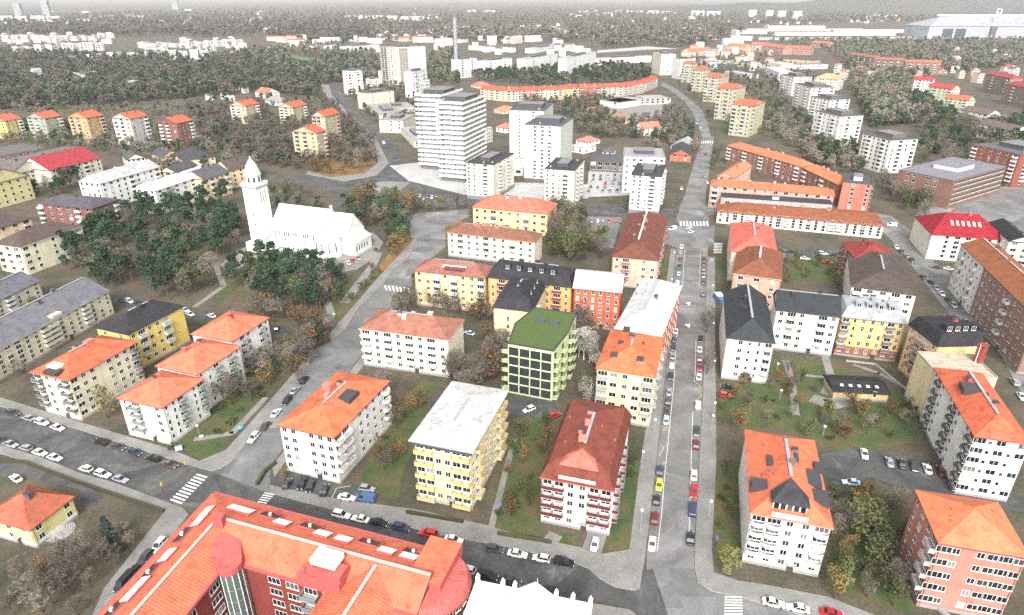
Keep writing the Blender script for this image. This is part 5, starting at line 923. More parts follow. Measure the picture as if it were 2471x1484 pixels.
M_ASPH = gmat('asphalt', [(.32, (.09, .089, .088)), (.46, (.145, .142, .14)), (.56, (.175, .172, .169)), (.68, (.24, .235, .23))], .05, 12, .72, (2.5, .75, 1.25), .9, 1.5, True)
M_ASPHD = gmat('dark_asphalt', [(.34, (.034, .035, .037)), (.48, (.062, .062, .062)), (.58, (.085, .084, .082)), (.66, (.14, .137, .132))], .05, 12, .75, (2.2, .7, 1.3), .9, 2.5, True)
M_PAVE = gmat('paving', [(.3, (.14, .134, .127)), (.5, (.20, .193, .182)), (.7, (.26, .25, .238))], .1, 10, .7, (2.2, .75, 1.2), .95)
M_PLAZA = gmat('pale_paving', [(.3, (.30, .29, .28)), (.55, (.40, .39, .38)), (.75, (.5, .49, .48))], .08, 8, .7, (1.5, .75, 1.2))
M_GRAV = gmat('gravel', [(.3, (.15, .14, .13)), (.7, (.26, .245, .23))], .15, 8, .7, (2.5, .7, 1.3))
M_KERB = flat('kerb_stone', (.42, .41, .39), .9); M_LINE = flat('road_paint', (.72, .72, .70), .7, var=.35, scale=1.5); M_YEL = flat('yellow_road_paint', (.62, .58, .22), .7, var=.3, scale=1.5)
q = MB(); NX = 36
q.poly([(-26000, -300, 0), (26000, -300, 0), (26000, 36000, 0), (-26000, 36000, 0)], M_SOIL); q.build('ground', None, kind='structure')
ROADS = []
def surf(name, pts, mat, z, kerb=0, road=True, lift=True):
    P = [at(x, y, z) for x, y in pts]; a = ccw([(p.x, p.y) for p in P]); q = MB()
    if kerb: q.prism(a, 0.0, z, M_KERB, mat)
    else: q.poly([(x, y, z) for x, y in a], mat)
    if road: ROADS.append(a)
    return q.build(name, None, kind='structure')
ZR, ZP, ZL, ZM = .04, .15, .02, .052
# streets
surf('road', [(1560, 1400), (1560, 1324), (1584, 1112), (1600, 960), (1616, 800), (1622, 720), (1627, 640), (1636, 590), (1640, 560), (1630, 520), (1652, 470), (1672, 400), (1694, 330), (1722, 330), (1712, 400), (1702, 470), (1710, 520), (1712, 560), (1706, 620), (1702, 720), (1700, 800), (1694, 960), (1686, 1112), (1675, 1325), (1675, 1373), (1682, 1404), (1713, 1426), (1788, 1441), (1852, 1461), (1990, 1500), (2010, 1560), (1500, 1560)], M_ASPH, ZR)
surf('road', [(-60, 966), (0, 981), (200, 1040), (387, 1101), (505, 1137), (650, 1190), (803, 1230), (941, 1262), (1058, 1290), (1235, 1322), (1390, 1360), (1421, 1373), (1443, 1395), (1483, 1417), (1531, 1425), (1545, 1417), (1551, 1377), (1575, 1372), (1640, 1570), (1518, 1484), (1483, 1457), (1421, 1444), (1323, 1436), (1230, 1414), (1120, 1390), (900, 1345), (700, 1300), (520, 1250), (411, 1212), (276, 1162), (193, 1139), (100, 1101), (0, 1071), (-60, 1052)], M_ASPHD, ZR + .004)
surf('road', [(505, 1136), (534, 1130), (561, 1112), (617, 1041), (650, 1001), (715, 926), (752, 873), (752, 845), (802, 823), (837, 791), (868, 741), (925, 685), (955, 645), (987, 623), (997, 590), (985, 545), (1000, 515), (1130, 505), (1140, 520), (1075, 545), (1075, 595), (1010, 650), (992, 693), (905, 791), (890, 830), (837, 903), (700, 1062), (660, 1112), (650, 1150), (655, 1192)], M_ASPH, ZR + .008)
surf('road', [(794, 204), (802, 230), (842, 272), (905, 325), (927, 371), (940, 393), (912, 423), (830, 438), (742, 421), (700, 424), (640, 418), (640, 430), (700, 438), (772, 452), (830, 482), (800, 495), (760, 528), (778, 534), (835, 492), (892, 480), (1000, 500), (1140, 505), (1330, 520), (1500, 524), (1630, 530), (1640, 505), (1500, 497), (1300, 490), (1122, 470), (992, 433), (1010, 405), (967, 386), (965, 371), (917, 310), (862, 270), (830, 237), (817, 204), (805, 197)], M_ASPHD, ZR + .012)
surf('road', [(1716, 335), (1694, 335), (1682, 300), (1668, 265), (1640, 235), (1612, 215), (1590, 205), (1598, 200), (1625, 210), (1662, 238), (1694, 265), (1708, 300)], M_ASPH, ZR + .016)
surf('road', [(1700, 500), (1740, 500), (1900, 480), (2150, 520), (2200, 560), (2260, 640), (2330, 680), (2470, 890), (2470, 960), (2400, 830), (2290, 760), (2230, 680), (2160, 590), (2130, 560), (1900, 500), (1710, 520)], M_ASPH, ZR + .020)
surf('car_park', [(1880, 1120), (2050, 1080), (2140, 1095), (2290, 1120), (2340, 1170), (2470, 1200), (2480, 1240), (2200, 1185), (2100, 1150), (2000, 1175)], M_ASPHD, ZR + .024)
surf('car_park', [(1420, 412), (1512, 408), (1530, 470), (1415, 476)], M_PLAZA, ZR + .006); surf('car_park', [(1410, 520), (1500, 520), (1480, 600), (1420, 590)], M_ASPH, ZR + .006)
surf('square', [(940, 400), (1010, 392), (1100, 425), (1240, 440), (1420, 445), (1420, 478), (1300, 492), (1120, 470), (985, 436)], M_PLAZA, ZR + .028)
surf('square', [(1610, 545), (1725, 545), (1722, 590), (1700, 600), (1640, 600), (1606, 590)], M_ASPH, ZR + .030)
surf('car_park', [(1130, 990), (1250, 955), (1330, 965), (1360, 1000), (1330, 1010), (1240, 1000)], M_ASPHD, .03)
surf('car_park', [(655, 1150), (700, 1120), (840, 1170), (905, 1170), (900, 1215), (820, 1210), (660, 1170)], M_ASPHD, .03)
surf('car_park', [(280, 710), (380, 725), (460, 745), (540, 770), (520, 785), (430, 760), (270, 730)], M_ASPHD, .03); surf('car_park', [(640, 780), (760, 800), (752, 850), (640, 870), (600, 840)], M_ASPHD, .032)
surf('church_square', [(532, 640), (560, 612), (592, 596), (640, 612), (780, 622), (830, 585), (900, 560), (925, 585), (900, 625), (860, 650), (810, 660), (700, 640), (620, 625), (560, 655)], M_GRAV, .034)
surf('car_park', [(1880, 600), (2020, 600), (2010, 640), (1890, 625)], M_ASPHD, .03); surf('yard', [(2280, 480), (2470, 440), (2470, 560), (2200, 520)], M_ASPH, .03)
surf('yard', [(430, 505), (560, 495), (570, 520), (430, 530)], M_ASPH, .03); surf('yard', [(1440, 262), (1600, 250), (1600, 285), (1500, 300)], M_GRAV, .03)
surf('yard', [(-50, 1120), (90, 1110), (200, 1160), (250, 1200), (200, 1240), (190, 1180), (60, 1150), (-60, 1150)], M_ASPHD, .03)
# pavements with kerbs
surf('pavement', [(1518, 1325), (1545, 1112), (1570, 960), (1598, 770), (1606, 690), (1618, 600), (1632, 600), (1626, 640), (1621, 720), (1615, 800), (1599, 960), (1583, 1112), (1559, 1324), (1550, 1377), (1544, 1417), (1531, 1424), (1483, 1416), (1444, 1394), (1422, 1372), (1391, 1359), (1235, 1321), (1058, 1289), (941, 1261), (803, 1229), (730, 1211), (650, 1189), (652, 1170), (820, 1205), (1000, 1228), (1180, 1268), (1235, 1286), (1400, 1320), (1440, 1338)], M_PAVE, ZP, 1)
surf('pavement', [(1717, 1325), (1728, 1112), (1727, 960), (1725, 800), (1725, 620), (1707, 620), (1703, 720), (1701, 800), (1695, 960), (1687, 1112), (1676, 1325), (1676, 1372), (1683, 1403), (1714, 1425), (1788, 1440), (1852, 1460), (1990, 1499), (2200, 1560), (2300, 1560), (2000, 1440), (1860, 1412), (1780, 1400), (1722, 1380)], M_PAVE, ZP, 1)
surf('pavement', [(-60, 940), (0, 958), (200, 1020), (417, 1085), (480, 1112), (545, 1085), (608, 1015), (708, 900), (745, 858), (751, 860), (751, 873), (714, 926), (649, 1001), (616, 1041), (560, 1112), (533, 1130), (505, 1135), (387, 1100), (200, 1039), (0, 980), (-60, 965)], M_PAVE, ZP, 1)
surf('pavement', [(-60, 1054), (0, 1073), (100, 1103), (193, 1141), (276, 1164), (411, 1214), (440, 1224), (455, 1240), (300, 1440), (240, 1560), (190, 1560), (250, 1420), (400, 1230), (280, 1190), (170, 1155), (60, 1112), (-60, 1075)], M_PAVE, ZP, 1)
surf('pavement', [(858, 906), (690, 1112), (662, 1150), (656, 1125), (704, 1062), (838, 904), (892, 832), (910, 840)], M_PAVE, ZP, 1)
surf('pavement', [(850, 741), (910, 672), (935, 645), (1010, 565), (985, 623), (953, 646), (924, 685), (866, 741), (835, 791), (800, 822), (790, 810)], M_PAVE, ZP, 1)
surf('pavement', [(770, 204), (790, 235), (850, 290), (905, 350), (912, 392), (880, 418), (800, 428), (742, 412), (740, 420), (830, 437), (910, 422), (938, 393), (926, 371), (904, 325), (841, 272), (801, 230), (793, 204)], M_PAVE, ZP, 1)
surf('pavement', [(860, 470), (870, 450), (920, 437), (990, 440), (960, 462)], M_PAVE, ZP, 1)
surf('pavement', [(1518, 1470), (1400, 1450), (1330, 1440), (1200, 1418), (1200, 1560), (1640, 1560)], M_PAVE, ZP, 1)
# greens
def green(pts, m=None, name='lawn', z=ZL): return surf(name, pts, m or M_LAWN, z, 0, False)
green([(1180, 1290), (1200, 1160), (1240, 1010), (1330, 1010), (1310, 1290)]); green([(1330, 1290), (1400, 1285), (1395, 1320), (1330, 1312)], z=ZL + .004); green([(1500, 1340), (1455, 1325), (1520, 1110), (1550, 1112), (1518, 1325)], z=ZL + .008)
green([(870, 1160), (915, 1030), (1020, 915), (1060, 930), (970, 1150), (960, 1210)], z=ZL + .006); green([(1740, 930), (1880, 860), (2000, 870), (2200, 960), (2230, 1060), (2060, 1100), (1870, 1030), (1800, 1040), (1730, 1000)], z=ZL + .010)
green([(2020, 1200), (2180, 1190), (2160, 1300), (2260, 1430), (2200, 1480), (1990, 1420)], z=ZL + .012); green([(1725, 1120), (1790, 1120), (1785, 1360), (1725, 1365)], z=ZL + .014); green([(505, 1120), (420, 1070), (500, 980), (700, 830), (735, 850), (600, 990)], z=ZL + .003)
green([(530, 670), (640, 640), (600, 700), (520, 720)], z=ZL + .005); green([(150, 640), (330, 520), (560, 470), (590, 600), (520, 700), (300, 700)], z=ZL + .007, m=M_SOIL); green([(800, 690), (900, 650), (930, 660), (860, 740), (800, 780)], z=ZL + .009)
green([(1890, 620), (2030, 620), (2040, 690), (1890, 670)], z=ZL + .011); green([(1728, 620), (1765, 600), (1760, 690), (1728, 690)], z=ZL + .0125); green([(1590, 690), (1605, 600), (1618, 600), (1605, 690)], z=ZL + .0135)
green([(665, 140), (700, 132), (770, 145), (800, 160), (740, 165)], M_BRIGHT, 'playing_field', ZL + .02); green([(1730, 300), (1765, 295), (1760, 325), (1735, 330)], z=ZL + .021); green([(740, 420), (770, 385), (880, 362), (908, 392), (880, 418), (800, 428)], M_LEAF, 'leaf_litter', ZL + .015)
green([(1020, 530), (1110, 525), (1120, 545), (1030, 548)], M_LEAF, 'leaf_litter', ZL + .016); green([(905, 650), (985, 560), (1000, 600), (950, 660)], M_LEAF, 'leaf_litter', ZL + .017); green([(1000, 980), (1110, 900), (1200, 900), (1210, 960), (1100, 1000)], M_SOIL, 'soil', ZL + .018)
green([(-50, 1160), (60, 1150), (200, 1240), (400, 1240), (250, 1420), (190, 1560), (-60, 1560)], M_SOIL, 'soil', ZL + .001)
# paths
for pl_, w_ in (([(1895, 870), (1910, 920), (1920, 1000)], 2.2), ([(1990, 860), (2005, 910), (1990, 950)], 2.6), ([(1940, 905), (2000, 912)], 1.6), ([(1960, 960), (2000, 975), (2040, 968)], 5.5), ([(830, 730), (900, 640), (912, 610)], 4.0), ([(470, 1060), (560, 1045), (640, 960)], 2.0), ([(700, 640), (780, 700), (800, 760), (770, 800)], 3.0), ([(2230, 960), (2120, 900), (2060, 880)], 1.8), ([(1180, 1290), (1240, 1060)], 1.6), ([(520, 640), (540, 690), (470, 740)], 2.4), ([(1340, 1290), (1322, 1312)], 3.5), ([(1440, 1290), (1425, 1335)], 4.5)):
    P = [at(x, y, .045) for x, y in pl_]; q = MB()
    for i in range(len(P) - 1):
        d = (P[i + 1] - P[i]).normalized(); n_ = Vector((-d.y, d.x, 0)) * w_ / 2; q.poly([P[i] - n_ - d * .3, P[i + 1] - n_ + d * .3, P[i + 1] + n_ + d * .3, P[i] + n_ - d * .3], M_GRAV)
    q.build('path', None, kind='structure'); 
# markings
def zebra(a, b, c, d, n):
    """bars from edge a-b to edge d-c"""
    A, B_, C_, D_ = [at(x, y, ZR + .045) for x, y in (a, b, c, d)]; q = MB()
    for i in range(n):
        t0, t1 = (i + .12) / n, (i + .62) / n; q.poly(ccw3([A.lerp(D_, t0), B_.lerp(C_, t0), B_.lerp(C_, t1), A.lerp(D_, t1)]), M_LINE)
    q.build('zebra_crossing', None, kind='structure')
zebra((408, 1207), (437, 1217), (503, 1148), (478, 1140), 10); zebra((620, 1212), (642, 1216), (665, 1190), (640, 1186), 5); zebra((1748, 1437), (1790, 1438), (1792, 1500), (1747, 1500), 9); zebra((1722, 586), (1743, 586), (1741, 612), (1721, 612), 7)
zebra((925, 688), (930, 700), (992, 708), (990, 695), 7); zebra((1638, 534), (1640, 545), (1712, 545), (1710, 534), 9); zebra((1690, 340), (1690, 346), (1722, 346), (1722, 340), 6)
def line(pts, w_, m=None, name='road_marking'):
    P = [at(x, y, ZR + .046) for x, y in pts]; q = MB()
    for i in range(len(P) - 1):
        d = (P[i + 1] - P[i]).normalized(); n_ = Vector((-d.y, d.x, 0)) * w_ / 2; q.poly([P[i] - n_, P[i + 1] - n_, P[i + 1] + n_, P[i] + n_], m or M_LINE)
    q.build(name, None, kind='structure')
line([(1633, 800), (1625, 930), (1612, 1060), (1602, 1160), (1596, 1240), (1585, 1330)], .14); line([(1679, 820), (1677, 900), (1675, 920)], .14); line([(1671, 995), (1668, 1080), (1666, 1160), (1662, 1300)], .14); line([(1652, 600), (1646, 690)], .14); line([(1690, 610), (1687, 690)], .14)
for pts in ([(1674, 918), (1692, 935), (1675, 938), (1693, 955), (1674, 968)], [(1612, 1021), (1599, 1040), (1621, 1030)], [(1594, 1072), (1601, 1080), (1590, 1100)], [(1600, 1112), (1608, 1122), (1596, 1116)]): line(pts, .14, M_YEL)
line([(798, 1205), (812, 1178), (845, 1172)], .16, M_YEL)
for k, (x, y) in enumerate(((1660, 786), (1661, 733))): a = at(x, y, ZR + .047); q = MB(); q.poly([(a.x - 1.1, a.y + 1.3, a.z), (a.x, a.y - 2.2, a.z), (a.x + 1.1, a.y + 1.3, a.z)], M_LINE); q.build('road_marking', None, kind='structure')
# far roads and clearings
for pts in ([(1330, 62), (1400, 85), (1398, 92), (1380, 90), (1325, 68)], [(230, 185), (610, 115), (760, 108), (610, 121)], [(1440, 122), (1560, 112), (1640, 118), (1560, 120), (1440, 128)], [(820, 110), (1090, 62), (1240, 66), (1090, 70)], [(1830, 90), (2280, 88), (2280, 95), (1830, 97)]): surf('pale_road', pts, M_PLAZA, .05, 0, False)
# wooded hills on the horizon
def ridge(name, x0, x1, dist, h, seed, dep=1500):
    rnd = np.random.RandomState(seed); n = 90; q = MB(); m = 8
    ph = rnd.rand(6) * 6.28; X = np.linspace(x0, x1, n)
    f = lambda x: h * (.62 + .2 * math.sin(x / 900 + ph[0]) + .12 * math.sin(x / 370 + ph[1]) + .06 * math.sin(x / 120 + ph[2])) * max(0, min(1, (x - x0) / 900, (x1 - x) / 900)) ** .6
    Z = [[f(X[i]) * math.sin(math.pi * j / (m - 1)) for j in range(m)] for i in range(n)]
    for i in range(n - 1):
        for j in range(m - 1):
            P = lambda a, b: (X[a], dist + dep * b / (m - 1), Z[a][b] - .5); q.poly([P(i, j), P(i + 1, j), P(i + 1, j + 1), P(i, j + 1)], M_WOOD)
    q.build(name, None, kind='structure')
M_WOOD = gmat('distant_wood', [(.3, (.045, .05, .042)), (.5, (.075, .07, .06)), (.7, (.10, .088, .078))], .012, 12, .8, (.08, .5, 1.5))
ridge('hills', 1200, 9000, 5200, 150, 3, 2600); ridge('hills', 2600, 6000, 4200, 70, 7, 1500)
# ---------------------------------------------------------------- trees
def leaf_mat(name, cols, hue=.03):
    m, n, b = nodes(name, cols[1], .95); g = geo(n)
    rr = ramp(n, [(.25, cols[0]), (.5, cols[1]), (.75, cols[2])]); n.links.new(noise(n, g, .55, 6, .8), rr.inputs[0])
    o = n.nodes.new('ShaderNodeObjectInfo'); h = n.nodes.new('ShaderNodeHueSaturation'); h.inputs['Hue'].default_value = .5
    mr = n.nodes.new('ShaderNodeMapRange'); mr.inputs[3].default_value = .62; mr.inputs[4].default_value = 1.45; n.links.new(o.outputs['Random'], mr.inputs[0]); n.links.new(mr.outputs[0], h.inputs['Value'])
    mr2 = n.nodes.new('ShaderNodeMapRange'); mr2.inputs[3].default_value = .5 - hue; mr2.inputs[4].default_value = .5 + hue
    mm = n.nodes.new('ShaderNodeMath'); mm.operation = 'FRACT'; m7 = n.nodes.new('ShaderNodeMath'); m7.operation = 'MULTIPLY'; m7.inputs[1].default_value = 7.13; n.links.new(o.outputs['Random'], m7.inputs[0]); n.links.new(m7.outputs[0], mm.inputs[0]); n.links.new(mm.outputs[0], mr2.inputs[0]); n.links.new(mr2.outputs[0], h.inputs['Hue'])
    n.links.new(rr.outputs[0], h.inputs['Color']); n.links.new(h.outputs[0], b.inputs['Base Color']); return m
LM = {'pine': leaf_mat('pine_needles', [(.014, .036, .019), (.028, .062, .030), (.055, .098, .042)], .02),
      'bare': leaf_mat('bare_twigs', [(.085, .070, .055), (.15, .125, .098), (.24, .205, .165)], .015),
      'autumn': leaf_mat('autumn_leaves', [(.07, .045, .02), (.13, .085, .03), (.24, .145, .04)], .03),
      'olive': leaf_mat('olive_leaves', [(.04, .05, .02), (.075, .085, .03), (.13, .13, .05)], .03),
      'spruce': leaf_mat('spruce_needles', [(.016, .032, .026), (.03, .055, .042), (.05, .08, .06)], .02),
      'willow': leaf_mat('yellow_green_leaves', [(.10, .10, .03), (.19, .18, .06), (.30, .28, .11)], .02),
      'birch': leaf_mat('pale_birch_twigs', [(.16, .14, .12), (.28, .26, .23), (.42, .4, .36)], .01),
      'bush': leaf_mat('bush_leaves', [(.03, .045, .018), (.06, .065, .025), (.12, .075, .03)], .04)}
BARK = flat('bark', (.075, .06, .048), .95); PBARK = flat('pine_bark', (.16, .085, .05), .95); WBARK = flat('birch_bark', (.5, .48, .45), .9)
def cards(rs, centers, radii, n, size, flatk=.7, thin=1.0):
    """n small quads scattered over ellipsoid clumps; returns verts (4n,3)"""
    k = rs.randint(0, len(centers), n); c = np.array(centers)[k]; r = np.array(radii)[k]
    d = rs.normal(size=(n, 3)); d /= np.linalg.norm(d, axis=1)[:, None]; rad = rs.uniform(.35, 1.0, n) ** .5
    p = c + d * rad[:, None] * np.stack([r, r, r * flatk], 1)
    a = rs.normal(size=(n, 3)); a[:, 2] *= .55; a /= np.linalg.norm(a, axis=1)[:, None]
    b = np.cross(a, rs.normal(size=(n, 3))); b /= np.linalg.norm(b, axis=1)[:, None]
    s = size * rs.uniform(.6, 1.3, n); a *= s[:, None]; b *= (s * thin)[:, None]
    return np.stack([p - a - b, p + a - b * .6, p + a * .7 + b, p - a * .8 + b * .9], 1).reshape(-1, 3)
def qmesh(name, V, mats, extra=None):
    n = len(V) // 4; me = bpy.data.meshes.new(name)
    F = np.arange(n * 4).reshape(n, 4)
    me.vertices.add(n * 4); me.vertices.foreach_set('co', V.astype(np.float32).ravel()); me.loops.add(n * 4); me.loops.foreach_set('vertex_index', F.ravel().astype(np.int32))
    me.polygons.add(n); me.polygons.foreach_set('loop_start', np.arange(0, n * 4, 4, dtype=np.int32)); me.polygons.foreach_set('loop_total', np.full(n, 4, dtype=np.int32))
    for m in mats: me.materials.append(m)
    me.update(); me.validate(); return me
def crown_verts(kind, rs, q=1.0, big=1.0):
    if kind == 'pine':
        c = []; r = []
        for i in range(9): t = rs.uniform(0, 6.28); d = rs.uniform(0, 2.3); z = rs.uniform(5.5, 11.5); c.append((d * math.cos(t), d * math.sin(t), z)); r.append(rs.uniform(1.1, 2.0) * (1.1 if z < 10 else .85))
        return cards(rs, c, r, int(820 * q), .33 * big, .6)
    if kind == 'spruce':
        V = []
        for i in range(12): z = 1.2 + i * 1.05; R_ = 2.9 * (1 - i / 12.5); c = [(R_ * .62 * math.cos(t), R_ * .62 * math.sin(t), z) for t in rs.uniform(0, 6.28, 5)]; V.append(cards(rs, c, [R_ * .5 + .15] * 5, int(60 * q) + 2, .3 * big, .4))
        return np.concatenate(V)
    if kind in ('bare', 'birch'):
        c = []; r = []
        for i in range(10): t = rs.uniform(0, 6.28); d = rs.uniform(.6, 3.3); z = rs.uniform(4.0, 10.5); c.append((d * math.cos(t), d * math.sin(t), z)); r.append(rs.uniform(1.0, 1.9))
        return cards(rs, c, r, int(760 * q), .50 * big, 1.0, .11 if big < 1.3 else .35)
    if kind == 'bush':
        c = [(rs.uniform(-1, 1), rs.uniform(-1, 1), rs.uniform(.4, 1.1)) for _ in range(5)]; return cards(rs, c, [.8] * 5, int(170 * q), .17 * big, .8)
    c = []; r = []
    for i in range(10): t = rs.uniform(0, 6.28); d = rs.uniform(0, 2.9); z = rs.uniform(3.2, 9.2); c.append((d * math.cos(t), d * math.sin(t), z)); r.append(rs.uniform(1.1, 2.1))
    return cards(rs, c, r, int((560 if kind != 'autumn' else 420) * q), .25 * big, .85)
def trunk_mesh(kind, rs):
    b = MB(); m = PBARK if kind == 'pine' else (WBARK if kind == 'birch' else BARK); H = {'pine': 11, 'spruce': 13, 'bush': 1}.get(kind, 6.5)
    p = Vector((0, 0, -.1)); r = .26 if kind != 'bush' else .05
    for i in range(4): q_ = p + Vector((rs.uniform(-.25, .25), rs.uniform(-.25, .25), H / 4)); b.tube(p, q_, r, r * .72, m, 6); p = q_; r *= .72
    if kind not in ('bush', 'spruce'):
        for i in range(9 if kind in ('bare', 'birch') else 5):
            t = rs.uniform(0, 6.28); z = H * rs.uniform(.38, .95); L = rs.uniform(2.2, 3.6); s = Vector((0, 0, z)); e = s + Vector((math.cos(t) * L * .7, math.sin(t) * L * .7, L * (.8 if kind != 'pine' else .25))); b.tube(s, e, .11, .05, m, 5)
            for k in range(3 if kind in ('bare', 'birch') else 1): u_ = t + rs.uniform(-.9, .9); f = s.lerp(e, rs.uniform(.4, 1)); b.tube(f, f + Vector((math.cos(u_) * 1.2, math.sin(u_) * 1.2, rs.uniform(.8, 2))), .05, .02, m, 4)
    return b.mesh('trunk_mesh')
TREE = {}
for kd in LM:
    TREE[kd] = []
    for s in range(4):
        rs = np.random.RandomState(hash_ := (sum(map(ord, kd)) * 13 + s)); TREE[kd].append((qmesh('crown_mesh', crown_verts(kd, rs), [LM[kd]]), trunk_mesh(kd, rs)))
NEW = []
TN = {'pine': 'pine_tree', 'bare': 'bare_tree', 'autumn': 'autumn_tree', 'olive': 'leafy_tree', 'spruce': 'spruce_tree', 'willow': 'willow_tree', 'birch': 'birch_tree', 'bush': 'shrub'}
def inside(p, a):
    c = False; j = len(a) - 1
    for i in range(len(a)):
        if (a[i][1] > p[1]) != (a[j][1] > p[1]) and p[0] < (a[j][0] - a[i][0]) * (p[1] - a[i][1]) / (a[j][1] - a[i][1]) + a[i][0]: c = not c
        j = i
    return c
BOX = []
for t in BN.values():
    l = t['root'].location; rz = t['root'].rotation_euler.z; BOX.append((l.x, l.y, math.cos(-rz), math.sin(-rz), t['W'] / 2, t['D'] / 2))
for nm_, hx_, hy_, cx_, cy_ in (('c', 24, 17, 15, 12),): l = CH.location; rz = CH.rotation_euler.z; o_ = Vector((cx_ * math.cos(rz) - cy_ * math.sin(rz), cx_ * math.sin(rz) + cy_ * math.cos(rz))); BOX.append((l.x + o_.x, l.y + o_.y, math.cos(-rz), math.sin(-rz), hx_, hy_))
BOX.append((cen.x, cen.y, math.cos(-GB.rotation_euler.z), math.sin(-GB.rotation_euler.z), 11, 10)) if False else None
l = GB.location; BOX.append((l.x, l.y, math.cos(-GB.rotation_euler.z), math.sin(-GB.rotation_euler.z), 11, 10))
def free(x, y, mg=1.5, roads=True):
    for bx, by_, c, s, hw, hd in BOX:
        dx, dy = x - bx, y - by_
        if abs(dx) + abs(dy) > 160: continue
        if abs(dx * c - dy * s) < hw + mg and abs(dx * s + dy * c) < hd + mg: return False
    if roads:
        for a in ROADS:
            if inside((x, y), a): return False
    return True
def tree(kind, p, s, label, group, rnd):
    cr, tk = TREE[kind][rnd.randrange(4)]; r = empty(TN[kind], (p[0], p[1], 0), rnd.uniform(0, 6.28), label, {'bush': 'shrub'}.get(kind, 'tree'), group)
    r.scale = (s * rnd.uniform(.85, 1.15), s * rnd.uniform(.85, 1.15), s * rnd.uniform(.88, 1.15)); ob('crown', cr, r); ob('trunk', tk, r); NEW.append(r); return r
KW = {'pine': 'dark green pine', 'bare': 'leafless brown tree', 'autumn': 'brown and yellow autumn tree', 'olive': 'olive green tree', 'spruce': 'dark pointed spruce', 'willow': 'yellow green tree', 'birch': 'pale bare birch', 'bush': 'low shrub'}
def grove(poly, n, mix, where, seed, smin=.8, smax=1.2, mg=1.5, gap=3.2):
    rnd = random.Random(seed); xs = [p[0] for p in poly]; ys = [p[1] for p in poly]; P = [at(x, y) for x, y in poly]; A = [(p.x, p.y) for p in P]
    x0, x1, y0, y1 = min(a[0] for a in A), max(a[0] for a in A), min(a[1] for a in A), max(a[1] for a in A); got = []; tries = 0
    ks = [k for k, w_ in mix for _ in range(w_)]
    while len(got) < n and tries < n * 60:
        tries += 1; x, y = rnd.uniform(x0, x1), rnd.uniform(y0, y1)
        if not inside((x, y), A) or not free(x, y, mg): continue
        if any((x - a) ** 2 + (y - b) ** 2 < gap * gap for a, b in got): continue
        got.append((x, y)); k = rnd.choice(ks); tree(k, (x, y), rnd.uniform(smin, smax) * (1.3 if k == 'bush' else 1), KW[k] + ' ' + where, KW[k] + 's ' + where, rnd)
    by = {}
    for r in NEW: by.setdefault(r['label'], []).append(r)
    for lb, L in by.items():
        if len(L) == 1: L[0].pop('group', None)
        elif len(L) <= 26 and len(lb.split()) <= 12:
            for i, r in enumerate(sorted(L, key=lambda o: px(o.location)[0])): r['label'] = lb + ', %s from the left' % ORD[i]
    NEW.clear(); return len(got)
gn = 0
gn += grove([(150, 640), (230, 560), (330, 525), (440, 505), (560, 485), (580, 560), (588, 605), (540, 640), (520, 690), (480, 740), (300, 705), (200, 700)], 120, [('pine', 8), ('bare', 2), ('olive', 1)], 'in the wood left of the white church', 1, .9, 1.35)
gn += grove([(590, 650), (700, 640), (770, 655), (830, 700), (820, 745), (720, 760), (600, 745), (540, 690)], 46, [('pine', 6), ('olive', 2), ('bare', 2)], 'on the slope below the church', 2, .85, 1.25)
gn += grove([(860, 470), (930, 440), (1010, 452), (1050, 500), (985, 520), (985, 590), (945, 650), (925, 590), (905, 560), (845, 560), (840, 520)], 42, [('bare', 3), ('autumn', 4), ('olive', 3), ('pine', 2)], 'right of the church beside the diagonal street', 3, 1.0, 1.4)
gn += grove([(735, 418), (765, 385), (870, 358), (905, 388), (880, 415), (800, 426)], 26, [('bare', 3), ('autumn', 3)], 'on the leaf covered island by the curved road', 4, .9, 1.3)
gn += grove([(836, 275), (850, 270), (930, 375), (905, 385), (850, 330)], 22, [('bare', 4), ('autumn', 1)], 'in the row along the curved road', 5, .8, 1.1)
gn += grove([(470, 330), (540, 300), (700, 300), (700, 400), (620, 372), (500, 365)], 26, [('bare', 3), ('olive', 2), ('pine', 1)], 'on the slope below the gabled towers', 6, .8, 1.2)
gn += grove([(1325, 545), (1340, 500), (1440, 500), (1450, 560), (1470, 600), (1440, 645), (1330, 625)], 42, [('olive', 4), ('autumn', 1), ('bare', 2)], 'in the green courtyard left of the avenue', 7, .9, 1.45)
gn += grove([(300, 200), (20, 250), (20, 258), (480, 262), (640, 262), (700, 235), (780, 215), (700, 175), (450, 175)], 110, [('pine', 5), ('bare', 1)], 'in the wood behind the gabled towers', 8, .9, 1.3)
gn += grove([(1420, 260), (1480, 262), (1650, 285), (1690, 330), (1600, 350), (1420, 330), (1380, 300)], 40, [('bare', 2), ('olive', 4), ('autumn', 2), ('spruce', 1)], 'in the villa gardens by the tall towers', 9, .6, 1.0)
gn += grove([(1860, 290), (1960, 350), (1960, 420), (2060, 420), (2080, 350), (1960, 290), (1870, 240)], 40, [('bare', 2), ('olive', 3), ('pine', 2)], 'on the slope between the white towers', 10, .9, 1.3)
gn += grove([(2200, 300), (2340, 300), (2360, 340), (2330, 420), (2215, 400), (2210, 340)], 50, [('pine', 4), ('olive', 3), ('bare', 3)], 'in the dark wood right of the angular tower', 11, .9, 1.4)
gn += grove([(2190, 475), (2250, 470), (2290, 510), (2230, 530), (2150, 500)], 10, [('bare', 3), ('olive', 2)], 'before the striped office building', 12)
gn += grove([(2120, 430), (2160, 430), (2160, 500), (2135, 520)], 7, [('bare', 3)], 'beside the coral house', 13)
gn += grove([(1885, 640), (2030, 640), (2035, 700), (1890, 690)], 9, [('autumn', 2), ('olive', 2), ('bare', 2)], 'in the garden behind the white balcony wing', 14, .5, .8)
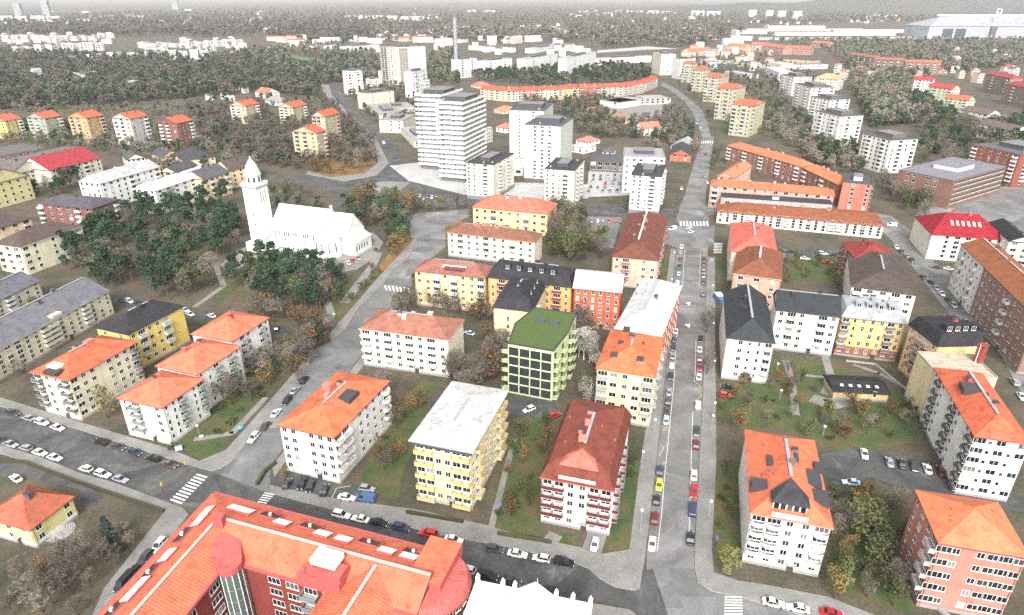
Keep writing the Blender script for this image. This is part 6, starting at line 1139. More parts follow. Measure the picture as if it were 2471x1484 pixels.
gn += grove([(1740, 940), (1900, 900), (2230, 1000), (2240, 1080), (2060, 1095), (1870, 1030), (1730, 1010)], 34, [('autumn', 2), ('olive', 3), ('bare', 5), ('bush', 3)], 'in the large courtyard garden on the right', 15, .35, .7)
gn += grove([(1990, 1210), (2130, 1200), (2180, 1300), (2240, 1440), (2180, 1490), (1990, 1440), (1960, 1400)], 26, [('olive', 3), ('bare', 3), ('autumn', 2)], 'between the lower right houses', 16, .5, .95)
gn += grove([(120, 1385), (230, 1300), (380, 1250), (250, 1420), (190, 1500), (-60, 1500), (-60, 1430)], 22, [('bare', 5), ('autumn', 1), ('bush', 1)], 'in the lower left park', 17, .45, .85)
gn += grove([(900, 1160), (920, 1050), (1000, 960), (1030, 960), (970, 1060), (955, 1190)], 8, [('autumn', 2), ('bare', 2), ('bush', 2)], 'in the strip left of the grey roofed house', 18, .6, .95)
gn += grove([(1190, 1280), (1210, 1160), (1250, 1030), (1330, 1015), (1300, 1280)], 16, [('olive', 3), ('autumn', 2), ('bush', 4)], 'in the strip between the grey and red roofs', 19, .45, .85)
gn += grove([(1000, 955), (1100, 925), (1190, 860), (1200, 960)], 9, [('bare', 3), ('autumn', 1)], 'left of the green block', 20, .8, 1.1)
gn += grove([(1375, 830), (1440, 800), (1440, 960), (1380, 975)], 8, [('bare', 1), ('birch', 2), ('olive', 1)], 'right of the green block', 21, .7, 1.0)
gn += grove([(560, 1000), (700, 850), (735, 850), (600, 990), (520, 1050)], 14, [('bare', 2), ('autumn', 2), ('bush', 3)], 'beside the three stepped houses', 22, .55, .95)
gn += grove([(650, 780), (760, 800), (800, 860), (740, 940), (690, 900)], 16, [('bare', 3), ('autumn', 3)], 'at the bend of the diagonal street', 23, .7, 1.1)
gn += grove([(840, 735), (900, 650), (930, 665), (870, 735)], 7, [('autumn', 1), ('olive', 2)], 'on the verge above the diagonal street', 24, .3, .6)
gn += grove([(-20, 300), (60, 350), (500, 350), (560, 400), (480, 420), (380, 340), (0, 345)], 20, [('bare', 2), ('pine', 2), ('olive', 1)], 'between the gabled towers', 25, .7, 1.1)
gn += grove([(90, 430), (190, 420), (200, 470), (100, 480), (20, 480)], 18, [('pine', 2), ('bare', 2), ('olive', 1)], 'behind the dark brick house', 26, .7, 1.1)
gn += grove([(1000, 500), (1140, 480), (1140, 540), (1060, 530), (1000, 530)], 14, [('bare', 4), ('autumn', 1)], 'on the plaza edge by the small yellow house', 27, .6, .9)
gn += grove([(1728, 1130), (1790, 1130), (1780, 1290), (1728, 1290)], 5, [('bush', 3), ('olive', 1)], 'beside the avenue pavement', 28, .5, .7)
gn += grove([(650, 430), (770, 480), (800, 500), (740, 540), (660, 540), (640, 480)], 26, [('bare', 4), ('olive', 1), ('pine', 1)], 'behind the church near the junction', 29, .6, .95)
gn += grove([(1700, 350), (1752, 345), (1760, 400), (1712, 420)], 9, [('olive', 2), ('bare', 2)], 'beside the avenue bend', 30, .5, .8)
gn += grove([(1540, 1110), (1515, 1160), (1525, 1060)], 2, [('bush', 1)], 'by the red roofed house', 31, .8, 1.0)
gn += grove([(1600, 200), (1640, 230), (1700, 300), (1750, 290), (1690, 230), (1640, 195)], 14, [('bare', 3), ('pine', 1)], 'along the foot of the yellow towers', 32, .6, .9)
gn += grove([(1190, 980), (1240, 800), (1200, 780), (1140, 900), (1120, 960)], 8, [('bare', 4), ('autumn', 1)], 'between the long pink roof and the green block', 33, .8, 1.1)
gn += grove([(1370, 800), (1445, 780), (1440, 830), (1375, 850)], 5, [('bare', 3), ('birch', 1)], 'before the ornate red house', 34, .8, 1.1)
gn += grove([(760, 640), (840, 690), (800, 820), (760, 860), (640, 860), (560, 790), (620, 745), (760, 760)], 26, [('bare', 4), ('autumn', 2), ('pine', 1)], 'on the slope down to the diagonal street', 35, .7, 1.1)
gn += grove([(-20, 700), (100, 720), (260, 770), (200, 800), (60, 930), (-20, 950)], 12, [('bare', 3), ('olive', 2)], 'between the long grey roof and the cream house', 36, .5, .8)
gn += grove([(1120, 600), (1000, 610), (1070, 560), (1060, 600)], 5, [('bare', 2), ('olive', 1)], 'beside the mottled brown roof', 37, .5, .8)
gn += grove([(940, 700), (1000, 650), (1000, 760), (960, 790)], 7, [('olive', 2), ('bare', 3)], 'left of the roof terrace house', 38, .6, .9)
gn += grove([(1010, 740), (1180, 755), (1180, 800), (1130, 790), (1010, 760)], 8, [('bare', 3), ('autumn', 2)], 'under the yellow roof terrace house', 39, .6, .9)
gn += grove([(560, 980), (640, 880), (690, 830), (640, 820), (560, 900), (500, 1000)], 12, [('bare', 3), ('olive', 1), ('bush', 1)], 'close to the walls of the stepped houses', 40, .6, .9)
gn += grove([(-40, 660), (20, 660), (190, 660), (250, 620), (200, 560), (190, 640), (0, 690)], 10, [('pine', 3), ('olive', 1)], 'around the rounded balcony house', 41, .7, 1.0)
gn += grove([(170, 520), (300, 500), (320, 520), (240, 570), (300, 560)], 10, [('pine', 2), ('bare', 2)], 'between the dark brick and the white houses', 42, .6, .9)
def solo(kind, x, y, s, label):
    p = at(x, y); tree(kind, (p.x, p.y), s, label, None, random.Random(int(x + y)))
solo('willow', 258, 1010, .95, 'big yellow green tree on the pavement corner between the cream and the white house'); solo('spruce', 275, 1330, .85, 'single blue green spruce in the lower left park behind the yellow villa')
solo('willow', 1752, 1385, .75, 'round yellow green tree on the pavement of the avenue corner'); solo('autumn', 1775, 1045, .95, 'broad reddish brown tree at the garden edge beside the avenue'); solo('olive', 2060, 1290, 1.15, 'large dark green tree between the two lower right houses')
solo('birch', 1408, 868, 1.25, 'tall pale birch before the ornate red house'); solo('birch', 1420, 985, 1.0, 'pale bare birch by the yellow house with skylights'); solo('bare', 930, 962, 1.1, 'bare tree in front of the pale yellow house, left one'); solo('bare', 1098, 915, 1.1, 'bare tree in front of the pale yellow house, right one')
solo('bare', 1702, 805, .9, 'lone leafless tree on the right pavement of the avenue, upper one'); solo('bare', 1704, 905, .7, 'lone leafless tree on the right pavement of the avenue, lower one'); solo('autumn', 1135, 765, .8, 'thin tree in front of the roof terrace house'); solo('birch', 1215, 850, .9, 'pale bushy tree against the yellow wall behind the green block')
solo('olive', 1155, 540, .7, 'dark green tree at the left front of the small yellow house'); solo('olive', 1238, 548, .7, 'dark green tree at the middle front of the small yellow house'); solo('spruce', 1358, 290, 1.1, 'slim dark spruce behind the front green edged tower'); solo('autumn', 940, 610, .95, 'dark autumn tree on the wedge beside the diagonal street'); solo('willow', 2198, 1012, .35, 'small bright yellow green bush in the courtyard garden')
solo('bush', 420, 1082, 1.0, 'round shrub at the foot of the nearest stepped house'); solo('autumn', 690, 1158, .45, 'small hedge tree by the parked black cars')
# woods too dense to count: one object each
def wood(name_label, polys, n, mix, seed, big=3.0, q=.09, smin=.9, smax=1.4, skip=True):
    rnd = random.Random(seed); rs = np.random.RandomState(seed); parts = {k: [] for k, _ in mix}; ks = [k for k, w_ in mix for _ in range(w_)]
    base = {k: [crown_verts(k, rs, q, big) for _ in range(5)] for k in parts}; got = 0; tries = 0
    bb = [(min(p[0] for p in P), max(p[0] for p in P), min(p[1] for p in P), max(p[1] for p in P)) for P in polys]; ar = [(b[1] - b[0]) * (b[3] - b[2]) for b in bb]
    while got < n and tries < n * 8:
        tries += 1; i = rnd.choices(range(len(polys)), ar)[0]; x, y = rnd.uniform(*bb[i][:2]), rnd.uniform(*bb[i][2:])
        if not inside((x, y), polys[i]): continue
        p = at(x, y)
        if not free(p.x, p.y, 3.0, skip): continue
        if skip and any(inside((x, y), c) for c in CLEAR): continue
        k = rnd.choice(ks); s = rnd.uniform(smin, smax); t = rnd.uniform(0, 6.28); V = base[k][rnd.randrange(5)] * s; c, s_ = math.cos(t), math.sin(t)
        V = np.stack([V[:, 0] * c - V[:, 1] * s_ + p.x, V[:, 0] * s_ + V[:, 1] * c + p.y, V[:, 2] + 0], 1); parts[k].append(V); got += 1
    V = np.concatenate([v for k in parts for v in parts[k]]); idx = np.concatenate([np.full(sum(len(v) for v in parts[k]) // 4, i) for i, k in enumerate(parts)])
    me = qmesh('wood_mesh', V, [LM[k] for k in parts]); me.polygons.foreach_set('material_index', idx.astype(np.int32)); me.update()
    o = ob('wood', me, None); o['label'] = name_label; o['category'] = 'wood'; o['kind'] = 'stuff'
CLEAR = [[(665, 140), (700, 130), (770, 143), (800, 165), (740, 168)], [(1300, 60), (1330, 58), (1400, 80), (1398, 95), (1340, 85)], [(240, 185), (600, 112), (770, 106), (620, 124)], [(820, 112), (1080, 62), (1250, 62), (1240, 74), (1100, 74), (900, 100)], [(1430, 128), (1560, 110), (1650, 116), (1560, 126)], [(1790, 62), (2290, 62), (2290, 96), (1790, 96)], [(2240, 50), (2480, 50), (2480, 98), (2240, 98)], [(1150, 105), (1450, 100), (1450, 112), (1150, 118)]]
wood('dark mixed wood filling the left side behind the gabled towers', [[(-80, 120), (300, 140), (620, 122), (900, 150), (880, 200), (820, 202), (790, 200), (770, 235), (620, 225), (300, 250), (-80, 270)]], 4200, [('pine', 4), ('bare', 7), ('olive', 1)], 41, 2.6, .10)
wood('grey brown wood belt beyond the white estates on the left', [[(-100, 50), (600, 18), (900, 6), (900, 100), (760, 108), (600, 90), (250, 90), (-100, 88)]], 3000, [('bare', 7), ('pine', 2)], 42, 4.5, .05, 1.3, 2.1)
wood('wood around the playing field and the great slab block', [[(590, 128), (740, 100), (900, 118), (920, 170), (1100, 120), (1110, 200), (1040, 200), (900, 200), (800, 195), (640, 170)]], 1300, [('bare', 5), ('pine', 3), ('willow', 2)], 43)
wood('grey brown wood across the upper middle', [[(880, 2), (1300, -1), (1850, -1), (1850, 60), (1700, 112), (1450, 116), (1250, 106), (900, 100)]], 4200, [('bare', 7), ('pine', 2)], 44, 4.5, .05, 1.3, 2.1)
wood('dark pine belt between the white blocks and the red curve', [[(1130, 172), (1440, 160), (1560, 172), (1570, 190), (1540, 200), (1380, 204), (1300, 208), (1150, 196)]], 480, [('pine', 5), ('bare', 2)], 45, 2.4, .14)
wood('dark wood on the upper right hillside', [[(1850, 100), (2240, 98), (2470, 98), (2520, 150), (2380, 170), (2200, 190), (2180, 240), (2200, 300), (2110, 310), (2060, 230), (2040, 160), (1990, 120)]], 3000, [('bare', 5), ('pine', 3), ('olive', 1)], 46, 2.6, .10)
wood('hazy wood on the right horizon', [[(1850, -2), (2600, -2), (2600, 60), (2250, 55), (1850, 60)]], 2400, [('bare', 7), ('pine', 2)], 47, 5, .05, 1.3, 2.2, False)
wood('wood on the steep slope at the right edge', [[(2200, 230), (2300, 290), (2345, 330), (2480, 290), (2500, 380), (2440, 480), (2340, 300), (2200, 300)]], 420, [('olive', 3), ('pine', 3), ('bare', 3)], 48, 1.8, .25)
wood('bare wood on the slope left of the curved road', [[(440, 255), (800, 235), (900, 370), (880, 400), (720, 410), (620, 400), (480, 330)]], 420, [('bare', 8), ('olive', 2), ('pine', 1)], 53, 1.5, .4, .6, 1.05)
wood('trees crowding between the houses below the gabled towers', [[(0, 262), (440, 262), (500, 350), (640, 400), (620, 440), (500, 395), (380, 430), (300, 380), (-40, 350)]], 340, [('bare', 5), ('olive', 2), ('pine', 2)], 49, 1.5, .35, .6, 1.0)
wood('trees and brush between the yellow towers and the white towers', [[(1720, 230), (1860, 230), (1960, 330), (2060, 330), (2090, 430), (1960, 400), (1860, 330), (1740, 300)], [(1560, 345), (1640, 340), (1700, 350), (1700, 400), (1560, 360)]], 300, [('bare', 6), ('olive', 3), ('pine', 1)], 54, 1.4, .4, .6, 1.0)
wood('trees between the low blocks and towers around the slab foot', [[(830, 225), (1010, 200), (1010, 300), (960, 300), (900, 300)], [(1040, 150), (1100, 130), (1110, 210), (1040, 210)], [(1170, 235), (1400, 230), (1640, 270), (1680, 340), (1400, 330), (1380, 300), (1240, 240)], [(1620, 180), (1700, 120), (1860, 130), (1990, 200), (1900, 220), (1850, 300), (1830, 240)]], 950, [('bare', 5), ('olive', 2), ('pine', 2)], 50, 1.6, .3, .55, 1.0)
print('groves', gn)
# ---------------------------------------------------------------- cars
PAINT, pn, pb = nodes('car_paint', (.5, .5, .5), .25); o_ = pn.nodes.new('ShaderNodeObjectInfo'); pn.links.new(o_.outputs['Color'], pb.inputs['Base Color']); pb.inputs['Coat Weight'].default_value = .5
CGL = flat('car_glass', (.02, .024, .028), .08, var=.05); TYRE = flat('tyre', (.02, .02, .02), .9); RIM = flat('wheel_rim', (.4, .4, .41), .35, .8); HEADL = flat('headlight_lens', (.75, .77, .8), .15); TAIL = flat('taillight_lens', (.35, .02, .02), .2)
def loft(rings, mat, cap=True, mats=None):
    b = MB(); n = len(rings[0])
    for k in range(len(rings) - 1):
        for i in range(n): j = (i + 1) % n; b.poly([rings[k][i], rings[k][j], rings[k + 1][j], rings[k + 1][i]], mats(k, i) if mats else mat)
    if cap: b.poly(rings[0][::-1], mat); b.poly(rings[-1], mat)
    return b
def car_kit(L, W, H, kind):
    """x forward. body hull, greenhouse, roof panel"""
    h, w = L / 2, W / 2; belt = H * (.60 if kind != 'van' else .55)
    prof = {'sedan': [(-h, .45, .62 * belt / .9, .86), (-h + .12, .28, .93 * belt, .95), (-h + .9, .2, belt, 1), (h * .3, .2, belt * .98, 1), (h - .75, .2, belt * .80, .98), (h - .12, .25, belt * .66, .9), (h, .4, belt * .5, .8)],
            'hatch': [(-h, .4, .7 * belt, .88), (-h + .1, .25, belt, .96), (-h + .7, .2, belt * 1.02, 1), (h * .35, .2, belt, 1), (h - .7, .2, belt * .84, .98), (h - .1, .25, belt * .68, .9), (h, .4, belt * .5, .8)],
            'van': [(-h, .3, belt, .95), (-h + .05, .22, belt * 1.05, 1), (0, .2, belt * 1.05, 1), (h * .5, .2, belt * 1.03, 1), (h - .7, .2, belt * .95, .98), (h - .1, .25, belt * .7, .92), (h, .4, belt * .5, .85)]}[kind]
    rings = []
    for x, z0, z1, k in prof:
        ww = w * k; zc = z0 + (z1 - z0) * .55; rings.append([(x, -ww * .9, z0), (x, ww * .9, z0), (x, ww, zc), (x, ww * .93, z1 - .04), (x, ww * .8, z1), (x, -ww * .8, z1), (x, -ww * .93, z1 - .04), (x, -ww, zc)])
    body = loft(rings, PAINT).mesh('car_body_mesh')
    a = {'sedan': (-h + .75, -h + 1.35, h * .08, h * .42), 'hatch': (-h + .12, -h + .55, h * .10, h * .46), 'van': (-h + .05, -h + .15, h * .42, h * .66)}[kind]
    z0 = belt * .97; zt = H; q = MB(); bw, tw_ = w * .88, w * .70
    lo = [(a[0], -bw, z0), (a[3], -bw * .95, z0), (a[3], bw * .95, z0), (a[0], bw, z0)]; hi = [(a[1], -tw_, zt - .05), (a[2], -tw_, zt - .05), (a[2], tw_, zt - .05), (a[1], tw_, zt - .05)]
    for i in range(4): j = (i + 1) % 4; q.poly([lo[i], lo[j], hi[j], hi[i]], CGL if not (kind == 'van' and i in (3,)) else PAINT)
    glass = q.mesh('car_glass_mesh'); q = MB()
    r = [(a[1] - .03, -tw_ - .02), (a[2] + .03, -tw_ - .02), (a[2] + .03, tw_ + .02), (a[1] - .03, tw_ + .02)]; q.prism(r, zt - .055, zt, PAINT, PAINT)
    for i in range(4): q.tube(lo[i], hi[i], .045, .04, PAINT, 4)
    m = [(lo[0][0] * .45 + lo[1][0] * .55, s * bw, z0) for s in (-1, 1)]
    for k, s in enumerate((-1, 1)): q.tube((m[k][0], s * bw * .99, z0), (m[k][0] - .1, s * tw_ * 1.01, zt - .05), .04, .04, PAINT, 4)
    if kind == 'van':
        for s in (-1, 1): q.poly(ccw3([(a[0], s * (bw + .01), z0), (h * .1, s * (bw + .01), z0), (h * .1, s * (tw_ + .02), zt - .05), (a[1], s * (tw_ + .02), zt - .05)]) if s < 0 else [(a[0], s * (bw + .01), z0), (h * .1, s * (bw + .01), z0), (h * .1, s * (tw_ + .02), zt - .05), (a[1], s * (tw_ + .02), zt - .05)], PAINT)
    roof = q.mesh('car_roof_mesh'); q = MB(); q.tube((0, -.11, 0), (0, .11, 0), .32, .32, TYRE, 12, True); q.poly([(math.cos(t) * .32, -.11, math.sin(t) * .32) for t in [i * math.pi / 6 for i in range(12)]], TYRE)
    wheel = q.mesh('wheel_mesh'); q = MB(); q.poly([(math.cos(t) * .2, -.115, math.sin(t) * .2) for t in [i * math.pi / 5 for i in range(10)]], RIM); q.poly([(math.cos(t) * .2, .115, math.sin(t) * .2) for t in [i * math.pi / 5 for i in range(10)]], RIM); rim = q.mesh('rim_mesh')
    q = MB(); q.box(-.12, .03, -.2, .2, -.07, .07, HEADL); hl = q.mesh('headlight_mesh'); q = MB(); q.box(-.03, .08, -.16, .16, -.09, .09, TAIL); tl = q.mesh('taillight_mesh')
    return dict(body=body, glass=glass, roof=roof, wheel=wheel, rim=rim, hl=hl, tl=tl, L=L, W=W, H=H, belt=belt)
KIT = {'s': car_kit(4.6, 1.8, 1.45, 'sedan'), 'h': car_kit(4.1, 1.75, 1.5, 'hatch'), 'e': car_kit(4.7, 1.85, 1.6, 'hatch'), 'v': car_kit(5.1, 1.95, 2.1, 'van')}
KIN = {'s': 'saloon car', 'h': 'hatchback', 'e': 'estate car', 'v': 'van'}
CC = {'white': (.72, .72, .71), 'black': (.012, .012, .014), 'dark grey': (.05, .052, .056), 'silver grey': (.30, .31, .33), 'red': (.50, .012, .02), 'dark red': (.14, .012, .018), 'dark blue': (.025, .04, .085), 'blue': (.06, .12, .25), 'pale blue': (.42, .52, .62), 'brown': (.10, .06, .045), 'yellow': (.75, .68, .03), 'maroon': (.12, .012, .02), 'green': (.03, .06, .045)}
def car(x, y, head, col, kind, label, group=None, far=False):
    k = KIT[kind]; p = at(x, y, .7); r = empty('van' if kind == 'v' else 'parked_car', (p.x, p.y, ZR + .02), head, label, 'van' if kind == 'v' else 'car', group)
    c = (*CC[col], 1)
    b = ob('body', k['body'], r); b.color = c; g = ob('window', k['glass'], r); g.color = c; t = ob('roof', k['roof'], r); t.color = c
    if far: return
    for sx in (-1, 1):
        for sy in (-1, 1):
            wl_ = ob('wheel', k['wheel'], r, (sx * k['L'] * .31, sy * (k['W'] / 2 - .08), .32)); ob('rim', k['rim'], wl_)
    for sy in (-1, 1): ob('headlight', k['hl'], r, (k['L'] / 2 - .02, sy * k['W'] * .30, k['belt'] * .58)); ob('taillight', k['tl'], r, (-k['L'] / 2 + .01, sy * k['W'] * .34, k['belt'] * .72))
def row(where, cars, p0, p1, flip=0, rot=0.0, far=False, group=None, verb='parked'):
    """cars: (x, y, colour, kind); heading from ground points p0 -> p1"""
    a, b = at(*p0), at(*p1); hd = math.atan2(b.y - a.y, b.x - a.x) + rot; cnt = {}; tot = {}
    for c in cars: tot[(c[2], c[3])] = tot.get((c[2], c[3]), 0) + 1
    for i, c in enumerate(cars):
        k = (c[2], c[3]); cnt[k] = cnt.get(k, 0) + 1; pre = c[2] + ' ' + KIN[c[3]]
        lb = ('%s %s %s' % (pre, verb, where)) if tot[k] == 1 else ('%s %s %s, %s of that colour' % (pre, verb, where, ORD[cnt[k] - 1]))
        lb = ' '.join(lb.split()[:16]); car(c[0], c[1], hd + (math.pi if (i * 7 + flip) % 3 == 0 else 0), c[2], c[3], lb, group or 'cars ' + where, far)
W_, B_, DG, SG, RD, DB = 'white', 'black', 'dark grey', 'silver grey', 'red', 'dark blue'
row('at the left kerb of the avenue counted from below', [(1573, 1311, W_, 's'), (1580, 1249, 'dark red', 'e'), (1584, 1205, B_, 'h'), (1590, 1170, 'yellow', 'h'), (1592, 1134, DB, 'e'), (1607, 1013, 'pale blue', 's'), (1609, 992, 'brown', 's'), (1612, 968, DG, 'e'), (1614, 945, SG, 's'), (1619, 906, DB, 's'), (1620, 881, W_, 'h'), (1622, 858, SG, 's'), (1625, 838, DB, 'h'), (1627, 818, DG, 's'), (1630, 798, W_, 's'), (1632, 701, W_, 'v'), (1634, 681, W_, 'e'), (1637, 660, 'pale blue', 'h'), (1639, 642, DG, 's'), (1641, 624, 'dark red', 's'), (1642, 608, SG, 'h'), (1644, 595, W_, 's')], (1573, 1311), (1630, 798))
row('at the right kerb of the avenue counted from below', [(1666, 1298, B_, 's'), (1671, 1228, DB, 'v'), (1674, 1185, RD, 'e'), (1674, 1145, W_, 's'), (1679, 1071, 'maroon', 'e'), (1680, 1038, DG, 's'), (1684, 976, W_, 'e'), (1686, 908, W_, 's'), (1688, 886, RD, 'h'), (1688, 866, 'brown', 'h'), (1688, 842, W_, 's'), (1690, 818, B_, 'h'), (1696, 710, DB, 'h'), (1696, 680, DG, 's'), (1697, 665, SG, 'h'), (1697, 650, DG, 'e'), (1697, 636, 'maroon', 's'), (1698, 626, DG, 's'), (1698, 615, RD, 'h')], (1666, 1298), (1690, 818), 1)
row('along the cross street before the yellow and red roofed houses', [(823, 1241, W_, 'e'), (869, 1251, W_, 's'), (914, 1260, B_, 's'), (968, 1272, DB, 'e'), (1033, 1286, RD, 'e'), (1094, 1301, W_, 's')], (823, 1241), (1094, 1301), 2)
row('along the cross street near the avenue corner', [(1194, 1324, DG, 'h'), (1248, 1335, W_, 's'), (1306, 1346, W_, 'h'), (1360, 1355, B_, 'e')], (1194, 1324), (1360, 1355), 1)
row('behind the round end of the courtyard block', [(1126, 1374, W_, 'h'), (1176, 1388, B_, 'e'), (1232, 1401, DG, 's'), (1323, 1424, B_, 's')], (1126, 1374), (1323, 1424))
row('on the far kerb of the lower left street', [(31, 996, DG, 'e'), (69, 1008, SG, 's'), (101, 1018, W_, 'e'), (139, 1031, W_, 's'), (243, 1065, B_, 'e'), (285, 1078, DG, 's'), (326, 1091, DB, 'h'), (369, 1105, B_, 'e'), (410, 1120, 'brown', 's')], (31, 996), (410, 1120), 2)
row('on the near kerb of the lower left street', [(-4, 1063, DG, 's'), (26, 1071, SG, 's'), (62, 1080, 'silver grey', 'h'), (96, 1091, W_, 's'), (132, 1103, W_, 's'), (207, 1130, W_, 'h'), (248, 1143, W_, 'e'), (290, 1155, SG, 's')], (-4, 1063), (290, 1155), 1)
row('along the diagonal street', [(612, 1055, W_, 'e'), (641, 1026, DG, 's'), (666, 995, W_, 's'), (692, 966, B_, 'e'), (711, 941, SG, 's'), (734, 916, B_, 'e')], (612, 1055), (734, 916))
row('nose in before the orange roofed corner house', [(693, 1166, DG, 'h'), (729, 1165, B_, 'e'), (749, 1173, B_, 'h'), (783, 1182, 'black', 's')], (729, 1165), (712, 1200), 0)
row('beside the bins right of the orange roofed corner house', [(836, 1199, W_, 's'), (885, 1178, SG, 'h'), (882, 1202, 'blue', 'v')], (836, 1199), (882, 1206), 1)
row('in the yard below the green block', [(1276, 987, W_, 'h'), (1338, 1001, RD, 'h')], (1258, 995), (1300, 978)); row('in the drive of the maroon balcony house', [(1435, 1313, W_, 'h')], (1435, 1320), (1440, 1300)); row('in the yard behind the yellow villa', [(38, 1153, W_, 's')], (20, 1140), (56, 1166))
row('along the left side of the courtyard block', [(383, 1315, W_, 'e'), (350, 1345, DG, 'e'), (328, 1372, B_, 's'), (300, 1405, B_, 'v')], (383, 1315), (340, 1362), 1)
row('at the lower right corner', [(1866, 1453, W_, 's'), (1925, 1466, W_, 's'), (2007, 1479, RD, 's')], (1866, 1453), (2007, 1480), 2)
row('beside the half hipped end house', [(1755, 932, B_, 's'), (1750, 953, RD, 'h')], (1740, 930), (1775, 934)); row('in the parking yard under the right white house', [(2085, 1094, W_, 's'), (2146, 1114, SG, 's'), (2175, 1118, B_, 's'), (2204, 1123, DG, 's'), (2237, 1130, W_, 's'), (2270, 1136, 'maroon', 's')], (2204, 1123), (2196, 1100)); row('along the yard wall', [(2054, 1163, 'pale blue', 's'), (2352, 1174, 'maroon', 's')], (2030, 1160), (2080, 1166)); row('on the grass between the lower right houses', [(2108, 1303, W_, 'h')], (2098, 1292), (2116, 1312))
row('on the road at the right edge', [(2447, 921, SG, 'e'), (2464, 956, W_, 's')], (2436, 905), (2470, 950)); row('on the street behind the black corner roof', [(2327, 774, SG, 's'), (2350, 793, DG, 'v')], (2327, 774), (2350, 793))
row('along the curved street on the right', [(2162, 596, W_, 's'), (2175, 606, DG, 's'), (2188, 617, SG, 's'), (2200, 628, DG, 'e'), (2228, 668, DG, 's'), (2245, 680, B_, 's'), (2258, 694, SG, 's'), (2272, 708, W_, 's'), (2286, 722, 'dark grey', 's'), (2300, 736, SG, 'e')], (2162, 596), (2272, 708), 1); row('under the crimson roofed house', [(2257, 643, DG, 's'), (2289, 648, W_, 's')], (2240, 641), (2300, 650)); row('on the road before the striped office', [(2151, 543, W_, 'v')], (2130, 541), (2170, 545))
row('in the yard behind the long ochre roofed house', [(1883, 602, DG, 's'), (1913, 606, B_, 's'), (1885, 618, SG, 'h'), (1942, 623, W_, 's'), (1985, 611, W_, 'e'), (2008, 614, DG, 'h'), (1996, 632, RD, 's')], (1883, 602), (2008, 614), 1)
row('on the gravel square by the church', [(840, 634, W_, 's'), (851, 628, RD, 's'), (864, 622, SG, 's'), (857, 603, 'brown', 's'), (907, 602, DG, 's'), (895, 578, DG, 'h'), (870, 577, W_, 's')], (833, 626), (846, 642)); row('between the pines and the dark brick house', [(256, 577, W_, 's'), (266, 588, W_, 'e')], (240, 575), (272, 582)); row('on the car park behind the church tower', [(452, 521, W_, 's'), (470, 519, W_, 'h'), (488, 517, DG, 's'), (515, 515, W_, 's'), (545, 517, 'dark red', 's')], (452, 521), (545, 517))
row('behind the black roofed yellow house', [(292, 724, DG, 's'), (312, 726, W_, 'e'), (332, 730, B_, 's'), (352, 734, DG, 's'), (447, 747, 'pale blue', 's'), (458, 757, W_, 's'), (510, 761, W_, 's')], (280, 722), (300, 732)); row('under the trees at the street bend', [(642, 793, B_, 's'), (668, 791, DG, 'h'), (640, 873, 'green', 's')], (642, 800), (650, 780)); row('behind the long pink roofed house', [(1132, 803, 'pale blue', 's')], (1120, 800), (1140, 806))
row('on the small square at the avenue end', [(1622, 552, W_, 'v'), (1662, 549, W_, 'e'), (1667, 559, W_, 's')], (1650, 560), (1675, 552)); row('in the avenue lane north of the square', [(1644, 455, W_, 's'), (1640, 478, DG, 's')], (1640, 480), (1650, 440)); row('on the car park behind the brown roofed house', [(1428, 533, SG, 'h'), (1442, 533, W_, 'h'), (1455, 533, SG, 'h'), (1468, 533, RD, 'h'), (1482, 533, RD, 'h'), (1496, 534, DG, 'h')], (1450, 545), (1452, 520)); 
cc_ = random.Random(9)
row('on the pale car park between the cream towers', [(1432 + c * 17 + r_ * -3 + (r_ % 2) * 2, 424 + r_ * 9, cc_.choice([W_, SG, DG, B_, RD, DB]), cc_.choice('shhe')) for r_ in range(5) for c in range(5)], (1440, 470), (1448, 430), far=True)
row('on the street up to the yellow towers', [(1680, 297, W_, 's'), (1690, 308, W_, 's'), (1697, 318, SG, 's'), (1652, 246, DG, 's'), (1630, 222, SG, 's'), (1702, 372, DG, 's'), (1706, 440, W_, 's'), (1700, 425, SG, 's')], (1680, 297), (1697, 318), far=True)
row('driving on the curved road', [(953, 380, DG, 's'), (890, 318, W_, 's'), (820, 225, SG, 's'), (925, 345, W_, 'v'), (905, 450, DG, 's')], (890, 318), (940, 360), far=True, verb='seen'); row('in the row at the tower forecourt', [(1013, 472, W_, 's'), (1022, 478, SG, 's'), (1031, 474, DB, 's'), (1042, 476, W_, 'h'), (1053, 472, DG, 's')], (1013, 480), (1020, 465), far=True)
# ---------------------------------------------------------------- street furniture
def lamp(x, y, h, label):
    p = at(x, y, h); r = empty('street_lamp', (p.x, p.y, ZP), 0, label, 'street lamp', 'globe lamps along the pavements'); b = MB(); b.tube((0, 0, 0), (0, 0, h - .5), .09, .06, GREY, 6); b.build('post', r)
    b = MB(); n = 8
    pr = [(.05, h - .5), (.33, h - .35), (.42, h - .1), (.33, h + .15), (.05, h + .25)]
    for (r0, z0), (r1, z1_) in zip(pr, pr[1:]):
        for i in range(n): t0, t1 = i * 2 * math.pi / n, (i + 1) * 2 * math.pi / n; b.poly([(r0 * math.cos(t0), r0 * math.sin(t0), z0), (r0 * math.cos(t1), r0 * math.sin(t1), z0), (r1 * math.cos(t1), r1 * math.sin(t1), z1_), (r1 * math.cos(t0), r1 * math.sin(t0), z1_)], WHITE)
    b.build('lamp_globe', r)
for i, (x, y) in enumerate(((1549, 1231), (1552, 1090), (1581, 1013), (1599, 868), (1621, 673), (1627, 609))): lamp(x, y, 6, 'white globe lamp on the left pavement of the avenue, %s from below' % ORD[i])
for i, (x, y) in enumerate(((1716, 1210), (1721, 1003), (1725, 972), (1724, 871), (1722, 780), (1720, 689), (1717, 627))): lamp(x, y, 6, 'white globe lamp on the right pavement of the avenue, %s from below' % ORD[i])
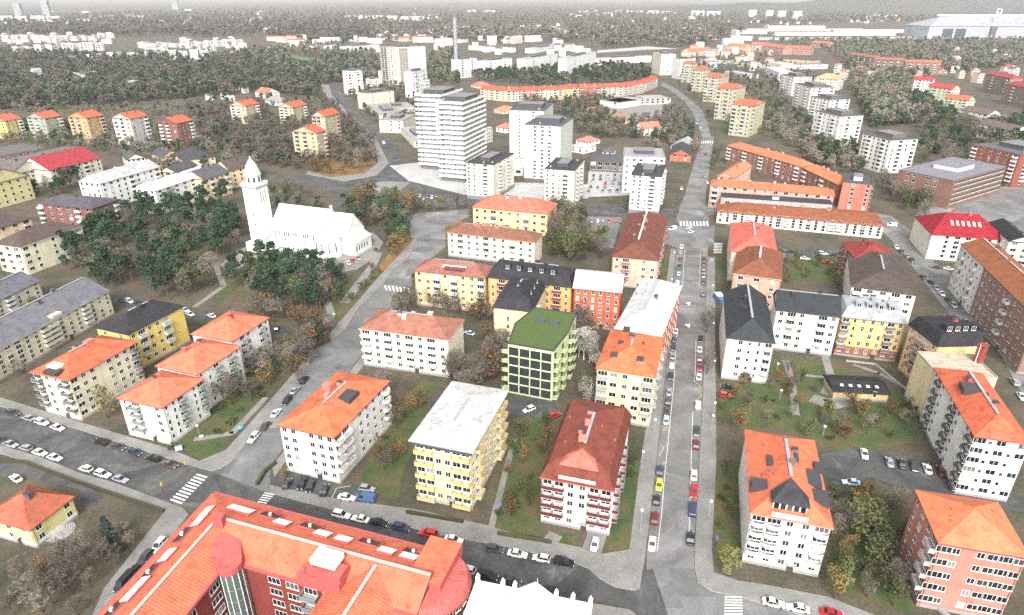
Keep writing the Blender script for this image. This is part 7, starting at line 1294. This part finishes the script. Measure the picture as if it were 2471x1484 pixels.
for x, y, lb in ((1990, 1029, 'white globe lamp on the lawn of the courtyard garden'), (1877, 878, 'white globe lamp beside the garden path, upper one'), (1885, 942, 'white globe lamp beside the garden path, lower one'), (2114, 1253, 'white globe lamp beside the white car on the grass'), (805, 758, 'white globe lamp above the diagonal street by the pines'), (475, 1027, 'white globe lamp between the stepped houses and the lawn')): lamp(x, y, 3.6, lb)
def post(x, y, kind, label):
    p = at(x, y, 0); r = empty(kind, (p.x, p.y, ZP), 0, label, kind.replace('_', ' ')); b = MB(); b.tube((0, 0, 0), (0, 0, 3.0), .07, .07, DARK, 6); b.build('post', r); b = MB()
    b.box(-.2, .2, -.15, .15, 2.2, 3.2, flat('signal_yellow', (.75, .42, .03)) if kind == 'traffic_light' else flat('sign_blue', (.05, .18, .5))); h_ = b.build('signal_head' if kind == 'traffic_light' else 'sign_panel', r)
    if kind == 'traffic_light':
        for k in range(3): b = MB(); b.tube((0, -.16, 2.35 + k * .32), (0, -.22, 2.35 + k * .32), .1, .1, DARK, 8, True); b.build('lens', h_)
post(452, 1138, 'traffic_light', 'yellow traffic light at the far end of the left zebra crossing'); post(395, 1190, 'traffic_light', 'yellow traffic light on the near pavement left of the zebra crossing'); post(1725, 1320, 'street_sign', 'blue sign before the yellow green corner tree'); post(1208, 1238, 'street_sign', 'small sign on the pavement beside the grey roofed house')
p = at(1736, 728); r = empty('site_container', (p.x, p.y, .02), R(4), 'pale blue site container on the right pavement beside the white end house', 'container'); b = MB(); b.box(-1.5, 1.5, -4, 4, 0, 2.6, flat('container_blue', (.10, .17, .27), .6)); b.build('body', r); b = MB(); b.box(-1.55, 1.55, -.5, 4.05, 2.6, 2.72, flat('container_lid', (.5, .6, .66), .6)); b.build('lid', r); b = MB(); b.box(-1.4, 1.4, -4.06, -4.0, .15, 2.4, flat('container_door', (.07, .12, .2), .6)); b.build('door', r)
p = at(580, 1033); r = empty('garden_tarpaulin', (p.x, p.y, 0), .6, 'bright blue tarpaulin bundle on the grass beside the white parked van', 'tarpaulin'); b = MB(); n = 8
rg_ = [[(x, math.cos(t) * s * .7, .05 + abs(math.sin(t)) * s) for t in [i * math.pi / 6 for i in range(7)]] for x, s in ((-1.0, .2), (-.6, .6), (0, .7), (.6, .5), (1.0, .2))]
b = loft(rg_, flat('tarpaulin_blue', (.08, .3, .6), .5), True); b.build('cover', r)
for i, (x, y, lb) in enumerate(((487, 1057, 'white garden table on the lawn beside the nearest stepped house'), (432, 1085, 'white utility box at the foot of the nearest stepped house'))):
    p = at(x, y); r = empty('garden_table' if i == 0 else 'utility_box', (p.x, p.y, 0), .4, lb, 'table' if i == 0 else 'utility box'); b = MB()
    if i == 0:
        b.tube((0, 0, .7), (0, 0, .76), .6, .6, WHITE, 12, True); b.build('table_top', r)
        for sx, sy in ((-.35, -.35), (.35, -.35), (.35, .35), (-.35, .35)): b = MB(); b.tube((sx, sy, 0), (sx * .8, sy * .8, .7), .03, .03, WHITE, 4); b.build('leg', r)
    else: b.box(-.9, .9, -.4, .4, 0, 1.2, LGREY); b.build('cabinet', r); b = MB(); b.box(-.95, .95, -.45, .45, 1.2, 1.28, GREY); b.build('lid', r)
p = at(1395, 365); 
# low stone wall along the pavement of the park and hedges
def wall_(pts, h, w_, m, name, label, cat):
    P = [at(x, y) for x, y in pts]; r = empty(name, (P[0].x, P[0].y, 0), 0, label, cat); b = MB()
    for i in range(len(P) - 1):
        a, c = P[i] - P[0], P[i + 1] - P[0]; d = (c - a).normalized(); n_ = Vector((-d.y, d.x, 0)) * w_ / 2; b.prism(ccw([((a - n_).x, (a - n_).y), ((c - n_).x, (c - n_).y), ((c + n_).x, (c + n_).y), ((a + n_).x, (a + n_).y)]), 0, h, m, m)
    b.build('wall', r) if cat != 'hedge' else b.build('foliage', r)
HG = LM['bush']
wall_([(-40, 1113), (60, 1118), (170, 1160), (300, 1205), (395, 1236)], 1.0, .5, HG, 'hedge', 'dark hedge along the near pavement of the lower left street', 'hedge')
wall_([(2160, 1310), (2210, 1400), (2260, 1470), (2300, 1500)], .9, .3, CONC, 'retaining_wall', 'low grey wall at the foot of the pink corner house', 'wall')
wall_([(2040, 872), (2110, 880), (2190, 945), (2240, 965)], .6, .3, CONC, 'retaining_wall', 'pale curved garden wall under the golden yellow house', 'wall'); wall_([(1200, 1290), (1330, 1312)], 1.0, .5, HG, 'hedge', 'hedge along the pavement between the grey and the red roofed house', 'hedge')
wall_([(620, 1172), (640, 1140), (665, 1120)], 1.1, .8, HG, 'hedge', 'short hedge at the corner of the diagonal street', 'hedge'); wall_([(1118, 1262), (980, 1238)], .9, .6, HG, 'hedge', 'brown hedge before the grey roofed house', 'hedge')
# ---------------------------------------------------------------- air
q = MB(); q.box(-24000, 24000, -250, 30000, -1.0, 240, None) if False else None
hm = bpy.data.materials.new('haze'); hm.use_nodes = True; hn = hm.node_tree; hn.nodes.remove(hn.nodes['Principled BSDF'])
pv = hn.nodes.new('ShaderNodeVolumePrincipled'); pv.inputs['Color'].default_value = (.96, .95, .95, 1); pv.inputs['Density'].default_value = .00009; pv.inputs['Anisotropy'].default_value = 0.2
hn.links.new(pv.outputs[0], hn.nodes['Material Output'].inputs['Volume'])
me = bpy.data.meshes.new('haze_mesh'); X0, X1, Y0, Y1, Z0, Z1 = -27000, 27000, -350, 37000, -1.5, 260
v_ = [(x, y, z) for z in (Z0, Z1) for x, y in ((X0, Y0), (X1, Y0), (X1, Y1), (X0, Y1))]
me.from_pydata(v_, [], [(0, 3, 2, 1), (4, 5, 6, 7), (0, 1, 5, 4), (1, 2, 6, 5), (2, 3, 7, 6), (3, 0, 4, 7)]); me.materials.append(hm)
ob('haze', me, None, kind='stuff')
